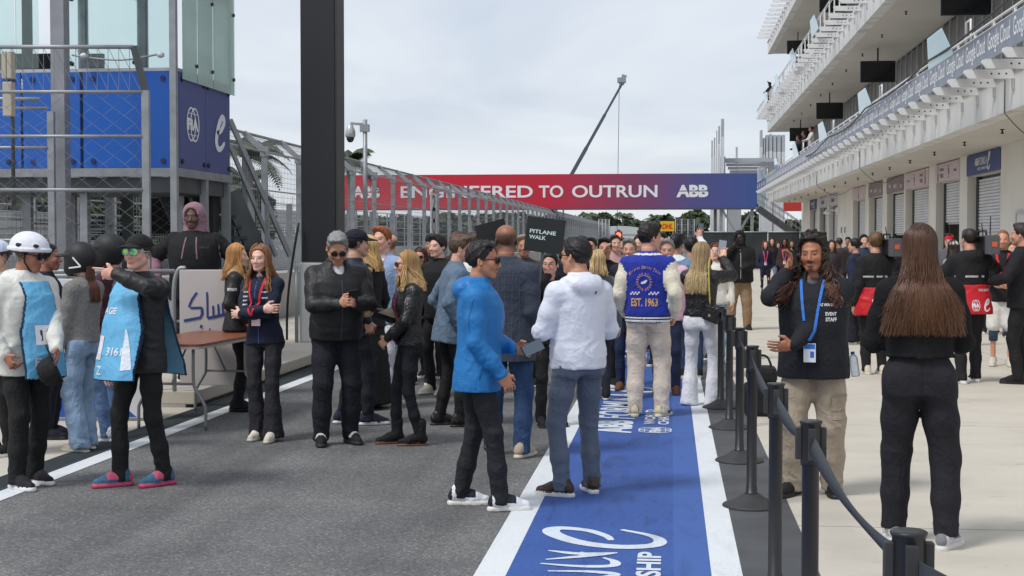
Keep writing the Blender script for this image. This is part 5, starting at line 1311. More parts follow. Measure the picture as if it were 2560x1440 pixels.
def person(label, px, d, face, H=1.72, sex='m', w=1.0, belly=0.0, skin=(205, 155, 125), hair=None, head=(0, 0, 0), lean=(0, 0, 0), Rh=None, Lh=None, feet=None, top=None, legs=None, shoes=None, z0=0.0,
           beard=None, group=None, lips=None, pos=None, hip=(0, 0), seed=None):
    P = Person(); N_PERSON[0] += 1; sd = seed or N_PERSON[0]*7; rs = np.random.RandomState(sd)
    s = H/1.75; res = min(max(d*(.00056 if d < 14 else .00068), .0048), .026)/s; base = max(res*(1.9 if d < 14 else 2.3), .0095)
    loc = Vector(pos) if pos else at(px, d, z0); P.d = d; P.s = s; P.res = res; P.sex = sex
    # ---- skeleton (1.75 m figure, facing +y)
    tw = lean[2]; Rt = rz(tw)@ry(lean[1])@rx(-lean[0]); P0 = np.array([hip[0], hip[1], .95]); T = lambda p: P0+Rt@np.array(p, float)
    sx = (.168 if sex == 'm' else .145)*(.55+.45*w); hx = .086 if sex == 'm' else .088
    RH = rz(tw+head[0])@rx(-head[1])@ry(head[2]); nb = T((0, -.012, .50)); hs = 1.0 if sex == 'm' else .955
    hc = T((0, .0, .535))+RH@np.array([0, .022, .065])+np.array([0, 0, .06]) if abs(head[1]) < 60 else nb
    P.T, P.Rt, P.RH, P.hc, P.hs, P.P0 = T, Rt, RH, hc, hs, P0
    ft = feet or ((.10, 0, -9), (-.10, 0, 9)); ank = []; knee = []; hipj = []
    for i, (fx_, fy_, fw_) in enumerate(ft):
        hj = np.array([hip[0]+(hx if i == 0 else -hx), hip[1]-.005, .915]); a_ = np.array([fx_, fy_, .085]); fwd = rz(fw_)@np.array([0, 1, 0])
        k_, e_ = ik(hj, a_, .43, .412, fwd+np.array([.0, .25, 0])); ank.append(e_); knee.append(k_); hipj.append(hj)
    sh = [T((sx, -.012, .422)), T((-sx, -.012, .422))]; el = []; wr = []; hd = []
    defs = [dict(p=(.25, .03, .86), pole=(.15, -1, 0), c=.45), dict(p=(-.25, .03, .86), pole=(-.15, -1, 0), c=.45)]
    for i, hspec in enumerate((Rh, Lh)):
        q = dict(defs[i]); q.update(hspec or {}); e_, w_ = ik(sh[i], q['p'], .285, .255, q['pole']); el.append(e_); wr.append(w_)
        fd = nrm(w_-e_); dr = nrm(q['dir']) if 'dir' in q else nrm(fd+np.array([0, 0, -.12])); th = np.array(q.get('thumb', (0, 1, .1) if abs(fd[1]) < .8 else (0, 0, 1)), float); th = nrm(th-dr*th.dot(dr))
        hd.append((w_, dr, th, nrm(np.cross(th, dr)) if i == 0 else nrm(np.cross(dr, th)), q['c'], q.get('point', False)))
    P.sh, P.el, P.wr, P.hd, P.ank, P.knee = sh, el, wr, hd, ank, knee
    near = d < 20
    # ---- skin: one continuous body
    allp = np.array(ank+knee+sh+el+wr+[hc+np.array([0, 0, .12])]+[h[0]+h[1]*.2 for h in hd]); lo = np.minimum(allp.min(0)-.16, [-.26, -.2, -.02]); hi = np.maximum(allp.max(0)+.16, [.26, .2, 1.7])
    hb = (hc-.14, hc+.14); boxes = [hb]+[(h[0]+h[1]*.08-.11, h[0]+h[1]*.08+.11) for h in hd]
    V = Vol(lo, hi, max(base, .017), res, boxes if near else [hb])
    A, B, C = torso_profile(sex, w, belly*.6)
    V.loft(P0, Rt, TZ, A-.016, B-.016, C, -.05, .56, .03)
    for i in range(2):
        V.chain([T(((sx-.07)*(1, -1)[i], -.01, .43)), sh[i], el[i], wr[i]], [.042, .042, .034, .026], .03)
        V.chain([hipj[i], knee[i], ank[i]], [.062, .042, .032], .03); fw_ = rz(ft[i][2])@np.array([0, 1, 0]); V.rc(ank[i]-np.array([0, 0, .04]), ank[i]+fw_*.10-np.array([0, 0, .05]), .03, .022, .02)
        w_, dr, th, n_, cu, point = hd[i]
        Rm = np.stack([th, dr, n_], 1)
        V.ell(w_+dr*.052, (.041, .055, .017), Rm, .018); V.rc(w_-dr*.02, w_+dr*.02, .026, .027, .02)
        if near or d < 30:
            for f in range(4):
                b_ = w_+dr*.092+th*(.033-.0222*f); L1, L2 = (.040, .036)[0]*(.95, 1.05, 1, .82)[f], .036*(.95, 1.05, 1, .8)[f]
                c1 = cu*(.9+.12*f) if not (point and f == 0) else 0.05
                d1_ = nrm(dr*math.cos(c1)+n_*math.sin(c1)); d2_ = nrm(dr*math.cos(2.1*c1)+n_*math.sin(2.1*c1))
                V.chain([b_, b_+d1_*L1, b_+d1_*L1+d2_*L2], [.0084, .0080, .0068], .003)
            tb_ = w_+dr*.03+th*.030; td = nrm(dr*.75+th*.75+n_*.35); V.chain([tb_, tb_+td*.04, tb_+nrm(td+dr*.5+n_*cu*.6)*.072], [.013, .0115, .0085], .008)
    # neck and head
    hp = lambda p: hc+RH@(np.array(p, float)*hs)
    V.chain([T((0, -.015, .46)), hp((0, -.022, -.07))], [.066 if sex == 'm' else .054, .053*w**.5 if sex == 'm' else .045], .025)
    HE = lambda c, r, k=.015, Rm=None, id=0, sub=False: V.ell(hp(c), np.array(r)*hs, RH if Rm is None else RH@Rm, k, id, sub)
    HR = lambda a, b, r1, r2, k=.01: V.rc(hp(a), hp(b), r1*hs, r2*hs, k)
    HE((0, -.014, .032), (.0755, .096, .084)); jw = 1.0 if sex == 'm' else .9
    fat = 1+.35*max(0, w-1)+belly*.5
    HE((0, .022, -.03), (.0615*fat, .070, .082), .02)
    for q in (-1, 1):
        HR((q*.052*fat, .0, -.048), (q*.022*jw, .058, -.096), .019*jw, .016, .025)
        HE((q*.036, .062, -.028), (.026*fat, .026, .026), .02)
    HR((-.012, .068, -.098), (.012, .068, -.098), .017*jw, .017*jw, .02)
    HR((-.036, .079, .022), (.036, .079, .022), .0115, .0115, .014)
    if near:
        for q in (-1, 1): HE((q*.031, .099, .001), (.017, .014, .0125), .012, sub=True)
        for q in (-1, 1): HE((q*.031, .0785, .0), (.0135, .0135, .0125), .003)
    HR((0, .088, .008), (0, .107, -.034), .0085, .0125, .010)
    for q in (-1, 1): HE((q*.0125, .096, -.040), (.0095, .012, .008), .008)
    HR((-.019, .087, -.069), (.019, .087, -.069), .0055, .0055, .008); HR((-.012, .090, -.0655), (.012, .090, -.0655), .0055, .0055, .006); HR((-.013, .089, -.0735), (.013, .089, -.0735), .0065, .0065, .006)
    if near:
        for q in (-1, 1): HE((q*.0785, -.008, -.008), (.009, .019, .031), .006, ry(-q*12)@rz(q*22)); HE((q*.084, -.004, -.006), (.006, .009, .018), .006, None, 0, True)
    pos_, F_, vid = V.mesh(); pos_, F_ = thin(pos_, F_, boxes if near else [hb], .028)
    # vertex tones: skin, lips, eyes, brows, stubble
    sk = np.array(rgb(*skin)[:3]); col = np.tile(np.append(sk, 1), (len(pos_), 1))
    hl = ((pos_-hc)@RH)/hs; x, y, z = hl[:, 0], hl[:, 1], hl[:, 2]; ishead = (np.abs(x) < .1) & (y > -.13) & (z > -.13) & (z < .13)
    def blend(m, c, a=1.0):
        m = np.clip(m, 0, 1)*a*ishead; col[:, :3] = col[:, :3]*(1-m[:, None])+np.array(c)[None]*m[:, None]
    blend(np.clip(1.3-(np.hypot((np.abs(x)-.042)/.026, (z+.03)/.022)), 0, 1)*(y > .03), sk*np.array([1.06, .82, .78]), .55)
    blend((np.clip(1.4-np.hypot(x/.012, (z+.037)/.012), 0, 1))*(y > .085), sk*np.array([1.0, .8, .76]), .5)
    blend(np.clip(1.6-np.hypot(x/.024, (z+.0695)/.010), 0, 1)*(y > .06), (np.array(lips) if lips else sk*np.array([.86, .52, .50])), .85)
    if (top or {}).get('under'):
        tl_ = (pos_-P0)@Rt; m_ = (tl_[:, 2] < .50) & (tl_[:, 2] > .10) & (np.abs(tl_[:, 0]) < .14) & (np.abs(tl_[:, 1]) < .125+belly); col[m_, :3] = rgb(*top['under'])[:3]
    hcol = np.array(rgb(*(hair or {}).get('col', (60, 45, 35)))[:3])
    if beard:
        bm_ = np.clip((-.038-z)/.02, 0, 1)*np.clip((y+.005)/.02, 0, 1)*np.clip(np.hypot(x/.021, (z+.0695)/.009)-1, 0, 1) if beard[0] == 'full' else (np.clip(1.5-np.hypot(x/.027, (z+.056)/.008), 0, 1)*(y > .07)+np.clip(1.4-np.hypot(x/.02, (z+.098)/.016), 0, 1)*(y > .05))
        blend(bm_, hcol*.9 if len(beard) < 3 else np.array(beard[2]), beard[1])
    if near:
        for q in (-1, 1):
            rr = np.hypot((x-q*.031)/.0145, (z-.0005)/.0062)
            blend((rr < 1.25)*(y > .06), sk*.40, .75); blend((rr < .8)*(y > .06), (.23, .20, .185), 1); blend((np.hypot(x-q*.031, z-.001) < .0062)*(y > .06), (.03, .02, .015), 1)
            zb = .0195+.004*np.cos((x-q*.033)/.018); blend(np.clip(1.35-np.hypot((x-q*.033)/.02, (z-zb)/.0052), 0, 1)*(y > .05), hcol*.55+sk*.08, .85)
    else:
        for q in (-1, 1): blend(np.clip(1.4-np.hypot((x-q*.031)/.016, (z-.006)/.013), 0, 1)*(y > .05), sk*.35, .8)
    if hair and hair['k'] in ('crop', 'fade', 'bald'):
        edge = np.clip(((z-.045+.9*np.clip(-y-.0, -.1, .1)*-1)-0)/.03, 0, 1)
        hm = np.clip((.055-y-.55*(.06-z))/.02, 0, 1)*np.clip((z+.055+.3*np.abs(x))/.02, 0, 1)
        if hair['k'] == 'bald': hm = hm*np.clip((.062-z)/.03, 0, 1)*np.clip((.04-y)/.03, 0, 1)
        blend(hm, hcol, .8 if hair['k'] != 'bald' else .7)
    me = np_mesh('person', pos_*s, F_, [M_SKIN], col=col)
    root = link('person', me, None, loc, (0, 0, R(face))); tag(root, label, 'person', group or 'people in the pit lane'); P.root = root
    P.garments = {}
    def child(name, me_, par=None): return link(name, me_, par or root)
    P.child = child
    # ---- trousers
    L = dict(k='straight', col=(30, 30, 34), fab='cloth', top=1.06, amp=.0095, hem=.045); L.update(legs or {})
    prof = {'slim': ([.080, .067, .051, .048, .042], .008), 'straight': ([.084, .072, .059, .056, .053], .014), 'wide': ([.088, .086, .081, .083, .088], .02), 'flare': ([.084, .071, .061, .073, .097], .018), 'loose': ([.090, .082, .071, .065, .059], .016), 'shorts': ([.090, .092, .092, .1, .1], .016), 'skirt': ([.1]*5, .02)}[L['k']]
    if L['k'] != 'none':
        V = Vol(np.minimum(allp.min(0)-.14, [-.3, -.24, 0]), np.array([max(.3, allp[:4].max(0)[0]+.14), max(.26, allp[:4].max(0)[1]+.14), 1.12]), base)
        Lz = np.array([-.22, -.12, 0, .10, .2]); q = w if w > 1 else (w+1)/2
        tap = np.interp(TZ, [-.13, -.02], [.80, 1]); V.loft(P0, np.eye(3), TZ, (A+.006)*(.6+.4*tap), (B+.006)*tap, C, -.125, L['top']-.95, .05, n=2.1)
        if L['k'] == 'skirt':
            V.loft((P0[0], P0[1], 0), np.eye(3), [0, .05, .5, .8, .95], [.27, .27, .24, .19, .17], [.22, .22, .18, .14, .12], [0, 0, 0, 0, 0], .05, .95, .03, n=2.0)
        for i in range(2):
            R5 = [r*q for r in prof[0]]; k_, a_, h_ = knee[i], ank[i], hipj[i]; fwd = rz(ft[i][2])@np.array([0, 1, 0])
            end = a_+np.array([0, 0, L['hem']-.085])
            if L['k'] == 'shorts': V.chain([h_, h_*.5+k_*.5, k_*.92+h_*.08], R5[:3], .03); continue
            V.chain([h_, h_*.45+k_*.55, k_, k_*.45+a_*.55, end-fwd*.0], R5, .03)
            if sex == 'f' or True: V.ell(h_+np.array([0, -.045, -.035]), (.078*q, .062, .085), None, .05)
        zc = L['hem']-.012
        if L['k'] != 'shorts': V.f = np.maximum(V.f, zc-V.ax[2][None, None, :])
        th_ = (top or {}).get('hem', -.13)
        if th_ < -.01: V.f = np.maximum(V.f, V.ax[2][None, None, :]-(.95+th_+.03))
        kz = .5*(knee[0][2]+knee[1][2])
        V.noise(sd+1, L['amp'], .085, 1.15, lambda Q: .16+.55*np.exp(-((Q[:, 2]-kz)/.10)**2)+.85*np.exp(-((Q[:, 2]-.10)/.08)**2)+.45*np.exp(-((Q[:, 2]-.84)/.07)**2))
        pv, F_, vid = V.mesh(); mats = [cloth(L['col'], L['fab'])]; mi = None
        if 'belt' in L:
            mats.append(cloth(L['belt'], 'leather')); fz = pv[F_].mean(1)[:, 2]; mi = (fz > L['top']-.05).astype(int)
        o = child({'shorts': 'shorts', 'skirt': 'skirt'}.get(L['k'], 'trousers'), np_mesh('trousers', pv*s, F_, mats, mi)); P.garments['legs'] = (pv, F_, o)
    # ---- shoes
    SH = dict(col=(28, 28, 30), sole=(225, 222, 215), fab='cloth', k='trainer'); SH.update(shoes or {})
    if SH['k'] != 'none':
        for i in range(2):
            if SH.get('only') is not None and SH['only'] != i: continue
            fwd = rz(ft[i][2])@np.array([0, 1, 0]); sd_ = np.array([fwd[1], -fwd[0], 0]); o = np.array([ank[i][0], ank[i][1], ank[i][2]-.085]); up = np.array([0, 0, 1.0])
            Q = lambda a, b, c: o+sd_*a+fwd*b+up*c
            V = Vol(o-.2, o+.24, max(res*1.35, .0065)); in_ = -1 if i == 0 else 1; wd = 1.0 if sex == 'm' else .9
            V.rc(Q(0, -.045, .055), Q(0, -.02, .10), .036*wd, .038*wd, .03); V.rc(Q(0, -.02, .06), Q(in_*.006, .09, .045), .040*wd, .040*wd, .03); V.rc(Q(in_*.006, .09, .042), Q(in_*.012, .165, .034), .041*wd, .030*wd, .03)
            V.rc(Q(0, -.0, .095), Q(0, .065, .072), .032, .028, .03)
            if SH['k'] == 'boot': V.rc(Q(0, -.015, .09), Q(0, -.015, .2), .042, .05, .02)
            V.f = np.maximum(V.f, .010-V.ax[2][None, None, :]+o[2])
            th_ = .026 if SH['k'] == 'trainer' else .016; zz = [0, 1]
            Ms = np.stack([sd_, fwd, up], 1)
            V.rc(Q(0, -.045, 0), Q(0, -.045, .001), .043*wd, .043*wd, .001, 9)if 0 else None
            def sole(X, Y, Z):
                x, y, z = X-o[0], Y-o[1], Z-o[2]; a = sd_[0]*x+sd_[1]*y; b = fwd[0]*x+fwd[1]*y
                t = np.clip((b+.05)/.215, 0, 1); wv = .0375+.007*np.sin(t*3.1)*1.0-.004*np.sin(t*6.2); dd = np.sqrt((a-in_*.012*t)**2+(b-(-.05+.215*t))**2)-wv*wd
                return np.maximum(dd, np.maximum(.001-z, z-th_))
            V.put(sole, o-.2, o+.24, .004, 1)
            if SH['k'] == 'boot':
                pass
            pv, F_, vid = V.mesh(); mi = vid[F_].max(1); mats = [cloth(SH['col'], SH['fab']), cloth(SH['sole'], 'rubber')]
            if 'accent' in SH:
                mats.append(cloth(SH['accent'], 'cloth')); fc = (pv[F_].mean(1)-o); b = fc@fwd; zz = fc[:, 2]; m = (mi == 0) & ((b > .02) & (b < .10) & (zz > .055) | (b < -.055) & (zz > .03)); mi = np.where(m, 2, mi)
            child('shoe', np_mesh('shoe', pv*s, F_, mats, mi))
    # ---- top
    tp = dict(k='jacket', col=(30, 30, 34), fab='cloth', m=.024, hem=-.13, sleeve=1.0, amp=.0085, collar=.03, vee=0, under=None, cuff=.0, wl=.085); tp.update(top or {}); mg = tp['m']; P.tp = tp
    V = Vol(np.minimum(np.array(sh+el+wr+[P0]).min(0)-.16, [-.34, -.28, .75]), np.maximum(np.array(sh+el+wr).max(0)+.16, [.34, .28, 1.62]), base*.9)
    Aj, Bj, Cj = torso_profile(sex, w, belly); hem = tp['hem']; fl = tp.get('flare', 0)
    ring = np.clip((TZ-.45)/.05, 0, 1); Am = Aj+mg*(1-.55*ring)+fl*np.clip((.1-TZ)/.3, 0, 1); Bm = Bj+mg*(1-.55*ring)+fl*np.clip((.1-TZ)/.3, 0, 1)
    if tp.get('rib'): Am = Am-.016*(TZ < hem+.07); Bm = Bm-.012*(TZ < hem+.07)
    V.loft(P0, Rt, TZ, Am, Bm, Cj, hem, .505+tp['collar'], .02, 0, 2.25)
    for i in range(2):
        q = (1, -1)[i]; sl = tp['sleeve']; e_, w_ = el[i], wr[i]; r = [.056+mg*.5, .052+mg*.5, .041+mg*.5, .033+mg*.35]; ww = .6+.4*w
        V.chain([T(((sx-.085)*q, -.012, .438)), sh[i]], [r[0]*min(ww, 1.05)*.84, r[1]*ww], .06, 0)
        if sl > .5:
            en = e_+(w_-e_)*min(1, (sl-.5)*2)*(.99); V.chain([sh[i], sh[i]*.5+e_*.5, e_], [r[1]*ww, (r[1]*.45+r[2]*.6)*ww, r[2]*ww], .028, 1); V.chain([e_, e_*.4+en*.6, en], [r[2]*ww, r[2]*ww*.97, r[3]], .02, 1)
            if tp.get('cuff'): V.rc(e_+(w_-e_)*.88, e_+(w_-e_)*1.0, r[3]+.003, r[3]-.004, .006, 2)
        else: V.chain([sh[i], sh[i]+(e_-sh[i])*sl*2], [r[1]*ww, (r[2]+.012)*ww], .03, 1)
    if tp['vee']: V.ell(T((0, .085, .505)), (.034+.25*tp['vee'], .075, tp['vee']), Rt@rx(8), .006, 0, True)
    if tp.get('hood') == 'down':
        V.ell(T((0, -.115, .475)), (.125, .062, .075), Rt@rx(-25), .03, 3); V.chain([T((.10, -.06, .50)), T((.085, .03, .475)), T((.04, .085, .43))], [.04, .032, .02], .03, 3); V.chain([T((-.10, -.06, .50)), T((-.085, .03, .475)), T((-.04, .085, .43))], [.04, .032, .02], .03, 3)
    if tp.get('blazer'): V.chain([T((.06, .10, .44)), T((.045, .135, .30))], [.02, .016], .01, 0); V.chain([T((-.06, .10, .44)), T((-.045, .135, .30))], [.02, .016], .01, 0)
    def where(Q):
        m_ = np.full(len(Q), .20)
        for i in range(2):
            m_ = np.maximum(m_, 1.1*np.exp(-(np.linalg.norm(Q-el[i], axis=1)/.09)**2)); m_ = np.maximum(m_, .9*np.exp(-(np.linalg.norm(Q-wr[i], axis=1)/.10)**2)); m_ = np.maximum(m_, .8*np.exp(-(np.linalg.norm(Q-(sh[i]+T((0, 0, .3)))/2, axis=1)/.12)**2))
        zl = (Q-P0)@Rt[:, 2]; return np.maximum(m_, .6*np.exp(-((zl-.02)/.10)**2))
    V.noise(sd+2, tp['amp'], tp['wl'], 1.2, where)
    pv, F_, vid = V.mesh(); fc = pv[F_].mean(1); loc_t = (fc-P0)@Rt; fid = vid[F_[:, 0]]
    mats = [cloth(tp['col'], tp['fab'])]; mi = np.zeros(len(F_), int)
    for nm_, fn_ in tp.get('paint', ()):
        mats.append(nm_ if not isinstance(nm_, tuple) else cloth(nm_, tp.get('pfab', tp['fab']))); mi[fn_(loc_t, fid)] = len(mats)-1
    o = child({'shirt': 'shirt', 'jacket': 'jacket', 'sweater': 'sweater', 'blazer': 'blazer', 'hoodie': 'hoodie'}.get(tp['k'], 'jacket'), np_mesh('top', pv*s, F_, mats, mi)); P.garments['top'] = (pv, F_, o); P.top = o
    P.bvh = BVHTree.FromPolygons([Vector(v) for v in pv], [tuple(f) for f in F_])
    # ---- hair
    if hair: add_hair(P, hair, rs)
    return P

def add_hair(P, h, rs):
    k = h['k']; c = np.array(rgb(*h['col'])[:3]); hs = P.hs; hc, RH, s = P.hc, P.RH, P.s
    def local_vol(fn, res, name, amp=.004, wl=.02, col=c, jit=.25, zb=.6):
        V = Vol(np.array([-.17, -.19, -.17]), np.array([.17, .19, .2]), res); fn(V)
        if amp: V.noise(int(rs.randint(1000)), amp, wl, zb)
        pv, F, vid = V.mesh()
        if not len(pv): return None
        n = rs.normal(size=3)*30; t = 1+jit*np.sin(pv@n+rs.rand()*6)*np.sin(pv@(rs.normal(size=3)*60))
        cc = np.concatenate([np.clip(col[None]*t[:, None], 0, 1), np.ones((len(pv), 1))], 1)
        w = hc+(pv*hs)@RH.T; return P.child(name, np_mesh(name, w*s, F, [M_HAIR], col=cc))
    r = max(P.res*1.25, .0062)
    if k in ('short', 'crop', 'sides', 'long', 'curly', 'bun', 'wavy'):
        vol = h.get('v', 1.0); t = {'crop': .006, 'short': .012*vol, 'sides': .01, 'curly': .028}.get(k, .012)
        def fn(V):
            V.ell((0, -.016, .034), (.0765+t*.75, .098+t, .0855+t*1.25))
            if k == 'short': V.ell((h.get('sweep', .02), .045, .098), (.062, .055, .030*vol), None, .03)
            y_, z_ = V.ax[1][None, :, None], V.ax[2][None, None, :]; x_ = np.abs(V.ax[0][:, None, None])
            hl = h.get('line', .066)
            front = (y_-.062)*.86-(z_-hl)*.5 if True else 0
            V.f = np.maximum(V.f, front)                                     # hairline above the forehead and temples
            V.f = np.maximum(V.f, -(z_+.070)+.0*y_)                          # nape
            V.f = np.maximum(V.f, np.where(y_ > -.035, -(z_-(-.012)), -1))   # clear of the ears
            if k == 'sides': V.f = np.maximum(V.f, -(np.hypot(x_/.06, (y_-.02)/.11)-1)*.05)
        local_vol(fn, r, 'hair', h.get('amp', .0035 if k == 'crop' else .006), h.get('wl', .022))
    if k in ('long', 'curly', 'wavy'):
        L = h['len']; n = int(h.get('n', 420)*.8*min(1.2, 12/P.d)*(1 if P.d < 14 else .6)); nseg = h.get('seg', 14 if P.d < 14 else 8); spread = h.get('spread', .03); dep = h.get('depth', .13); lim = h.get('lim', 118)
        mb = MB(); rad = h.get('r', .0042)*max(1, P.d/11); tones = []
        # underlying mass of the hair
        nphi = 26; G = []
        for i in range(nphi+1):
            phi = R(-lim+2*lim*i/nphi); G.append(hair_path(hc, RH, phi, L*(.93+.05*math.sin(i*1.7)), spread, dep, lift=-.002, n=12, part=h.get('part', 0), wave=h.get('wave', 0)*.5, ph=i*.3))
        G = [push_out(P, g, .004) for g in G]; G = np.array(G); m = G.shape[1]; cen = G.mean(0); inner = G+(cen[None]-G)*.12
        Vv = np.concatenate([G.reshape(-1, 3), inner.reshape(-1, 3)]); F = []; o2 = (nphi+1)*m
        for i in range(nphi):
            for j in range(m-1):
                a = i*m+j; F.append((a, a+1, a+m+1, a+m)); b = o2+a; F.append((b, b+m, b+m+1, b+1))
            F.append((i*m+m-1, o2+i*m+m-1, o2+(i+1)*m+m-1, (i+1)*m+m-1))
        for e in (0, nphi):
            for j in range(m-1): a = e*m+j; F.append((a, a+1, o2+a+1, o2+a))
        col2 = np.array(h.get('tip', h['col'])); tipc = np.array(rgb(*col2)[:3])
        tt = np.tile(np.linspace(0, 1, m), (nphi+1)*2)[:, None]; jit = (1+.3*np.repeat(rs.uniform(-1, 1, (nphi+1)*2), m))[:, None]
        cc = np.concatenate([(c*(1-tt)+tipc*tt)*.8*jit, np.ones((len(Vv), 1))], 1)
        P.child('hair_mass', np_mesh('hair_mass', Vv*s, F, [M_HAIR], col=np.clip(cc, 0, 1)))
        paths = []; tones = []
        for i in range(n):
            phi = R(rs.uniform(-lim-4, lim+4)); li = rs.uniform(-.002, .009); Li = L*(1-.32*rs.rand()**2.2+.04*rs.rand())
            curl = (rs.uniform(.010, .022), Li*rs.uniform(55, 85)) if k == 'curly' else None
            pts = hair_path(hc, RH, phi, Li, spread*rs.uniform(.7, 1.25), dep*rs.uniform(.85, 1.15), wave=h.get('wave', .006)*rs.uniform(.4, 1.5), ph=rs.rand()*6+(phi*2), lift=li, n=nseg if k != 'curly' else 28, curl=curl, part=h.get('part', 0))
            paths.append(push_out(P, pts, .008+rs.uniform(0, .01)))
        np_ = len(paths[0]); q_ = np.arange(np_)/np_; rr = rad*np.minimum(1, .25+2.2*(1-q_)); V_, F_ = strands_mesh(paths, rr)
        tn = np.repeat(rs.uniform(.72, 1.28, n), np_*3)[:, None]; mixv = np.tile(np.repeat(q_, 3), n)[:, None]
        cc = np.concatenate([np.clip((c*(1-mixv)+tipc*mixv)*tn, 0, 1), np.ones((len(V_), 1))], 1)
        P.child('hair_strands', np_mesh('hair_strands', V_*s, F_, [M_STRAND], col=cc))
    if k == 'bun':
        def fn(V): V.ell((0, -.12, .03), (.04, .035, .04))
        local_vol(fn, r, 'hair_bun', .004, .015)
    if k == 'ponytail':
        pass

def head_solid(P, name, fn, col, kind='cloth', res=None, amp=0, mats=None, paint=None, parent=None):
    V = Vol(np.array([-.2, -.24, -.26]), np.array([.2, .27, .22]), res or max(P.res, .0055)); fn(V)
    if amp: V.noise(5, amp, .05)
    pv, F, vid = V.mesh(); w = P.hc+(pv*P.hs)@P.RH.T; mi = vid[F[:, 0]]
    return P.child(name, np_mesh(name, w*P.s, F, mats or [cloth(col, kind)], mi), parent)
def cap(P, col, brim=True, back=False):
    def fn(V):
        V.ell((0, -.014, .045), (.088, .110, .088)); z_ = V.ax[2][None, None, :]; V.f = np.maximum(V.f, .038-z_+0*V.ax[1][None, :, None]+.12*(-V.ax[1][None, :, None]))
        if brim:
            q = -1 if back else 1
            def br_(X, Y, Z): return np.maximum(np.hypot(X/.078, (Y-q*.10)/.085)-1, np.abs((Z-.048)+.25*np.abs(Y*q-.10)+3.0*X*X)/.006-1)*.006
            V.put(br_, (-.1, .0 if q > 0 else -.22, .0), (.1, .22 if q > 0 else 0, .08), .006)
    return head_solid(P, 'cap', fn, col)
def hood_up(P, col, inner=None):
    def fn(V):
        V.ell((0, -.02, .03), (.112, .128, .118)); V.chain([(0, -.05, -.06), (0, -.06, -.15)], [.11, .13], .05)
        V.ell((0, .10, -.012), (.072, .10, .098), None, .02, 0, True)
    return head_solid(P, 'hood', fn, col, 'cloth', None, .004)
def specs(P, frame=(15, 15, 18), lens=(12, 12, 14), w=.050, h=.038, mirror=None):
    mb = MB(); hs = P.hs
    Q = lambda p: Vector(P.s*(P.hc+P.RH@(np.array(p)*hs)))
    for q in (-1, 1):
        poly = []
        for k in range(10):
            a = 2*math.pi*k/10; e = .75; x = math.copysign(abs(math.cos(a))**e, math.cos(a))*w/2; z = math.copysign(abs(math.sin(a))**e, math.sin(a))*h/2; poly.append((q*.033+x, z+.001, .104-.35*abs(q*.033+x)**1.3))
        n = len(poly); mb.add([Q((x, y, z)) for x, z, y in poly]+[Q((x, y-.004, z)) for x, z, y in poly], [tuple(range(n)), tuple(reversed(range(n, 2*n)))]+[(i, i+n, (i+1) % n+n, (i+1) % n) for i in range(n)], 1)
        pl = [(x*1.0, y+.0015, z) for x, z, y in poly]; pl.append(pl[0]); mb.tube([Q(p) for p in pl], .0032, 4, 0)
        mb.tube([Q((q*.060, .092, .008)), Q((q*.076, .06, .008)), Q((q*.082, .0, .004))], .0035, 4, 0)
    mb.tube([Q((-.012, .107, .006)), Q((.012, .107, .006))], .003, 4, 0)
    lm = mirror or mat('lens_%d_%d_%d' % lens, rgb(*lens), .08, spec=.8)
    o = mb.build('sunglasses', [cloth(frame, 'rubber'), lm], P.root); return o
def on_top(P, parts2d, m, o, xd, yd, name='print', off=.004, bvh=None, sub=.028, start=.35):
    "flat artwork pressed onto the garment; o in torso coordinates"
    X = P.Rt@nrm(xd); Y = P.Rt@nrm(yd); Z = np.cross(X, Y); O = P.T(o); bv = bvh or P.bvh; V = []; F = []; lift = off
    for vs, fs in parts2d:
        bm = bmesh.new(); bv_ = [bm.verts.new((v[0], v[1], 0)) for v in vs]
        for f in fs:
            try: bm.faces.new([bv_[i] for i in f])
            except ValueError: pass
        bmesh.ops.triangulate(bm, faces=bm.faces[:])
        for _ in range(2):
            es = [e for e in bm.edges if e.calc_length() > sub]
            if es: bmesh.ops.subdivide_edges(bm, edges=es, cuts=1); bmesh.ops.triangulate(bm, faces=bm.faces[:])
        bm.verts.index_update(); b = len(V)
        for v in bm.verts:
            p = O+X*v.co.x+Y*v.co.y; st = Vector(p+Z*start); hit = bv.ray_cast(st, Vector(-Z), .8)
            V.append(tuple(((np.array(hit[0]) if hit[0] is not None else p)+Z*lift)*P.s))
        F += [tuple(b+v.index for v in f.verts) for f in bm.faces]; bm.free(); lift += .0006
    me = bpy.data.meshes.new(name); me.from_pydata(V, [], F); me.materials.append(m); return link(name, me, P.top)
def rect2d(w, h, cx=0, cy=0): return [np.array((cx-w/2, cy-h/2)), np.array((cx+w/2, cy-h/2)), np.array((cx+w/2, cy+h/2)), np.array((cx-w/2, cy+h/2))], [(0, 1, 2, 3)]
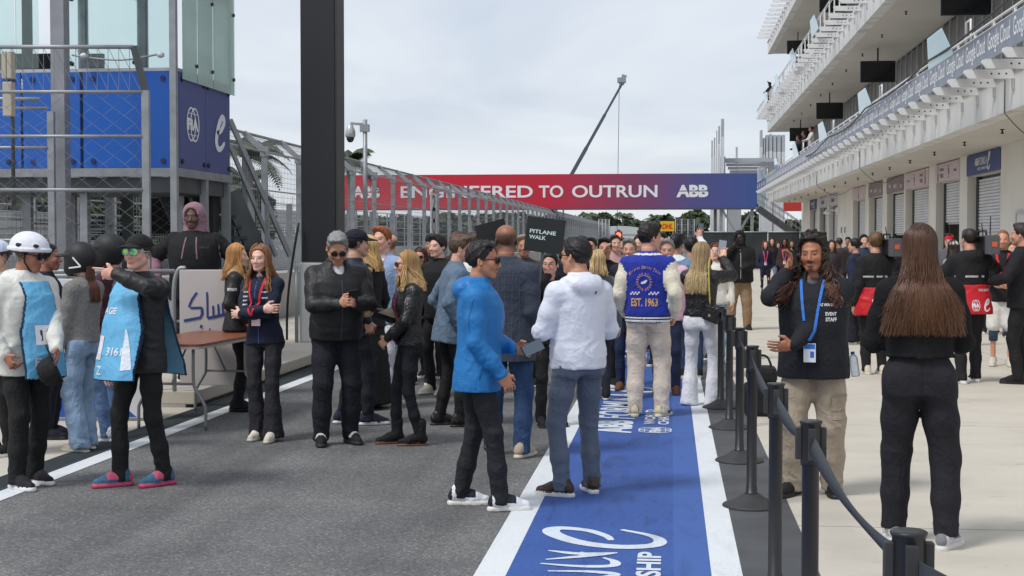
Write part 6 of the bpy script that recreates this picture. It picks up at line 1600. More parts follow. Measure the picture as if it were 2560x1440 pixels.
def lanyard(P, col=(190, 30, 50), drop=.20, badge=((235, 235, 235), (60, 90, 160)), wd=.016, bh=.11):
    pieces = []; m = cloth(col, 'cloth')
    for q in (-1, 1): pieces.append(stroke_faces([(q*.075, .49), (q*.065, .42), (q*.03, drop+.06), (0, drop)], wd))
    o = on_top(P, pieces, m, (0, 0, 0), (-1, 0, 0), (0, 0, 1), 'lanyard', .006, start=.27)
    if badge:
        c = P.T((0, 0, drop-.02)); Y = P.Rt@np.array([0, 1, 0]); hit = P.bvh.ray_cast(Vector(c+Y*.4), Vector(-Y), .8); p = np.array(hit[0]) if hit[0] is not None else c+Y*.15
        b = MB(); b.bbox(-.038, .038, -.003, .003, -bh, 0, .002); o2 = b.build('badge', cloth(badge[0], 'rubber'), P.top, Vector((p+Y*.012)*P.s)); o2.rotation_euler = (R(-4), 0, R(0))
        b = MB(); b.box(-.034, .034, .0032, .0045, -.035, -.004).box(-.028, -.004, .0032, .0045, -.09, -.05); b.build('badge_print', cloth(badge[1], 'rubber'), o2)
    return o
def held(P, hand, mb, name, mats, label, cat, off=(0, 0, 0), rot=None, group=None):
    "a separate thing standing in the hand; built around its own origin, world placed"
    w_, dr, th, n_, cu, pt = P.hd[hand]; p = w_+dr*(.085+off[1])+th*off[0]+n_*(.028+off[2]); q = P.root.matrix_basis if False else None
    M = Matrix.Translation(P.root.location) @ Matrix.Rotation(P.root.rotation_euler.z, 4, 'Z')
    wp = M @ Vector(p*P.s); o = mb.build(name, mats); o.location = wp
    o.rotation_euler = rot if rot is not None else (0, 0, P.root.rotation_euler.z); tag(o, label, cat, group); return o
M_PHONE = mat('phone_black', (.012, .012, .014, 1), .25); M_PSCR = mat('phone_screen', (.10, .13, .17, 1), .12)
def phone_mesh(): return MB().bbox(-.037, .037, -.004, .004, -.077, .077, .003).box(-.034, .034, -.0052, -.0042, -.073, .073, 1)

def zip_line(P, col=(60, 60, 64), z0=-.1, z1=.48, x=0.0, w=.007):
    return on_top(P, [stroke_faces([(x, z0), (x, (z0+z1)/2), (x, z1)], w)], cloth(col, 'rubber'), (0, 0, 0), (-1, 0, 0), (0, 0, 1), 'zip', .003, start=.27)
def helmet_moto(P, col=(24, 25, 28)):
    def fn(V):
        V.ell((0, -.012, .035), (.125, .150, .135)); V.ell((0, .03, -.06), (.105, .125, .095), None, .05)
        V.f = np.maximum(V.f, -.135-V.ax[2][None, None, :])
        V.ell((0, .155, -.02), (.085, .10, .06), None, .015, 0, True); V.ell((0, -.0, -.16), (.085, .10, .09), None, .02, 0, True)
        def pk(X, Y, Z): return np.maximum(np.hypot(X/.105, (Y-.10)/.145)-1, np.abs(Z-.075+.10*(Y-.10)+2.2*X*X)/.010-1)*.010
        V.put(pk, (-.12, .05, -.05), (.12, .27, .12), .012)
    h = head_solid(P, 'helmet', fn, col, 'rubber'); return h
def helmet_climb(P, col=(225, 226, 235)):
    def fn(V):
        V.ell((0, -.012, .042), (.112, .142, .112)); y_ = V.ax[1][None, :, None]; z_ = V.ax[2][None, None, :]
        V.f = np.maximum(V.f, .018+.10*np.clip(-y_, 0, .2)*-1+.16*np.clip(y_, 0, .2)-z_)
        def rim(X, Y, Z): return np.maximum(np.abs(np.hypot(X/.116, (Y+.012)/.147)-1)*.11-.006, np.abs(Z-.030+.10*np.clip(-Y, 0, .2)-.16*np.clip(Y, 0, .2))-.012)
        V.put(rim, (-.14, -.18, -.03), (.14, .17, .09), .008)
        for q in (-1, 1): V.ell((q*.104, -.03, .058), (.012, .022, .016), None, .006, 1); V.ell((q*.08, .085, .075), (.02, .02, .012), None, .006, 1)
    h = head_solid(P, 'helmet', fn, col, 'rubber', mats=[cloth(col, 'rubber'), cloth((30, 30, 32), 'rubber')])
    mb = MB(); Q = lambda p: Vector(P.s*(P.hc+P.RH@(np.array(p)*P.hs)))
    for q in (-1, 1): mb.tube([Q((q*.085, .005, .03)), Q((q*.082, .02, -.05)), Q((q*.05, .05, -.105)), Q((0, .06, -.122))], .005, 5)
    mb.build('chin_strap', cloth((25, 25, 27)), h); return h
def bib(P, col=(108, 182, 224), hem=-.17, sleeve_w=.150, fl=.05):
    A, B, C = torso_profile(P.sex, 1.08, .02); mk = lambda: Vol(P.P0+np.array([-.36, -.36, -.3]), P.P0+np.array([.36, .36, .62]), max(P.res*1.6, .0088)); g = fl*np.clip((.3-TZ)/.4, 0, 1.2)
    V = mk(); V.loft(P.P0, P.Rt, TZ, A+.052+g*.5, B+.046+g, C, hem, .475, .01, 0, 2.3); V2 = mk(); V2.loft(P.P0, P.Rt, TZ, A+.038+g*.5, B+.030+g, C, hem-.1, .6, .01, 0, 2.3)
    V.noise(77, .006, .12, .5); V2.noise(77, .006, .12, .5); V.f = np.maximum(V.f, -V2.f)
    X = V.ax[0][:, None, None]-P.P0[0]; Y = V.ax[1][None, :, None]-P.P0[1]; Z = V.ax[2][None, None, :]-P.P0[2]; M = P.Rt
    a = np.abs(M[0, 0]*X+M[1, 0]*Y+M[2, 0]*Z); zz = M[0, 2]*X+M[1, 2]*Y+M[2, 2]*Z; V.f = np.maximum(V.f, a-(sleeve_w-.05*np.clip((zz-.15)/.2, 0, 1)))
    pv, F, vid = V.mesh(); fc = (pv[F].mean(1)-P.P0)@P.Rt; lim = sleeve_w-.05*np.clip((fc[:, 2]-.15)/.2, 0, 1)
    mi = ((np.abs(fc[:, 0]) > lim-.010) | (fc[:, 2] < hem+.010)).astype(int)
    o = P.child('bib', np_mesh('bib', pv*P.s, F, [cloth(col, 'shell'), cloth((22, 48, 76), 'cloth')], mi)); P.bib = o; P.bvh = BVHTree.FromPolygons([Vector(v) for v in pv], [tuple(f) for f in F]); P.top = o
    return o
def shoulder_camera(P, side, label):
    s_ = P.s; M = Matrix.Translation(P.root.location) @ Matrix.Rotation(P.root.rotation_euler.z, 4, 'Z'); p = P.sh[side]+np.array([(-.02, .02)[side], .06, .17])
    t = empty('video_camera', M @ Vector(p*s_), P.root.rotation_euler.z); tag(t, label, 'camera', 'shoulder video cameras')
    MB().bbox(-.07, .07, -.22, .14, -.09, .11, .012).build('camera_body', M_BLACK, t)
    MB().tube([(0, .14, .01), (0, .20, .01), (0, .34, .01)], [.05, .055, .065], 14).build('lens', M_BLACK, t)
    MB().bbox(-.065, .065, -.34, -.221, -.10, .12, .01).build('battery', mat('battery_grey', (.10, .10, .11, 1), .6), t)
    MB().box(-.03, .03, -.3435, -.3405, -.01, .045).build('battery_label', mat('label_orange', (.75, .12, .05, 1), .6), t)
    MB().tube([(0, -.12, .11), (0, -.11, .17), (0, .08, .17), (0, .1, .11)], .012, 6).build('handle', M_BLACK, t)
    MB().bbox(-.16, -.07, .03, .15, .05, .11, .008).build('viewfinder', M_BLACK, t)
    MB().tube([(.03, -.15, .11), (.035, -.15, .34)], .007, 5).tube([(-.03, -.1, .11), (-.05, -.1, .26)], .006, 5).build('antenna', M_BLACK, t)
    MB().bbox(.07, .12, -.1, .05, .0, .09, .006).build('receiver', M_BLACK, t)
    return t
# ================================================================== the people, left to right
def waist_bib(P, col, z0, z1, out=.055):
    A, B, C = torso_profile(P.sex, 1.16, .0); V = Vol(P.P0+np.array([-.4, -.4, -.35]), P.P0+np.array([.4, .4, .5]), max(P.res*1.4, .010)); V.loft(P.P0, P.Rt, TZ, A+out+.06*np.clip(.1-TZ, 0, .4), B+out+.10*np.clip(.1-TZ, 0, .4), C, z0, z1, .01, 0, 2.3); V.noise(9, .006, .12, .5)
    pv, F, vid = V.mesh(); o = P.child('bib', np_mesh('bib', pv*P.s, F, [cloth(col, 'shell')])); P.bvh = BVHTree.FromPolygons([Vector(v) for v in pv], [tuple(f) for f in F]); P.top = o
BK = (24, 24, 27); NV = (28, 32, 48)
W_ = mat('print_white2', (.78, .78, .8, 1), .6)
def chest(P, body, x, z, w, h, m=W_, bold=.02, shear=0, back=False, name='lettering'):
    return on_top(P, [text2d(body, 0, 0, w, h, bold, shear)], m, (x, 0, z), (1, 0, 0) if back else (-1, 0, 0), (0, 0, 1), name)
def side_print(P, body, side, p, w, h, m=W_):
    "lettering on the outside of a sleeve"
    q = 1 if side == 0 else -1
    return on_top(P, [text2d(body, 0, 0, w, h, .02)], m, tuple(P.Rt.T@(np.array(p)-P.P0)), (0, q, 0), (0, 0, 1), 'sleeve_lettering')
HANG = lambda q, y=.04, z=.84, x=.22: dict(p=(q*x, y, z))
POCK = lambda q: dict(p=(q*.20, .06, .93), pole=(q*.6, -1, 0), dir=(0, .2, -1), thumb=(0, 1, 0), c=.9)

# --- marshals and helmeted visitors at the left
p = person('marshal in blue bib and white cap cut off by the left edge', -2, 10.9, 160, 1.66, 'm', skin=(205, 160, 135), hair=dict(k='crop', col=(60, 50, 45)), top=dict(col=(215, 215, 212), fab='shell'), legs=dict(col=BK)); cap(p, (215, 222, 240)); bib(p)
p = person('marshal in white climbing helmet, white jacket and blue bib, hand in pocket', 58, 9.5, -120, 1.70, 'm', w=1.12, skin=(170, 115, 92), hair=dict(k='crop', col=(50, 40, 36)), head=(22, 12, 0), lean=(3, 0, 0),
           top=dict(col=(222, 221, 214), fab='shell', m=.035, hood='down', hem=-.17, amp=.009, collar=.04), Rh=dict(p=(.22, .10, .93), pole=(.5, -1, 0), c=.9), Lh=dict(p=(-.02, .33, .96), pole=(-1, -.3, -.4), thumb=(0, 0, 1)),
           legs=dict(col=(20, 20, 23), k='straight'), shoes=dict(col=(38, 34, 42), sole=(225, 222, 225)), feet=((.11, .06, -6), (-.10, -.05, 8)))
helmet_climb(p); specs(p); bib(p, hem=-.18, sleeve_w=.165, fl=.11)
on_top(p, [rect2d(.16, .13)], W_, (.0, 0, .12), (-1, 0, 0), (0, 0, 1), 'number_panel'); chest(p, '13', .0, .12, .09, .08, cloth((60, 40, 60)), name='number'); chest(p, 'FIA', .05, -.06, .10, .06); on_top(p, [e_logo()], W_, (-.07, 0, -.06), (-1, 0, 0), (0, 0, 1), 'letter_e') if 0 else None
on_top(p, [text2d('2', 0, 0, .06, .1, .02)], W_, (.03, 0, .0), (1, 0, 0), (0, 0, 1), 'number')
hatm = MB(); hatm.lathe([(.03, .10), (.07, .085), (.095, .04), (.10, -.02), (.097, -.025), (.085, -.02), (.06, .07)], 18); hatm.prism([(.07*math.cos(a), .09+.09*math.sin(a)) for a in [math.pi*k/10 for k in range(11)]], -.028, -.022, 'xy')
o = held(p, 1, hatm, 'black_cap', cloth((26, 26, 30)), 'black baseball cap held by the marshal in the white helmet', 'cap', (0, .09, 0)); o.rotation_euler = (R(115), R(15), R(-60))
p = person('person in navy jacket half hidden between the white helmet and the black helmet', 116, 11.8, -80, 1.64, 'm', skin=(160, 110, 90), hair=dict(k='crop', col=(30, 26, 24)), top=dict(col=(24, 28, 48), under=(20, 20, 24)), legs=dict(col=(24, 28, 44)), shoes=dict(col=(25, 28, 40), sole=(30, 30, 34)))
chest(p, 'TEAM', .0, .28, .12, .05, cloth((200, 50, 60)))
p = person('girl in grey sweater and light jeans wearing a black helmet with a peak', 206, 11.1, 72, 1.62, 'f', skin=(215, 170, 150), head=(6, 4, 0), top=dict(k='sweater', col=(128, 126, 124), fab='knit', hem=-.03, m=.030, rib=True, collar=.03), hair=dict(k='long', col=(105, 62, 40), len=.36, lim=32, n=240, spread=.03, depth=.10),
           Lh=dict(p=(-.20, .10, .83)), Rh=dict(p=(.18, .14, .84)), legs=dict(k='wide', col=(132, 155, 182), fab='denim', amp=.012), shoes=dict(col=(215, 205, 190), sole=(222, 212, 192), accent=(235, 120, 80)), feet=((.09, .04, -4), (-.09, -.04, 6)))
helmet_moto(p)
mbx = MB(); Q = lambda v: Vector(p.s*(p.hc+p.RH@(np.array(v)*p.hs)))
for a_, b_, w_ in (((-.128, -.02, .03), (-.112, -.085, -.055), .012), ((-.112, -.085, -.055), (-.122, .03, -.06), .012)): mbx.beam(Q(a_), Q(b_), .004, w_)
mbx.build('helmet_stripe', W_, p.root)
p = person('visitor in burgundy top and blue jeans in a black helmet behind the pointing marshal', 278, 11.7, 82, 1.68, 'm', skin=(200, 150, 125), top=dict(col=(74, 42, 52), fab='cloth'), legs=dict(k='straight', col=(92, 118, 155), fab='denim'), shoes=dict(col=(226, 226, 228), sole=(232, 232, 232)), Lh=dict(p=(-.2, .05, .84))); helmet_moto(p, (26, 27, 30))
MIR = bpy.data.materials.new('mirror_lens'); MIR.use_nodes = True; _t = MIR.node_tree; _b = _t.nodes['Principled BSDF']; _b.inputs['Roughness'].default_value = .12; _b.inputs['Metallic'].default_value = .6
_tc = _t.nodes.new('ShaderNodeTexCoord'); _n = _t.nodes.new('ShaderNodeTexNoise'); _n.inputs['Scale'].default_value = 30; _r = _t.nodes.new('ShaderNodeValToRGB'); _t.links.new(_tc.outputs['Object'], _n.inputs['Vector']); _t.links.new(_n.outputs['Fac'], _r.inputs[0]); _r.color_ramp.elements[0].color = (.05, .35, .12, 1); _r.color_ramp.elements[0].position = .4; _r.color_ramp.elements[1].color = (.55, .6, .1, 1); _r.color_ramp.elements[1].position = .6; _t.links.new(_r.outputs[0], _b.inputs['Base Color'])
p = person('marshal in blue bib 3161 with mirrored sunglasses pointing left', 350, 9.5, 152, 1.70, 'm', skin=(222, 168, 150), hair=dict(k='crop', col=(45, 38, 34)), head=(8, -4, 0), lean=(0, 0, 6),
           top=dict(col=(34, 33, 35), fab='shell', m=.03, hem=-.16, amp=.011), Lh=dict(p=(-.10, .29, 1.47), pole=(-1, .3, -.25), dir=(.9, .45, .05), thumb=(0, .2, 1), c=1.1, point=True), Rh=dict(p=(.24, .06, .84)),
           legs=dict(col=(20, 20, 22), k='straight', amp=.012), shoes=dict(col=(62, 105, 130), sole=(200, 70, 110), accent=(205, 90, 120)), feet=((.12, .08, -30), (-.10, -.12, -8)))
cap(p, (26, 27, 30), True); specs(p, (120, 215, 225), w=.056, h=.044, mirror=MIR); bib(p, hem=-.20, sleeve_w=.185, fl=.12)
for bd, x, z, w, h in (('3161', -.02, .00, .13, .055), ('AGE', .08, .27, .13, .045), ('Z', .10, -.13, .06, .06)): chest(p, bd, x, z, w, h)
on_top(p, [rect2d(.07, .16)], W_, (.13, 0, .02), (-1, 0, 0), (0, 0, 1), 'number_panel'); on_top(p, [stroke_faces([(.09, .15), (.11, .02), (.13, -.12)], [.01, .05, .07])], cloth((225, 235, 245), 'shell'), (0, 0, 0), (-1, 0, 0), (0, 0, 1), 'flash')
# --- the man in the hood behind the board
p = person('large man in black shirt over a pink hoodie with the hood up', 487, 15.0, 186, 1.88, 'm', w=1.38, belly=.03, skin=(96, 68, 54), hair=dict(k='crop', col=(15, 13, 12)), head=(-6, 2, 0), z0=.165,
           top=dict(k='shirt', col=(22, 23, 27), m=.03, sleeve=1.0, hem=-.16, amp=.010, paint=(((156, 112, 126), lambda L, i: (i == 1)),)), Rh=dict(p=(.34, .10, 1.02), pole=(1, -.6, 0)), Lh=dict(p=(-.32, .10, 1.0), pole=(-1, -.6, 0)), legs=dict(col=BK), lips=(.22, .10, .09))
hood_up(p, (152, 116, 128)); 
on_top(p, [stroke_faces([(-.05, .46), (-.075, .25)], .012), stroke_faces([(.05, .46), (.075, .25)], .012)], cloth((150, 112, 124)), (0, 0, 0), (-1, 0, 0), (0, 0, 1), 'drawstring')
on_top(p, [text2d('COMPANY', 0, 0, .12, .022, .0)], cloth((95, 85, 95)), (-.12, 0, .36), (-1, 0, 0), (0, 0, 1), 'lettering')
# black short sleeves over the pink ones
for i in range(2):
    V = Vol(np.minimum(p.sh[i], p.el[i])-.16, np.maximum(p.sh[i], p.el[i])+.16, .011); V.chain([p.sh[i], p.sh[i]+(p.el[i]-p.sh[i])*.86], [.092, .080], .01); V.noise(3+i, .007, .08); pv, F, vid = V.mesh(); p.child('short_sleeve', np_mesh('short_sleeve', pv*p.s, F, [cloth((22, 23, 27))]), p.top)
p = person('strawberry blonde woman in black team jacket turned right behind the table', 590, 13.7, -72, 1.63, 'f', skin=(228, 180, 155), hair=dict(k='wavy', col=(196, 142, 84), tip=(210, 165, 110), len=.26, n=380, spread=.045, wave=.012, part=.15), head=(-12, 0, 0), top=dict(col=(20, 20, 23), fab='shell', hem=-.12), Rh=dict(p=(.19, .10, .95), pole=(.5, -1, 0)), legs=dict(col=(20, 20, 22)), shoes=dict(col=(24, 24, 27), sole=(28, 28, 30)))
side_print(p, 'SPONSOR', 0, p.sh[0]*.6+p.el[0]*.4, .10, .03)
p = person('woman with long hair, navy jacket and red lanyard, arms crossed', 664, 11.75, 168, 1.63, 'f', skin=(230, 184, 164), hair=dict(k='wavy', col=(140, 96, 62), tip=(178, 128, 80), len=.30, n=460, spread=.055, wave=.016, part=.1), head=(4, 0, 0), lean=(0, 3, 0),
           top=dict(col=(30, 35, 54), fab='cloth', hem=-.10, m=.018, amp=.007, collar=.05, vee=.035, under=(26, 32, 62)), Rh=dict(p=(-.09, .21, 1.17), pole=(1, .15, -.9), thumb=(0, 0, 1), dir=(-1, .05, .05)), Lh=dict(p=(.13, .20, 1.12), pole=(-1, .2, -.9), thumb=(0, 0, 1), dir=(1, -.2, 0)),
           legs=dict(k='flare', col=(40, 39, 44), amp=.011), shoes=dict(col=(214, 206, 190), sole=(206, 200, 188)), feet=((.05, .03, -5), (-.12, .10, 12)), hip=(.015, 0))
lanyard(p, (205, 45, 65), .16, None, .020); zip_line(p, (50, 80, 150), -.09, .46)
for bd, x, z, w in (('FORTRESS', .10, .37, .055), ('TORO', .10, .33, .05), ('SPORT', .10, .295, .04), ('BMC', .10, .26, .035), ('NJF', -.09, .36, .055), ('ORACLE', -.09, .31, .05)): chest(p, bd, x, z, w, .014, bold=.04)
mbb = MB(); mbb.bbox(-.04, .04, -.003, .003, -.03, .03, .002); _c = p.T((-.01, .0, .10)); o = mbb.build('badge', cloth((232, 200, 200), 'rubber'), p.top, Vector((_c+p.Rt@np.array([0, .165, 0]))*p.s))
p = person('grey haired man in black jacket and sunglasses looking down at his phone', 838, 11.5, 207, 1.75, 'm', w=1.16, belly=.035, skin=(196, 142, 116), hair=dict(k='short', col=(135, 134, 134), v=.9, amp=.007), head=(-8, 30, 0), lean=(6, 0, 0),
           top=dict(col=(30, 28, 30), fab='shell', m=.034, hem=-.09, rib=True, amp=.012, vee=.075, under=(222, 222, 225), collar=.05), Rh=dict(p=(.045, .36, 1.15), pole=(1, -.6, -.6), dir=(-.35, 1, .25), thumb=(0, .2, 1), c=.9), Lh=dict(p=(-.06, .36, 1.15), pole=(-1, -.6, -.6), dir=(.35, 1, .25), thumb=(0, .2, 1), c=.9),
           legs=dict(k='loose', col=(30, 30, 38), amp=.014), shoes=dict(col=(30, 30, 32), sole=(36, 36, 38), accent=(200, 200, 200)), feet=((.13, .03, -16), (-.12, .0, 14)))
specs(p); zip_line(p, (70, 70, 74), -.08, .40)
o = held(p, 0, phone_mesh(), 'phone', [M_PHONE, M_PSCR], 'pale phone held by the grey haired man in black', 'phone', (.02, .03, .02)); o.rotation_euler = (R(-35), R(10), R(207))
p = person('man in navy jacket and navy cap behind the grey haired man', 888, 12.7, -62, 1.76, 'm', w=1.05, skin=(205, 155, 130), hair=dict(k='crop', col=(40, 34, 30)), top=dict(col=(28, 34, 52), fab='shell', hem=-.16, amp=.011), Rh=POCK(1), legs=dict(col=(26, 28, 38)), shoes=dict(col=(38, 44, 62), sole=(220, 220, 220)), feet=((.11, .08, -5), (-.1, -.1, 5))); cap(p, (24, 28, 44)); specs(p) if 0 else None
p = person('blonde woman in long black skirt seen behind the navy cap', 922, 13.9, 70, 1.71, 'f', skin=(222, 178, 156), hair=dict(k='long', col=(214, 178, 118), len=.24, n=420, spread=.04, part=.1), head=(18, 0, 0), top=dict(col=BK, fab='cloth'), legs=dict(k='skirt', col=(18, 18, 20)), shoes=dict(col=(150, 130, 110), sole=(60, 50, 45)))
p = person('ginger man in pale blue blazer and white trousers', 958, 14.7, 158, 1.80, 'm', skin=(226, 172, 150), hair=dict(k='short', col=(150, 84, 50), v=1.25), top=dict(k='blazer', col=(150, 172, 208), hem=-.2, vee=.16, under=(235, 235, 240), blazer=True, amp=.006), Rh=HANG(1), Lh=HANG(-1), legs=dict(col=(218, 220, 228), k='straight'), shoes=dict(col=(225, 225, 228), sole=(232, 232, 232))); lanyard(p, (235, 120, 150), .2, None)
p = person('balding man with glasses in dark jacket behind the pale blue blazer', 976, 16.4, 110, 1.74, 'm', skin=(214, 160, 138), hair=dict(k='bald', col=(80, 60, 50)), top=dict(col=(40, 42, 52), under=(200, 200, 215), vee=.1), legs=dict(col=BK)); specs(p, (30, 30, 30), (120, 110, 105))
p = person('blonde woman in black leather jacket and sunglasses holding a drink', 1022, 11.45, 112, 1.58, 'f', skin=(224, 170, 142), hair=dict(k='wavy', col=(176, 136, 86), tip=(212, 176, 122), len=.24, n=460, spread=.06, wave=.014, part=-.1), head=(0, 0, 0),
           top=dict(col=(22, 22, 24), fab='leather', hem=-.06, m=.022, amp=.011, vee=.11, under=(84, 24, 34)), Rh=dict(p=(.10, .30, 1.18), pole=(.8, -.4, -1), dir=(-.4, 1, .2), thumb=(0, .2, 1), c=.9), Lh=dict(p=(-.06, .20, .96), pole=(-1, -.4, .1), dir=(.6, .5, -.6), thumb=(.3, .3, 1), c=.5),
           legs=dict(k='slim', col=(28, 29, 36), fab='denim', belt=(20, 20, 22), hem=.1), shoes=dict(col=(20, 19, 20), sole=(110, 66, 40), k='boot'), feet=((.10, .10, 2), (-.10, -.07, -4)), lips=(.45, .12, .12))
specs(p, (60, 30, 22), (50, 26, 20)); on_top(p, [stroke_faces([(-.035, -.05), (-.035, .15), (-.06, .44)], .07), stroke_faces([(.03, -.05), (.03, .15), (.055, .44)], .07)], cloth((92, 26, 38)), (0, 0, 0), (-1, 0, 0), (0, 0, 1), 'blouse', start=.165); zip_line(p, (150, 140, 120), -.05, .40, -.075); lanyard(p, (50, 70, 110), .06, ((90, 150, 200), (230, 240, 250)), .008)
cupm = MB(); cupm.lathe([(.028, -.06), (.031, -.058), (.036, .02), (.038, .062), (.036, .063), (.034, .02)], 18, mi=0); cupm.lathe([(.027, -.055), (.033, .02), (.0345, .03)], 18, mi=1)
held(p, 0, cupm, 'drink_cup', [glass_mat('cup_clear', (.9, .88, .85, 1), .1), mat('drink_yellow', (.85, .55, .12, 1), .3)], 'clear cup of yellow drink in the leather jacket woman\'s hand', 'cup', (.01, .01, .012))
p = person('woman in dark sunglasses glimpsed behind the leather jacket woman', 1052, 16.2, 175, 1.58, 'f', skin=(196, 145, 120), hair=dict(k='wavy', col=(84, 48, 34), len=.16, n=260), top=dict(col=BK), legs=dict(col=BK)); specs(p)
p = person('young man with dark fringe looking left behind the grey-blue blazer', 1097, 15.2, 148, 1.72, 'm', skin=(228, 180, 160), hair=dict(k='short', col=(42, 30, 26), v=1.5, line=.05, amp=.009), top=dict(col=(26, 26, 30)), legs=dict(col=BK), shoes=dict(col=(210, 200, 180)))
p = person('man in black bucket hat at the back left of the crowd', 1082, 17.0, 170, 1.74, 'm', skin=(190, 140, 118), top=dict(col=(32, 33, 38)), legs=dict(col=BK)); cap(p, (22, 22, 24), False)
p = person('man in grey-blue blazer and black trousers leaning to the right', 1125, 12.6, -66, 1.72, 'm', skin=(214, 160, 138), hair=dict(k='short', col=(92, 72, 58), v=.9), head=(-16, 8, 0), lean=(8, 0, 0), top=dict(k='blazer', col=(98, 118, 138), hem=-.2, m=.026, amp=.010, vee=.1, under=(225, 225, 225), collar=.035, blazer=True), Lh=POCK(-1), Rh=dict(p=(.19, .04, .9), pole=(.4, -1, 0), c=.9), legs=dict(col=(20, 20, 22), k='straight'), shoes=dict(col=(24, 22, 22), sole=(40, 36, 32), fab='leather', k='dress'), feet=((.10, .06, -6), (-.10, -.08, 6)))
p = person('brown haired man in white shirt behind the blue rain jacket', 1182, 14.4, -82, 1.74, 'm', skin=(220, 172, 150), hair=dict(k='short', col=(66, 44, 36), v=1.2), top=dict(k='shirt', col=(226, 224, 218)), legs=dict(col=(34, 34, 40)))
p = person('curly brown haired person at the back above the grey-blue blazer', 1142, 17.5, -20, 1.76, 'f', skin=(205, 155, 130), hair=dict(k='short', col=(104, 66, 50), v=1.6, amp=.012), top=dict(col=(60, 44, 44)), legs=dict(col=BK))
# --- blue rain jacket
p = person('man in bright blue rain jacket and sunglasses holding a phone', 1196, 8.72, -82, 1.66, 'm', w=1.06, skin=(186, 128, 98), hair=dict(k='short', col=(30, 26, 25), v=.85, line=.072, amp=.007), head=(-6, 2, 0), beard=('goatee', .5), lean=(1, 0, -4),
           top=dict(col=(10, 114, 180), fab='shell', hood='down', hem=-.18, m=.036, amp=.013, wl=.075, collar=.05, flare=.01), Rh=dict(p=(.20, .14, .89), pole=(.3, -1, -.1), dir=(0, .55, -.8), thumb=(-.3, .9, .3), c=.65), Lh=dict(p=(-.04, .23, 1.03), pole=(-.8, -.6, -.4), dir=(.2, 1, .0), thumb=(.3, .2, 1), c=.7),
           legs=dict(k='straight', col=(34, 35, 40), amp=.012, hem=.055), shoes=dict(col=(226, 228, 232), sole=(228, 226, 220), accent=(34, 38, 44)), feet=((.12, .14, 4), (-.12, -.12, 2)))
BLUE = p; specs(p)
o = held(p, 1, phone_mesh(), 'phone', [M_PHONE, M_PSCR], 'phone held out by the man in the blue rain jacket', 'phone', (.03, .05, .03)); o.rotation_euler = (R(-48), R(62), R(-10))
# --- bald man with plaid blazer, seen from behind
p = person('bald man in dark plaid blazer and blue jeans seen from behind', 1266, 10.8, -14, 1.79, 'm', w=1.2, belly=.01, skin=(150, 98, 76), hair=dict(k='bald', col=(26, 22, 20)), head=(40, 2, 0), top=dict(k='blazer', col=(62, 68, 80), fab='knit', hem=-.24, m=.03, amp=.008, collar=.04), Rh=dict(p=(.22, .10, .88)), Lh=dict(p=(-.2, .22, 1.05), pole=(-1, -.5, -.5)),
           legs=dict(k='straight', col=(46, 70, 104), fab='denim', amp=.010), shoes=dict(col=(176, 160, 138), sole=(205, 196, 180)), feet=((.13, -.02, -12), (-.14, .06, 12)), beard=('goatee', .4))
g2 = [stroke_faces([(-.18, z), (.18, z)], .003) for z in np.arange(-.2, .42, .055)]+[stroke_faces([(x, -.2), (x, .42)], .003) for x in np.arange(-.15, .16, .05)]
on_top(p, g2, cloth((78, 86, 102), 'knit'), (0, 0, 0), (1, 0, 0), (0, 0, 1), 'plaid', .002, sub=.05)
# sign boards
def board(px, d, py, w, h, roll, rzd, label, text):
    c = at(px, d, zat(py, d)); t = empty('sign_board', c); tag(t, label, 'sign', 'hand-held walk signs'); t.rotation_euler = (0, R(roll), R(rzd))
    MB().bbox(-w/2, w/2, -.004, .004, -h/2, h/2, .003).build('panel', mat('board_black', (.014, .016, .016, 1), .5), t)
    MB().box(-.012, .012, .005, .012, -h/2-.55, h/2-.02).build('stick', M_STEELD, t)
    if text:
        for i, b in enumerate(('PITLANE', 'WALK')):
            ww = w*(.68 if i == 0 else .44); sign_text('lettering', b, mat('print_mint', (.62, .74, .68, 1), .6), (-w*.40+ww/2, -.0045, .025-.05*i), (1, 0, 0), (0, 0, 1), ww, .034, t, .03, lift=.002)
board(1362, 12.3, 588, .335, .30, 7, 4, 'black square sign reading PITLANE WALK held above the crowd', True)
board(1232, 12.6, 592, .29, .27, -14, 30, 'black sign board partly hidden behind the bald man\'s head', False)
p = person('dark haired woman in black touching her cheek under the walk sign', 1376, 12.6, 200, 1.56, 'f', skin=(214, 165, 145), hair=dict(k='bun', col=(24, 20, 20)), head=(-26, 0, 0), top=dict(col=(24, 24, 28), vee=.06, under=(40, 20, 24)), Rh=dict(p=(.07, .17, 1.50), pole=(1, .2, -1), dir=(-.1, -.2, 1), thumb=(-.5, -1, 0), c=.35), Lh=dict(p=(-.2, .1, .86)), legs=dict(col=(20, 20, 22), k='straight'), shoes=dict(col=(22, 22, 24), sole=(24, 24, 25), k='dress'))
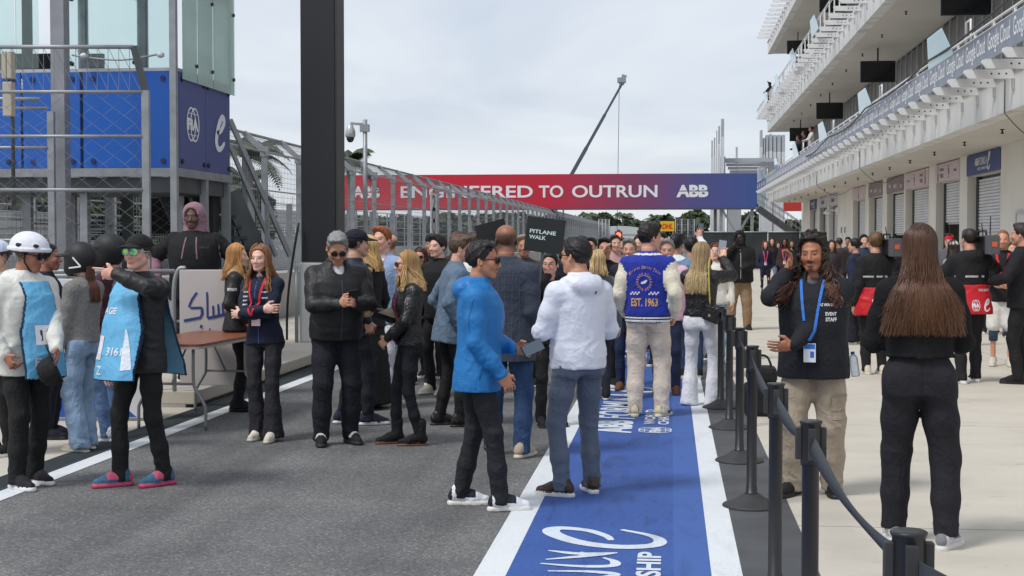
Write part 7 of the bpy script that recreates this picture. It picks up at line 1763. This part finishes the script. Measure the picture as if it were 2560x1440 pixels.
# --- white hoodie, back to the camera
p = person('man in white hooded jacket and slate trousers seen from behind', 1446, 9.15, 34, 1.68, 'm', w=1.1, belly=.01, skin=(196, 142, 112), hair=dict(k='short', col=(28, 24, 24), v=.9, amp=.006), head=(24, 0, 0),
           top=dict(k='hoodie', col=(226, 229, 240), fab='shell', hood='down', hem=-.09, m=.030, amp=.009, collar=.05, rib=True), Rh=dict(p=(.16, .26, 1.10), pole=(.7, -.8, -.8)), Lh=dict(p=(-.15, .27, 1.10), pole=(-.7, -.8, -.8)),
           legs=dict(k='straight', col=(94, 103, 118), amp=.010, hem=.05), shoes=dict(col=(62, 42, 36), sole=(228, 224, 216), fab='leather'), feet=((.14, .05, -18), (-.12, -.0, 40)))
specs(p, (20, 20, 22), (60, 55, 50)); on_top(p, [rect2d(.012, .02)], cloth((50, 50, 54)), (.04, 0, .42), (1, 0, 0), (0, 0, 1), 'tab')
HOOD = p
# --- crowd between the hoodie and the varsity jacket
p = person('man in dark top wiping his face in the crowd', 1512, 16.0, 182, 1.69, 'm', skin=(200, 148, 122), hair=dict(k='short', col=(34, 28, 26)), Rh=dict(p=(.03, .19, 1.56), pole=(1, .2, -1), dir=(-.6, .0, 1), thumb=(0, -1, .3), c=.4), top=dict(col=(28, 30, 38)), legs=dict(col=BK))
p = person('blonde woman in grey jacket seen from behind beside the white hoodie', 1494, 14.6, 10, 1.56, 'f', skin=(215, 170, 150), hair=dict(k='wavy', col=(206, 176, 126), len=.18, n=300), top=dict(col=(96, 100, 104)), legs=dict(col=(40, 44, 56)))
p = person('grey haired man in dark jacket facing the camera left of the varsity jacket', 1574, 15.6, 176, 1.68, 'm', skin=(205, 155, 132), hair=dict(k='short', col=(120, 116, 112)), top=dict(col=(34, 36, 42)), legs=dict(col=(40, 52, 78), fab='denim'), shoes=dict(col=(110, 70, 48), sole=(70, 50, 40)))
back = [(1478, 19, 170, 'm', (45, 38, 36), (40, 30, 26), 'man in dark clothes behind the walk sign'), (1458, 21, 150, 'm', (30, 32, 40), (24, 22, 24), 'person in black cap behind the white hoodie man'), (1536, 20, 200, 'm', (190, 150, 150), (80, 66, 56), 'person in pale pink below the red signal light'), (1556, 23, 175, 'm', (50, 56, 70), (60, 50, 44), 'person in slate top right of the red signal light'),
        (1310, 16, 185, 'm', (70, 66, 70), (150, 130, 110), 'fair haired person between the bald man and the walk sign'), (1600, 21, 160, 'f', (120, 90, 96), (70, 48, 38), 'woman in mauve far behind the varsity jacket'), (1425, 18, 10, 'm', (36, 40, 50), (28, 26, 26), 'man in navy behind the walk sign to its right'), (1270, 19, 160, 'm', (32, 32, 36), (40, 30, 28), 'man behind the bald man\'s shoulder')]
for i, (px, d, f, sx_, c, hc_, lab) in enumerate(back):
    p = person(lab, px, d, f, 1.70+.02*(i % 3), sx_, skin=[(205, 155, 130), (180, 130, 105), (222, 175, 152)][i % 3], hair=dict(k='short' if sx_ == 'm' else 'wavy', col=hc_, len=.2, n=200, v=1.1), top=dict(col=c), legs=dict(col=[(40, 44, 56), BK, (60, 70, 92)][i % 3]))
    if i == 1: cap(p, (24, 24, 28))
# --- varsity jacket
CR = (226, 218, 196)
p = person('man in royal blue varsity jacket with cream sleeves and cream trousers', 1620, 13.25, -8, 1.82, 'm', w=1.14, skin=(208, 155, 132), hair=dict(k='short', col=(34, 27, 26), v=1.2, amp=.008), head=(-48, 2, 0),
           top=dict(col=(34, 50, 152), fab='cloth', hem=-.10, m=.036, amp=.009, rib=True, collar=.035, cuff=True, pfab='cloth', paint=((CR, lambda L, i: i == 1), ((30, 34, 66), lambda L, i: (i == 2) | ((i == 0) & (L[:, 2] < -.035))), ((225, 225, 228), lambda L, i: ((i == 0) & (L[:, 2] < -.045) & (L[:, 2] > -.062)) | ((i == 0) & (L[:, 2] < -.074) & (L[:, 2] > -.09))), ((225, 225, 228), lambda L, i: (i == 0) & (L[:, 2] > .505) & (L[:, 2] < .52)))),
           Rh=dict(p=(.23, .05, .92), pole=(.4, -1, 0), c=.9), Lh=dict(p=(-.22, .10, .92), pole=(-.4, -1, 0), c=.9), legs=dict(k='loose', col=(214, 200, 186), amp=.014), shoes=dict(col=(42, 74, 108), sole=(226, 216, 190), accent=(222, 208, 170)), feet=((.12, .02, -20), (-.12, .0, 12)))
VARS = p; GOLD = cloth((205, 160, 100)); 
chest(p, 'EST. 1963', -.01, .085, .24, .075, GOLD, .03, back=True)
arc = 'Mclaren Racing Team'
pcs = []
for i, ch in enumerate(arc):
    if ch == ' ': continue
    t_ = (i/(len(arc)-1)-.5); vs, fs = text2d(ch, 0, 0, .011 if ch.islower() else .017, .020 if ch.islower() else .032, .01, .3); a_ = -t_*1.0; ca, sa = math.cos(a_), math.sin(a_)
    pcs.append(([np.array((v[0]*ca-v[1]*sa+t_*.27, v[0]*sa+v[1]*ca+.395-.22*t_*t_)) for v in vs], fs))
on_top(p, pcs, cloth((200, 150, 140)), (-.01, 0, 0), (1, 0, 0), (0, 0, 1), 'script_lettering')
wr_ = []
for q in (-1, 1):
    for k in range(9):
        a_ = R(-80+19*k); wr_.append(stroke_faces([(q*(.062*math.cos(a_)), .265+.068*math.sin(a_)), (q*(.074*math.cos(a_+.12)), .265+.082*math.sin(a_+.12))], .010)); wr_.append(stroke_faces([(q*(.062*math.cos(a_)), .265+.068*math.sin(a_)), (q*(.053*math.cos(a_+.25)), .265+.056*math.sin(a_+.25))], .009))
on_top(p, wr_, cloth((170, 125, 130)), (-.01, 0, 0), (1, 0, 0), (0, 0, 1), 'wreath'); on_top(p, [stroke_faces(smooth_path([(-.028, .255), (0, .262), (.026, .282)], 4), [.012, .02, .02, .022, .022, .024, .022, .018, .01])], W_, (-.01, 0, 0), (1, 0, 0), (0, 0, 1), 'swoosh')
ck = []
for gx in (-.085, .085):
    for i in range(6):
        for j in range(2):
            if (i+j) % 2 == 0: ck.append(rect2d(.015, .014, gx-.038+.015*i, .158+.014*j))
on_top(p, ck, W_, (-.01, 0, 0), (1, 0, 0), (0, 0, 1), 'checks')
# --- right of the varsity jacket
p = person('grey haired man in pink shirt facing the camera', 1668, 15.2, 178, 1.68, 'm', skin=(205, 150, 128), hair=dict(k='short', col=(138, 132, 128)), head=(0, 4, 0), top=dict(k='shirt', col=(232, 190, 208), vee=.07), legs=dict(col=(36, 44, 70)), shoes=dict(col=(90, 50, 36), sole=(70, 50, 40)))
p = person('dark haired man in white shirt raising a phone high', 1690, 17.2, -24, 1.74, 'm', skin=(195, 145, 120), hair=dict(k='short', col=(30, 25, 24), v=1.3), top=dict(k='shirt', col=(226, 230, 238)), Rh=dict(p=(.20, .24, 1.68), pole=(1, .2, -.3), dir=(0, .1, 1), thumb=(-1, 0, 0), c=.7), legs=dict(col=(40, 48, 62)))
held(p, 0, phone_mesh(), 'phone', [M_PHONE, M_PSCR], 'small dark phone raised above the crowd by the white shirted man', 'phone', (0, .03, .02))
p = person('dark haired person in denim jacket behind the blonde with the phone', 1728, 16.9, 5, 1.70, 'm', skin=(185, 135, 110), hair=dict(k='short', col=(26, 22, 22), v=1.2), top=dict(col=(112, 136, 164), fab='denim'), legs=dict(col=(50, 66, 96), fab='denim'))
p = person('man behind the varsity jacket with dark hair', 1655, 18.5, 160, 1.76, 'm', skin=(205, 158, 135), hair=dict(k='short', col=(30, 26, 24)), top=dict(col=(60, 30, 36)), legs=dict(col=BK))
p = person('red haired woman facing the camera behind the raised phone', 1790, 19.5, 165, 1.62, 'f', skin=(222, 175, 150), hair=dict(k='wavy', col=(120, 60, 40), len=.26, n=260), top=dict(col=(226, 222, 210)), legs=dict(col=(130, 160, 190), fab='denim'))
p = person('long haired blonde in black jacket and white trousers photographing with a phone', 1752, 14.1, -16, 1.64, 'f', w=1.04, skin=(222, 172, 148), hair=dict(k='long', col=(150, 122, 88), tip=(202, 178, 130), len=.42, n=700, spread=.05, wave=.008, r=.0045), head=(-10, 0, 0), top=dict(col=(24, 24, 26), fab='leather', hem=.0, m=.034, amp=.013, rib=True), Rh=dict(p=(.15, .36, 1.56), pole=(1, -.2, -1), dir=(-.05, .35, .9), thumb=(-1, .2, 0), c=.4), Lh=dict(p=(.0, .36, 1.52), pole=(-1, -.2, -1), dir=(.1, .4, .9), thumb=(1, .2, 0), c=.5),
           legs=dict(k='flare', col=(226, 226, 230), amp=.010, hem=.025), shoes=dict(col=(205, 185, 160), sole=(200, 180, 150), k='dress'), feet=((.13, .04, -18), (-.12, -.0, 12)))
o = held(p, 0, phone_mesh(), 'phone', [M_PHONE, mat('phone_view', (.28, .33, .38, 1), .2)], 'black phone held up by the blonde in white trousers', 'phone', (.03, .05, .0)); o.rotation_euler = (R(-5), R(8), R(-16)); o.scale = (1.15, 1, 1.1)
bg = MB(); bg.bbox(-.09, .09, -.045, .045, -.08, .08, .02); bo_ = p.T((.17, -.14, .04)); M_ = Matrix.Translation(p.root.location) @ Matrix.Rotation(p.root.rotation_euler.z, 4, 'Z'); o = bg.build('shoulder_bag', cloth((22, 22, 24), 'leather')); o.location = M_ @ Vector(bo_*p.s); o.rotation_euler = (0, R(18), R(-30)); tag(o, 'small black shoulder bag at the hip of the blonde in white trousers', 'bag')
MB().box(-.022, .0, -.0475, -.0455, -.03, -.008).build('bag_label', cloth((190, 150, 100)), o)
MB().tube(smooth_path([(-.05, -.02, .08), (-.12, -.02, .26), (-.20, .02, .42), (-.26, .1, .5)], 5), .008, 5).build('strap', cloth((190, 175, 90)), o)
p = person('large man in black hooded jacket and tan trousers walking on the apron', 1848, 26.2, 184, 1.83, 'm', w=1.32, belly=.03, skin=(62, 42, 34), hair=dict(k='crop', col=(15, 14, 14)), beard=('full', .8, (.01, .01, .01)), top=dict(col=(24, 23, 25), m=.04, hem=-.12), Rh=dict(p=(.12, .19, 1.46), pole=(1, .1, -1), dir=(-.3, -.1, 1), thumb=(0, -1, 0), c=1.0), Lh=dict(p=(-.02, .30, 1.08), pole=(-1, -.3, -.5), c=.9), legs=dict(k='loose', col=(150, 122, 92), amp=.015), shoes=dict(col=BK, sole=(24, 24, 26)), feet=((.16, .02, -14), (-.14, .08, 16)))
hood_up(p, (24, 23, 25)); zip_line(p, (190, 185, 175), -.11, .46, 0, .010); specs(p, (20, 20, 20), (30, 30, 30))
for i, (px, d, f, c, hcx, lab, lan) in enumerate(((1913, 43, 182, (28, 34, 58), (110, 58, 40), 'auburn haired woman in navy suit with pink lanyard far on the apron', True), (1930, 45.5, 178, (36, 36, 44), (70, 46, 36), 'brown haired woman in black behind the navy suit', False), (1944, 47, 200, (44, 46, 56), (60, 44, 36), 'small figure in dark jacket by the black hoarding', False), (1962, 42, 170, (58, 42, 40), (34, 26, 24), 'woman in brown jacket with pink lanyard by the black hoarding', True), (1978, 46, 190, (50, 48, 52), (50, 38, 32), 'woman beside the brown jacket near the hoarding', False))):
    p = person(lab, px, d, f, (1.64, 1.74, 1.60, 1.72, 1.66)[i], 'f', skin=[(225, 175, 150), (215, 165, 140), (205, 155, 130), (120, 80, 60), (190, 140, 115)][i], hair=dict(k='wavy', col=hcx, len=.26, n=220), top=dict(col=c), legs=dict(col=[(26, 30, 50), (110, 130, 155), BK, BK, BK][i], k='straight'))
    if lan: lanyard(p, (215, 80, 120), .14, ((235, 225, 228), (200, 90, 120)), .03)
# --- man on the phone with long curls
p = person('man with long curly hair, black shirt and blue lanyard talking on a phone', 2036, 9.15, 168, 1.70, 'm', w=1.28, belly=.03, skin=(172, 114, 84), hair=dict(k='curly', col=(38, 27, 22), tip=(98, 62, 40), len=.36, n=760, spread=.13, depth=.12, lim=112, r=.0056, part=.1, line=.082, amp=.016, wl=.026), head=(-8, 2, 3), beard=('goatee', .85), lips=(.40, .17, .14),
           top=dict(k='shirt', col=(30, 31, 37), m=.028, hem=-.16, amp=.009, vee=.05, under=(24, 26, 34), collar=.035), Rh=dict(p=(.165, .085, 1.49), pole=(.55, .15, -1.5), dir=(-.25, .12, 1), thumb=(-.5, .9, .1), c=.55), Lh=dict(p=(.13, .31, .98), pole=(-.7, -.7, -1), dir=(1, .3, -.1), thumb=(.2, .5, 1), c=.25),
           legs=dict(k='loose', col=(164, 150, 132), amp=.014), shoes=dict(col=(28, 25, 25), sole=(26, 25, 25)), feet=((.13, .03, -22), (-.12, -.06, 18)))
lanyard(p, (60, 120, 205), .10, ((232, 234, 240), (50, 110, 200)), .018, .12)
on_top(p, [text2d('AZ VIKINGS', 0, 0, .085, .018, .02)], W_, (-.10, 0, .33), (-1, 0, 0), (0, 0, 1), 'lettering')
hel = smooth_path([(-.02, -.035), (-.03, 0), (-.012, .034), (.02, .03), (.03, .0), (.014, -.012), (.018, -.034)], 4)
for bd, f_, h_ in (('EVENT', .62, .026), ('STAFF', .80, .030)): pass
ar = p.sh[1]*.25+p.el[1]*.75
on_top(p, [stroke_faces(hel, .016)], cloth((110, 112, 120)), tuple(p.Rt.T@(p.sh[1]*.62+p.el[1]*.38-p.P0)), (-1, -.35, 0), (0, 0, 1), 'crest'); on_top(p, [text2d('EVENT', 0, .018, .075, .024, .03), text2d('STAFF', 0, -.018, .075, .026, .03)], W_, tuple(p.Rt.T@(p.sh[1]*.15+p.el[1]*.85+np.array([-.015, 0, 0])-p.P0)), (-.85, -.5, 0), (0, 0, 1), 'sleeve_lettering')
M_ = Matrix.Translation(p.root.location) @ Matrix.Rotation(p.root.rotation_euler.z, 4, 'Z'); o = phone_mesh().build('phone', [M_PHONE, M_PSCR]); tag(o, 'dark phone at the ear of the curly haired man', 'phone'); o.location = M_ @ Vector((p.hc+p.RH@np.array([.100, .070, -.035]))*p.s); o.rotation_euler = (R(-22), R(-10), R(168-8-70))
# cargo pocket and bottle
lv, lF, lo_ = p.garments['legs']; bvl = BVHTree.FromPolygons([Vector(v) for v in lv], [tuple(f) for f in lF])
_tp = p.top; p.top = lo_
for dz in (0, .10): on_top(p, [rect2d(.13, .012, 0, .06-dz)], cloth((140, 126, 108)), (-.14, 0, -.33), (-1, -.5, 0), (0, 0, 1), 'pocket_flap', .012, bvl)
on_top(p, [rect2d(.13, .15, 0, -.02)], cloth((158, 144, 126)), (-.14, 0, -.33), (-1, -.5, 0), (0, 0, 1), 'pocket', .010, bvl); p.top = _tp
bt = MB(); bt.lathe([(.026, -.07), (.028, -.06), (.028, .05), (.012, .075)], 14, mi=0); bt.lathe([(.013, .076), (.013, .09)], 12, mi=1); M_ = Matrix.Translation(p.root.location) @ Matrix.Rotation(p.root.rotation_euler.z, 4, 'Z'); o = bt.build('water_bottle', [glass_mat('bottle_clear', (.85, .9, .95, 1), .12), cloth((40, 70, 160))]); o.location = M_ @ Vector(np.array([-.26, -.04, .87])*p.s); o.rotation_euler = (0, R(-8), 0); tag(o, 'small water bottle in the curly haired man\'s pocket', 'bottle')
# --- right-hand side: camera crew and crowd
p = person('woman in navy jacket with lanyard in profile on the apron', 2138, 22.5, 60, 1.70, 'f', skin=(205, 155, 130), hair=dict(k='bun', col=(26, 22, 22)), top=dict(col=(34, 40, 66), hem=-.14), legs=dict(k='wide', col=(32, 34, 46))); lanyard(p, (200, 205, 215), .12)
p = person('camera operator in black jacket and red bib, left of the long haired woman', 2188, 17.4, 14, 1.76, 'm', w=1.1, skin=(205, 155, 132), hair=dict(k='short', col=(106, 78, 52), v=1.4, amp=.012), top=dict(col=(26, 26, 29), m=.034), Rh=dict(p=(.24, .3, 1.46), pole=(1, -.2, -1)), legs=dict(col=BK), shoes=dict(col=(214, 204, 186), sole=(222, 215, 200)))
shoulder_camera(p, 0, 'black shoulder video camera beside the left camera operator'); on_top(p, [stroke_faces([(-.20, .25), (.20, .25)], .022)], cloth((190, 192, 198)), (0, 0, 0), (1, 0, 0), (0, 0, 1), 'stripe'); waist_bib(p, (196, 22, 40), -.22, .12); chest(p, 'FIA', -.05, -.06, .12, .07, back=True)
on_top(p, [stroke_faces([(-.16, .27), (.16, .27)], .03)], W_, (0, 0, 0), (1, 0, 0), (0, 0, 1), 'stripe') if 0 else None
p = person('camera operator in black jacket with red waist bib seen from behind', 2424, 16.4, 12, 1.80, 'm', w=1.16, skin=(205, 150, 128), hair=dict(k='short', col=(44, 34, 30), v=.7), head=(10, 0, 0), top=dict(col=(26, 26, 29), m=.04, hood='down', amp=.012), Rh=dict(p=(.26, .3, 1.46), pole=(1, -.2, -1)), Lh=dict(p=(-.2, .3, 1.1), pole=(-1, -.6, -.5)), legs=dict(col=(26, 28, 34), k='straight'), shoes=dict(col=(24, 24, 26), sole=(226, 224, 220)), feet=((.13, .1, -6), (-.12, -.1, 8)))
on_top(p, [stroke_faces([(-.20, .25), (.20, .25)], .022)], cloth((190, 192, 198)), (0, 0, 0), (1, 0, 0), (0, 0, 1), 'stripe'); 
waist_bib(p, (200, 20, 42), -.17, .16)
k_ = fia_logo(); on_top(p, [([v*.13 for v in vs], fs) for vs, fs in k_], W_, (-.01, 0, -.07), (1, 0, 0), (0, 0, 1), 'emblem'); vs, fs = e_logo(); on_top(p, [([v*.13 for v in vs], fs)], W_, (.12, 0, -.07), (1, 0, 0), (0, 0, 1), 'letter_e'); chest(p, 'POLE BAND', .10, .10, .14, .028, back=True)
shoulder_camera(p, 0, 'large black shoulder video camera with orange label, right of the red bib operator')
p = person('bearded man in black shirt, red lanyard and white shorts with a prosthetic leg', 2506, 18.6, 168, 1.80, 'm', skin=(214, 155, 128), hair=dict(k='crop', col=(140, 100, 70), line=.08), beard=('full', .6), top=dict(k='shirt', col=(30, 30, 33), sleeve=.4), Rh=dict(p=(.05, .26, 1.03), pole=(1, -.6, -.4), dir=(-1, .4, 0)), Lh=dict(p=(-.06, .28, 1.02), pole=(-1, -.6, -.4), dir=(1, .4, 0)), legs=dict(k='shorts', col=(222, 220, 214)), shoes=dict(col=(206, 200, 188), sole=(214, 208, 196)))
lanyard(p, (215, 40, 60), .2, ((235, 150, 160), (200, 30, 50)), .03)
MB().tube([Vector(p.s*(p.knee[0]+np.array([0, 0, .03]))), Vector(p.s*(p.knee[0]*.6+p.ank[0]*.4))], [.062*p.s, .055*p.s], 12).build('socket', cloth((40, 66, 92), 'rubber'), p.root)
p = person('man in black with headset at the right edge', 2556, 16.3, 62, 1.86, 'm', w=1.12, skin=(205, 150, 125), hair=dict(k='short', col=(50, 42, 38)), top=dict(col=(28, 29, 34), m=.035), legs=dict(col=(24, 25, 30)), shoes=dict(col=(26, 26, 30), sole=(28, 28, 30)), Lh=dict(p=(-.2, .28, 1.1), pole=(-1, -.6, -.4)))
crowd = [(2080, 33, 170, 'f', (60, 50, 56), (40, 30, 28), 1.66, 'woman in dark clothes far behind the curly hair, left'), (2098, 36, 20, 'm', (70, 60, 58), (60, 46, 40), 1.72, 'far person in brown behind the curly hair'), (2158, 29, 190, 'm', (50, 60, 84), (44, 34, 30), 1.78, 'far man in slate top between the navy woman and the left camera'), (2172, 34, 10, 'm', (40, 46, 60), (70, 56, 46), 1.76, 'far man in navy behind the left camera operator'), (2232, 30, 200, 'm', (44, 44, 50), (30, 26, 26), 1.74, 'far man right of the left video camera'),
         (2372, 26, 160, 'm', (90, 90, 96), (40, 34, 30), 1.78, 'man in red cap behind the right camera operator'), (2384, 22, 30, 'f', (150, 150, 156), (60, 46, 40), 1.66, 'person in white head cover left of the right camera operator'), (2478, 25, 175, 'f', (60, 44, 46), (54, 36, 30), 1.70, 'woman behind the right video camera'), (2528, 24, 185, 'm', (70, 62, 62), (110, 82, 60), 1.64, 'person behind the bearded man to his right'), (2066, 39, 180, 'f', (150, 140, 140), (84, 60, 46), 1.64, 'far woman in pale top left of the curly hair'),
         (2120, 40, 160, 'm', (56, 56, 66), (40, 34, 30), 1.75, 'far man in grey near the garage doors'), (2206, 38, 150, 'm', (90, 40, 44), (50, 40, 34), 1.74, 'far man in red-brown near the garage doors'), (2490, 30, 10, 'm', (40, 42, 50), (120, 100, 84), 1.78, 'far man in navy behind the bearded man'), (2440, 31, 170, 'f', (200, 196, 190), (70, 50, 40), 1.66, 'far woman in pale top behind the red bib')]
for i, (px, d, f, sx_, c, hc_, H_, lab) in enumerate(crowd):
    p = person(lab, px, d, f, H_, sx_, skin=[(205, 155, 130), (160, 112, 88), (222, 175, 152)][i % 3], hair=dict(k='short' if sx_ == 'm' else 'wavy', col=hc_, len=.22, n=200, v=1.1), top=dict(col=c), legs=dict(col=[(40, 44, 56), BK, (92, 110, 140)][i % 3], k='straight'))
    if 'red cap' in lab: cap(p, (200, 30, 48))
    if 'white head' in lab: cap(p, (222, 218, 210), False)
# --- foreground woman with long hair
p = person('woman with very long brown hair, black sweater and black trousers, back to camera', 2300, 7.62, -2, 1.75, 'f', w=1.14, skin=(225, 178, 155), hair=dict(k='long', col=(66, 41, 29), tip=(112, 76, 52), len=.47, n=2300, spread=.115, depth=.16, lim=125, wave=.014, r=.0018, seg=11), head=(0, 2, 0),
           top=dict(k='sweater', col=(27, 27, 29), fab='knit', hem=.075, m=.036, amp=.010, collar=.03, rib=False), Rh=dict(p=(.14, .28, 1.12), pole=(.55, -.5, -1)), Lh=dict(p=(-.14, .28, 1.12), pole=(-.55, -.5, -1)),
           legs=dict(k='loose', col=(31, 30, 36), fab='cloth', top=1.10, amp=.010, hem=.085), shoes=dict(col=(196, 196, 200), sole=(214, 212, 208), accent=(120, 122, 128)), feet=((.14, -.06, -35), (-.11, .12, 10)))
def leg_marks(P, parts, col, xd, name, o=(0, 0, 0)):
    lv, lF, lo_ = P.garments['legs']; bv = BVHTree.FromPolygons([Vector(v) for v in lv], [tuple(f) for f in lF]); t_ = P.top; P.top = lo_; on_top(P, parts, cloth(col), o, xd, (0, 0, 1), name, .002, bv, .05); P.top = t_
leg_marks(p, [stroke_faces([(0, .12), (0, -.08)], .003)], (18, 18, 21), (1, 0, 0), 'seam')
# --- balcony people
ybal = lambda px, X: wall_y(px, X)
for i, (px, X, z, f, c, lab) in enumerate(((1994, 5.95, Z1+.78, 100, (30, 28, 30), 'person in black leaning on the first balcony rail, leftmost of three'), (2008, 5.95, Z1+.78, 90, (24, 24, 28), 'person in black on the first balcony, middle of three'), (2026, 6.0, Z1+.78, 95, (200, 196, 190), 'person in pale shirt on the first balcony, rightmost of three'), (1922, 5.9, Z2+.78, 120, (34, 28, 30), 'person in black with raised arm on the upper balcony end'))):
    y = ybal(px, X); q = dict(pos=(X, y, z))
    person(lab, px, 62 if i < 3 else 90, f, 1.75, 'm', skin=(150, 105, 85), hair=dict(k='short', col=(24, 22, 22)), top=dict(col=c), legs=dict(col=BK), Lh=dict(p=(-.2, .3, 1.75), pole=(-1, 0, -1)) if i == 3 else dict(p=(-.15, .35, 1.1), pole=(-1, -.3, -.6)), Rh=dict(p=(.15, .35, 1.1), pole=(1, -.3, -.6)), group='people on the balconies', **q)
leg_marks(HOOD, [stroke_faces([(q*.085-.05, -.165), (q*.085+.05, -.165)], .005) for q in (-1, 1)]+[stroke_faces([(0, -.10), (0, -.26)], .003)], (66, 75, 92), (1, 0, 0), 'pocket_seam')
leg_marks(VARS, [stroke_faces([(q*.085-.055, -.19), (q*.085+.055, -.19)], .005) for q in (-1, 1)]+[stroke_faces([(0, -.13), (0, -.28)], .003)], (176, 162, 148), (1, 0, 0), 'pocket_seam')
on_top(BLUE, [stroke_faces([(.06, .05), (.02, -.10)], .006), stroke_faces([(-.17, -.155), (.17, -.155)], .004)], cloth((8, 80, 135)), (0, 0, 0), (0, 1, 0), (0, 0, 1), 'pocket_zip', .002)
on_top(BLUE, [stroke_faces([(-.02, .42), (-.05, .30), (-.045, .20)], .004)], cloth((8, 80, 135)), (0, 0, 0), (0, 1, 0), (0, 0, 1), 'armhole_seam', .002)
# black equipment bag on the apron behind the stanchions
bgp = at(1905, 13.4); t = empty('equipment_bag', bgp); tag(t, 'black equipment bag on the ground behind the belt stanchions', 'bag')
MB().bbox(-.16, .16, -.2, .2, 0, .30, .05).build('bag_body', cloth((22, 22, 25)), t); MB().bbox(-.14, .14, -.17, .17, .302, .46, .05).build('bag_top', cloth((24, 24, 28)), t); MB().tube(smooth_path([(-.1, 0, .44), (-.05, 0, .55), (.05, 0, .55), (.1, 0, .44)], 4), .012, 6).build('handle', cloth((20, 20, 22)), t)
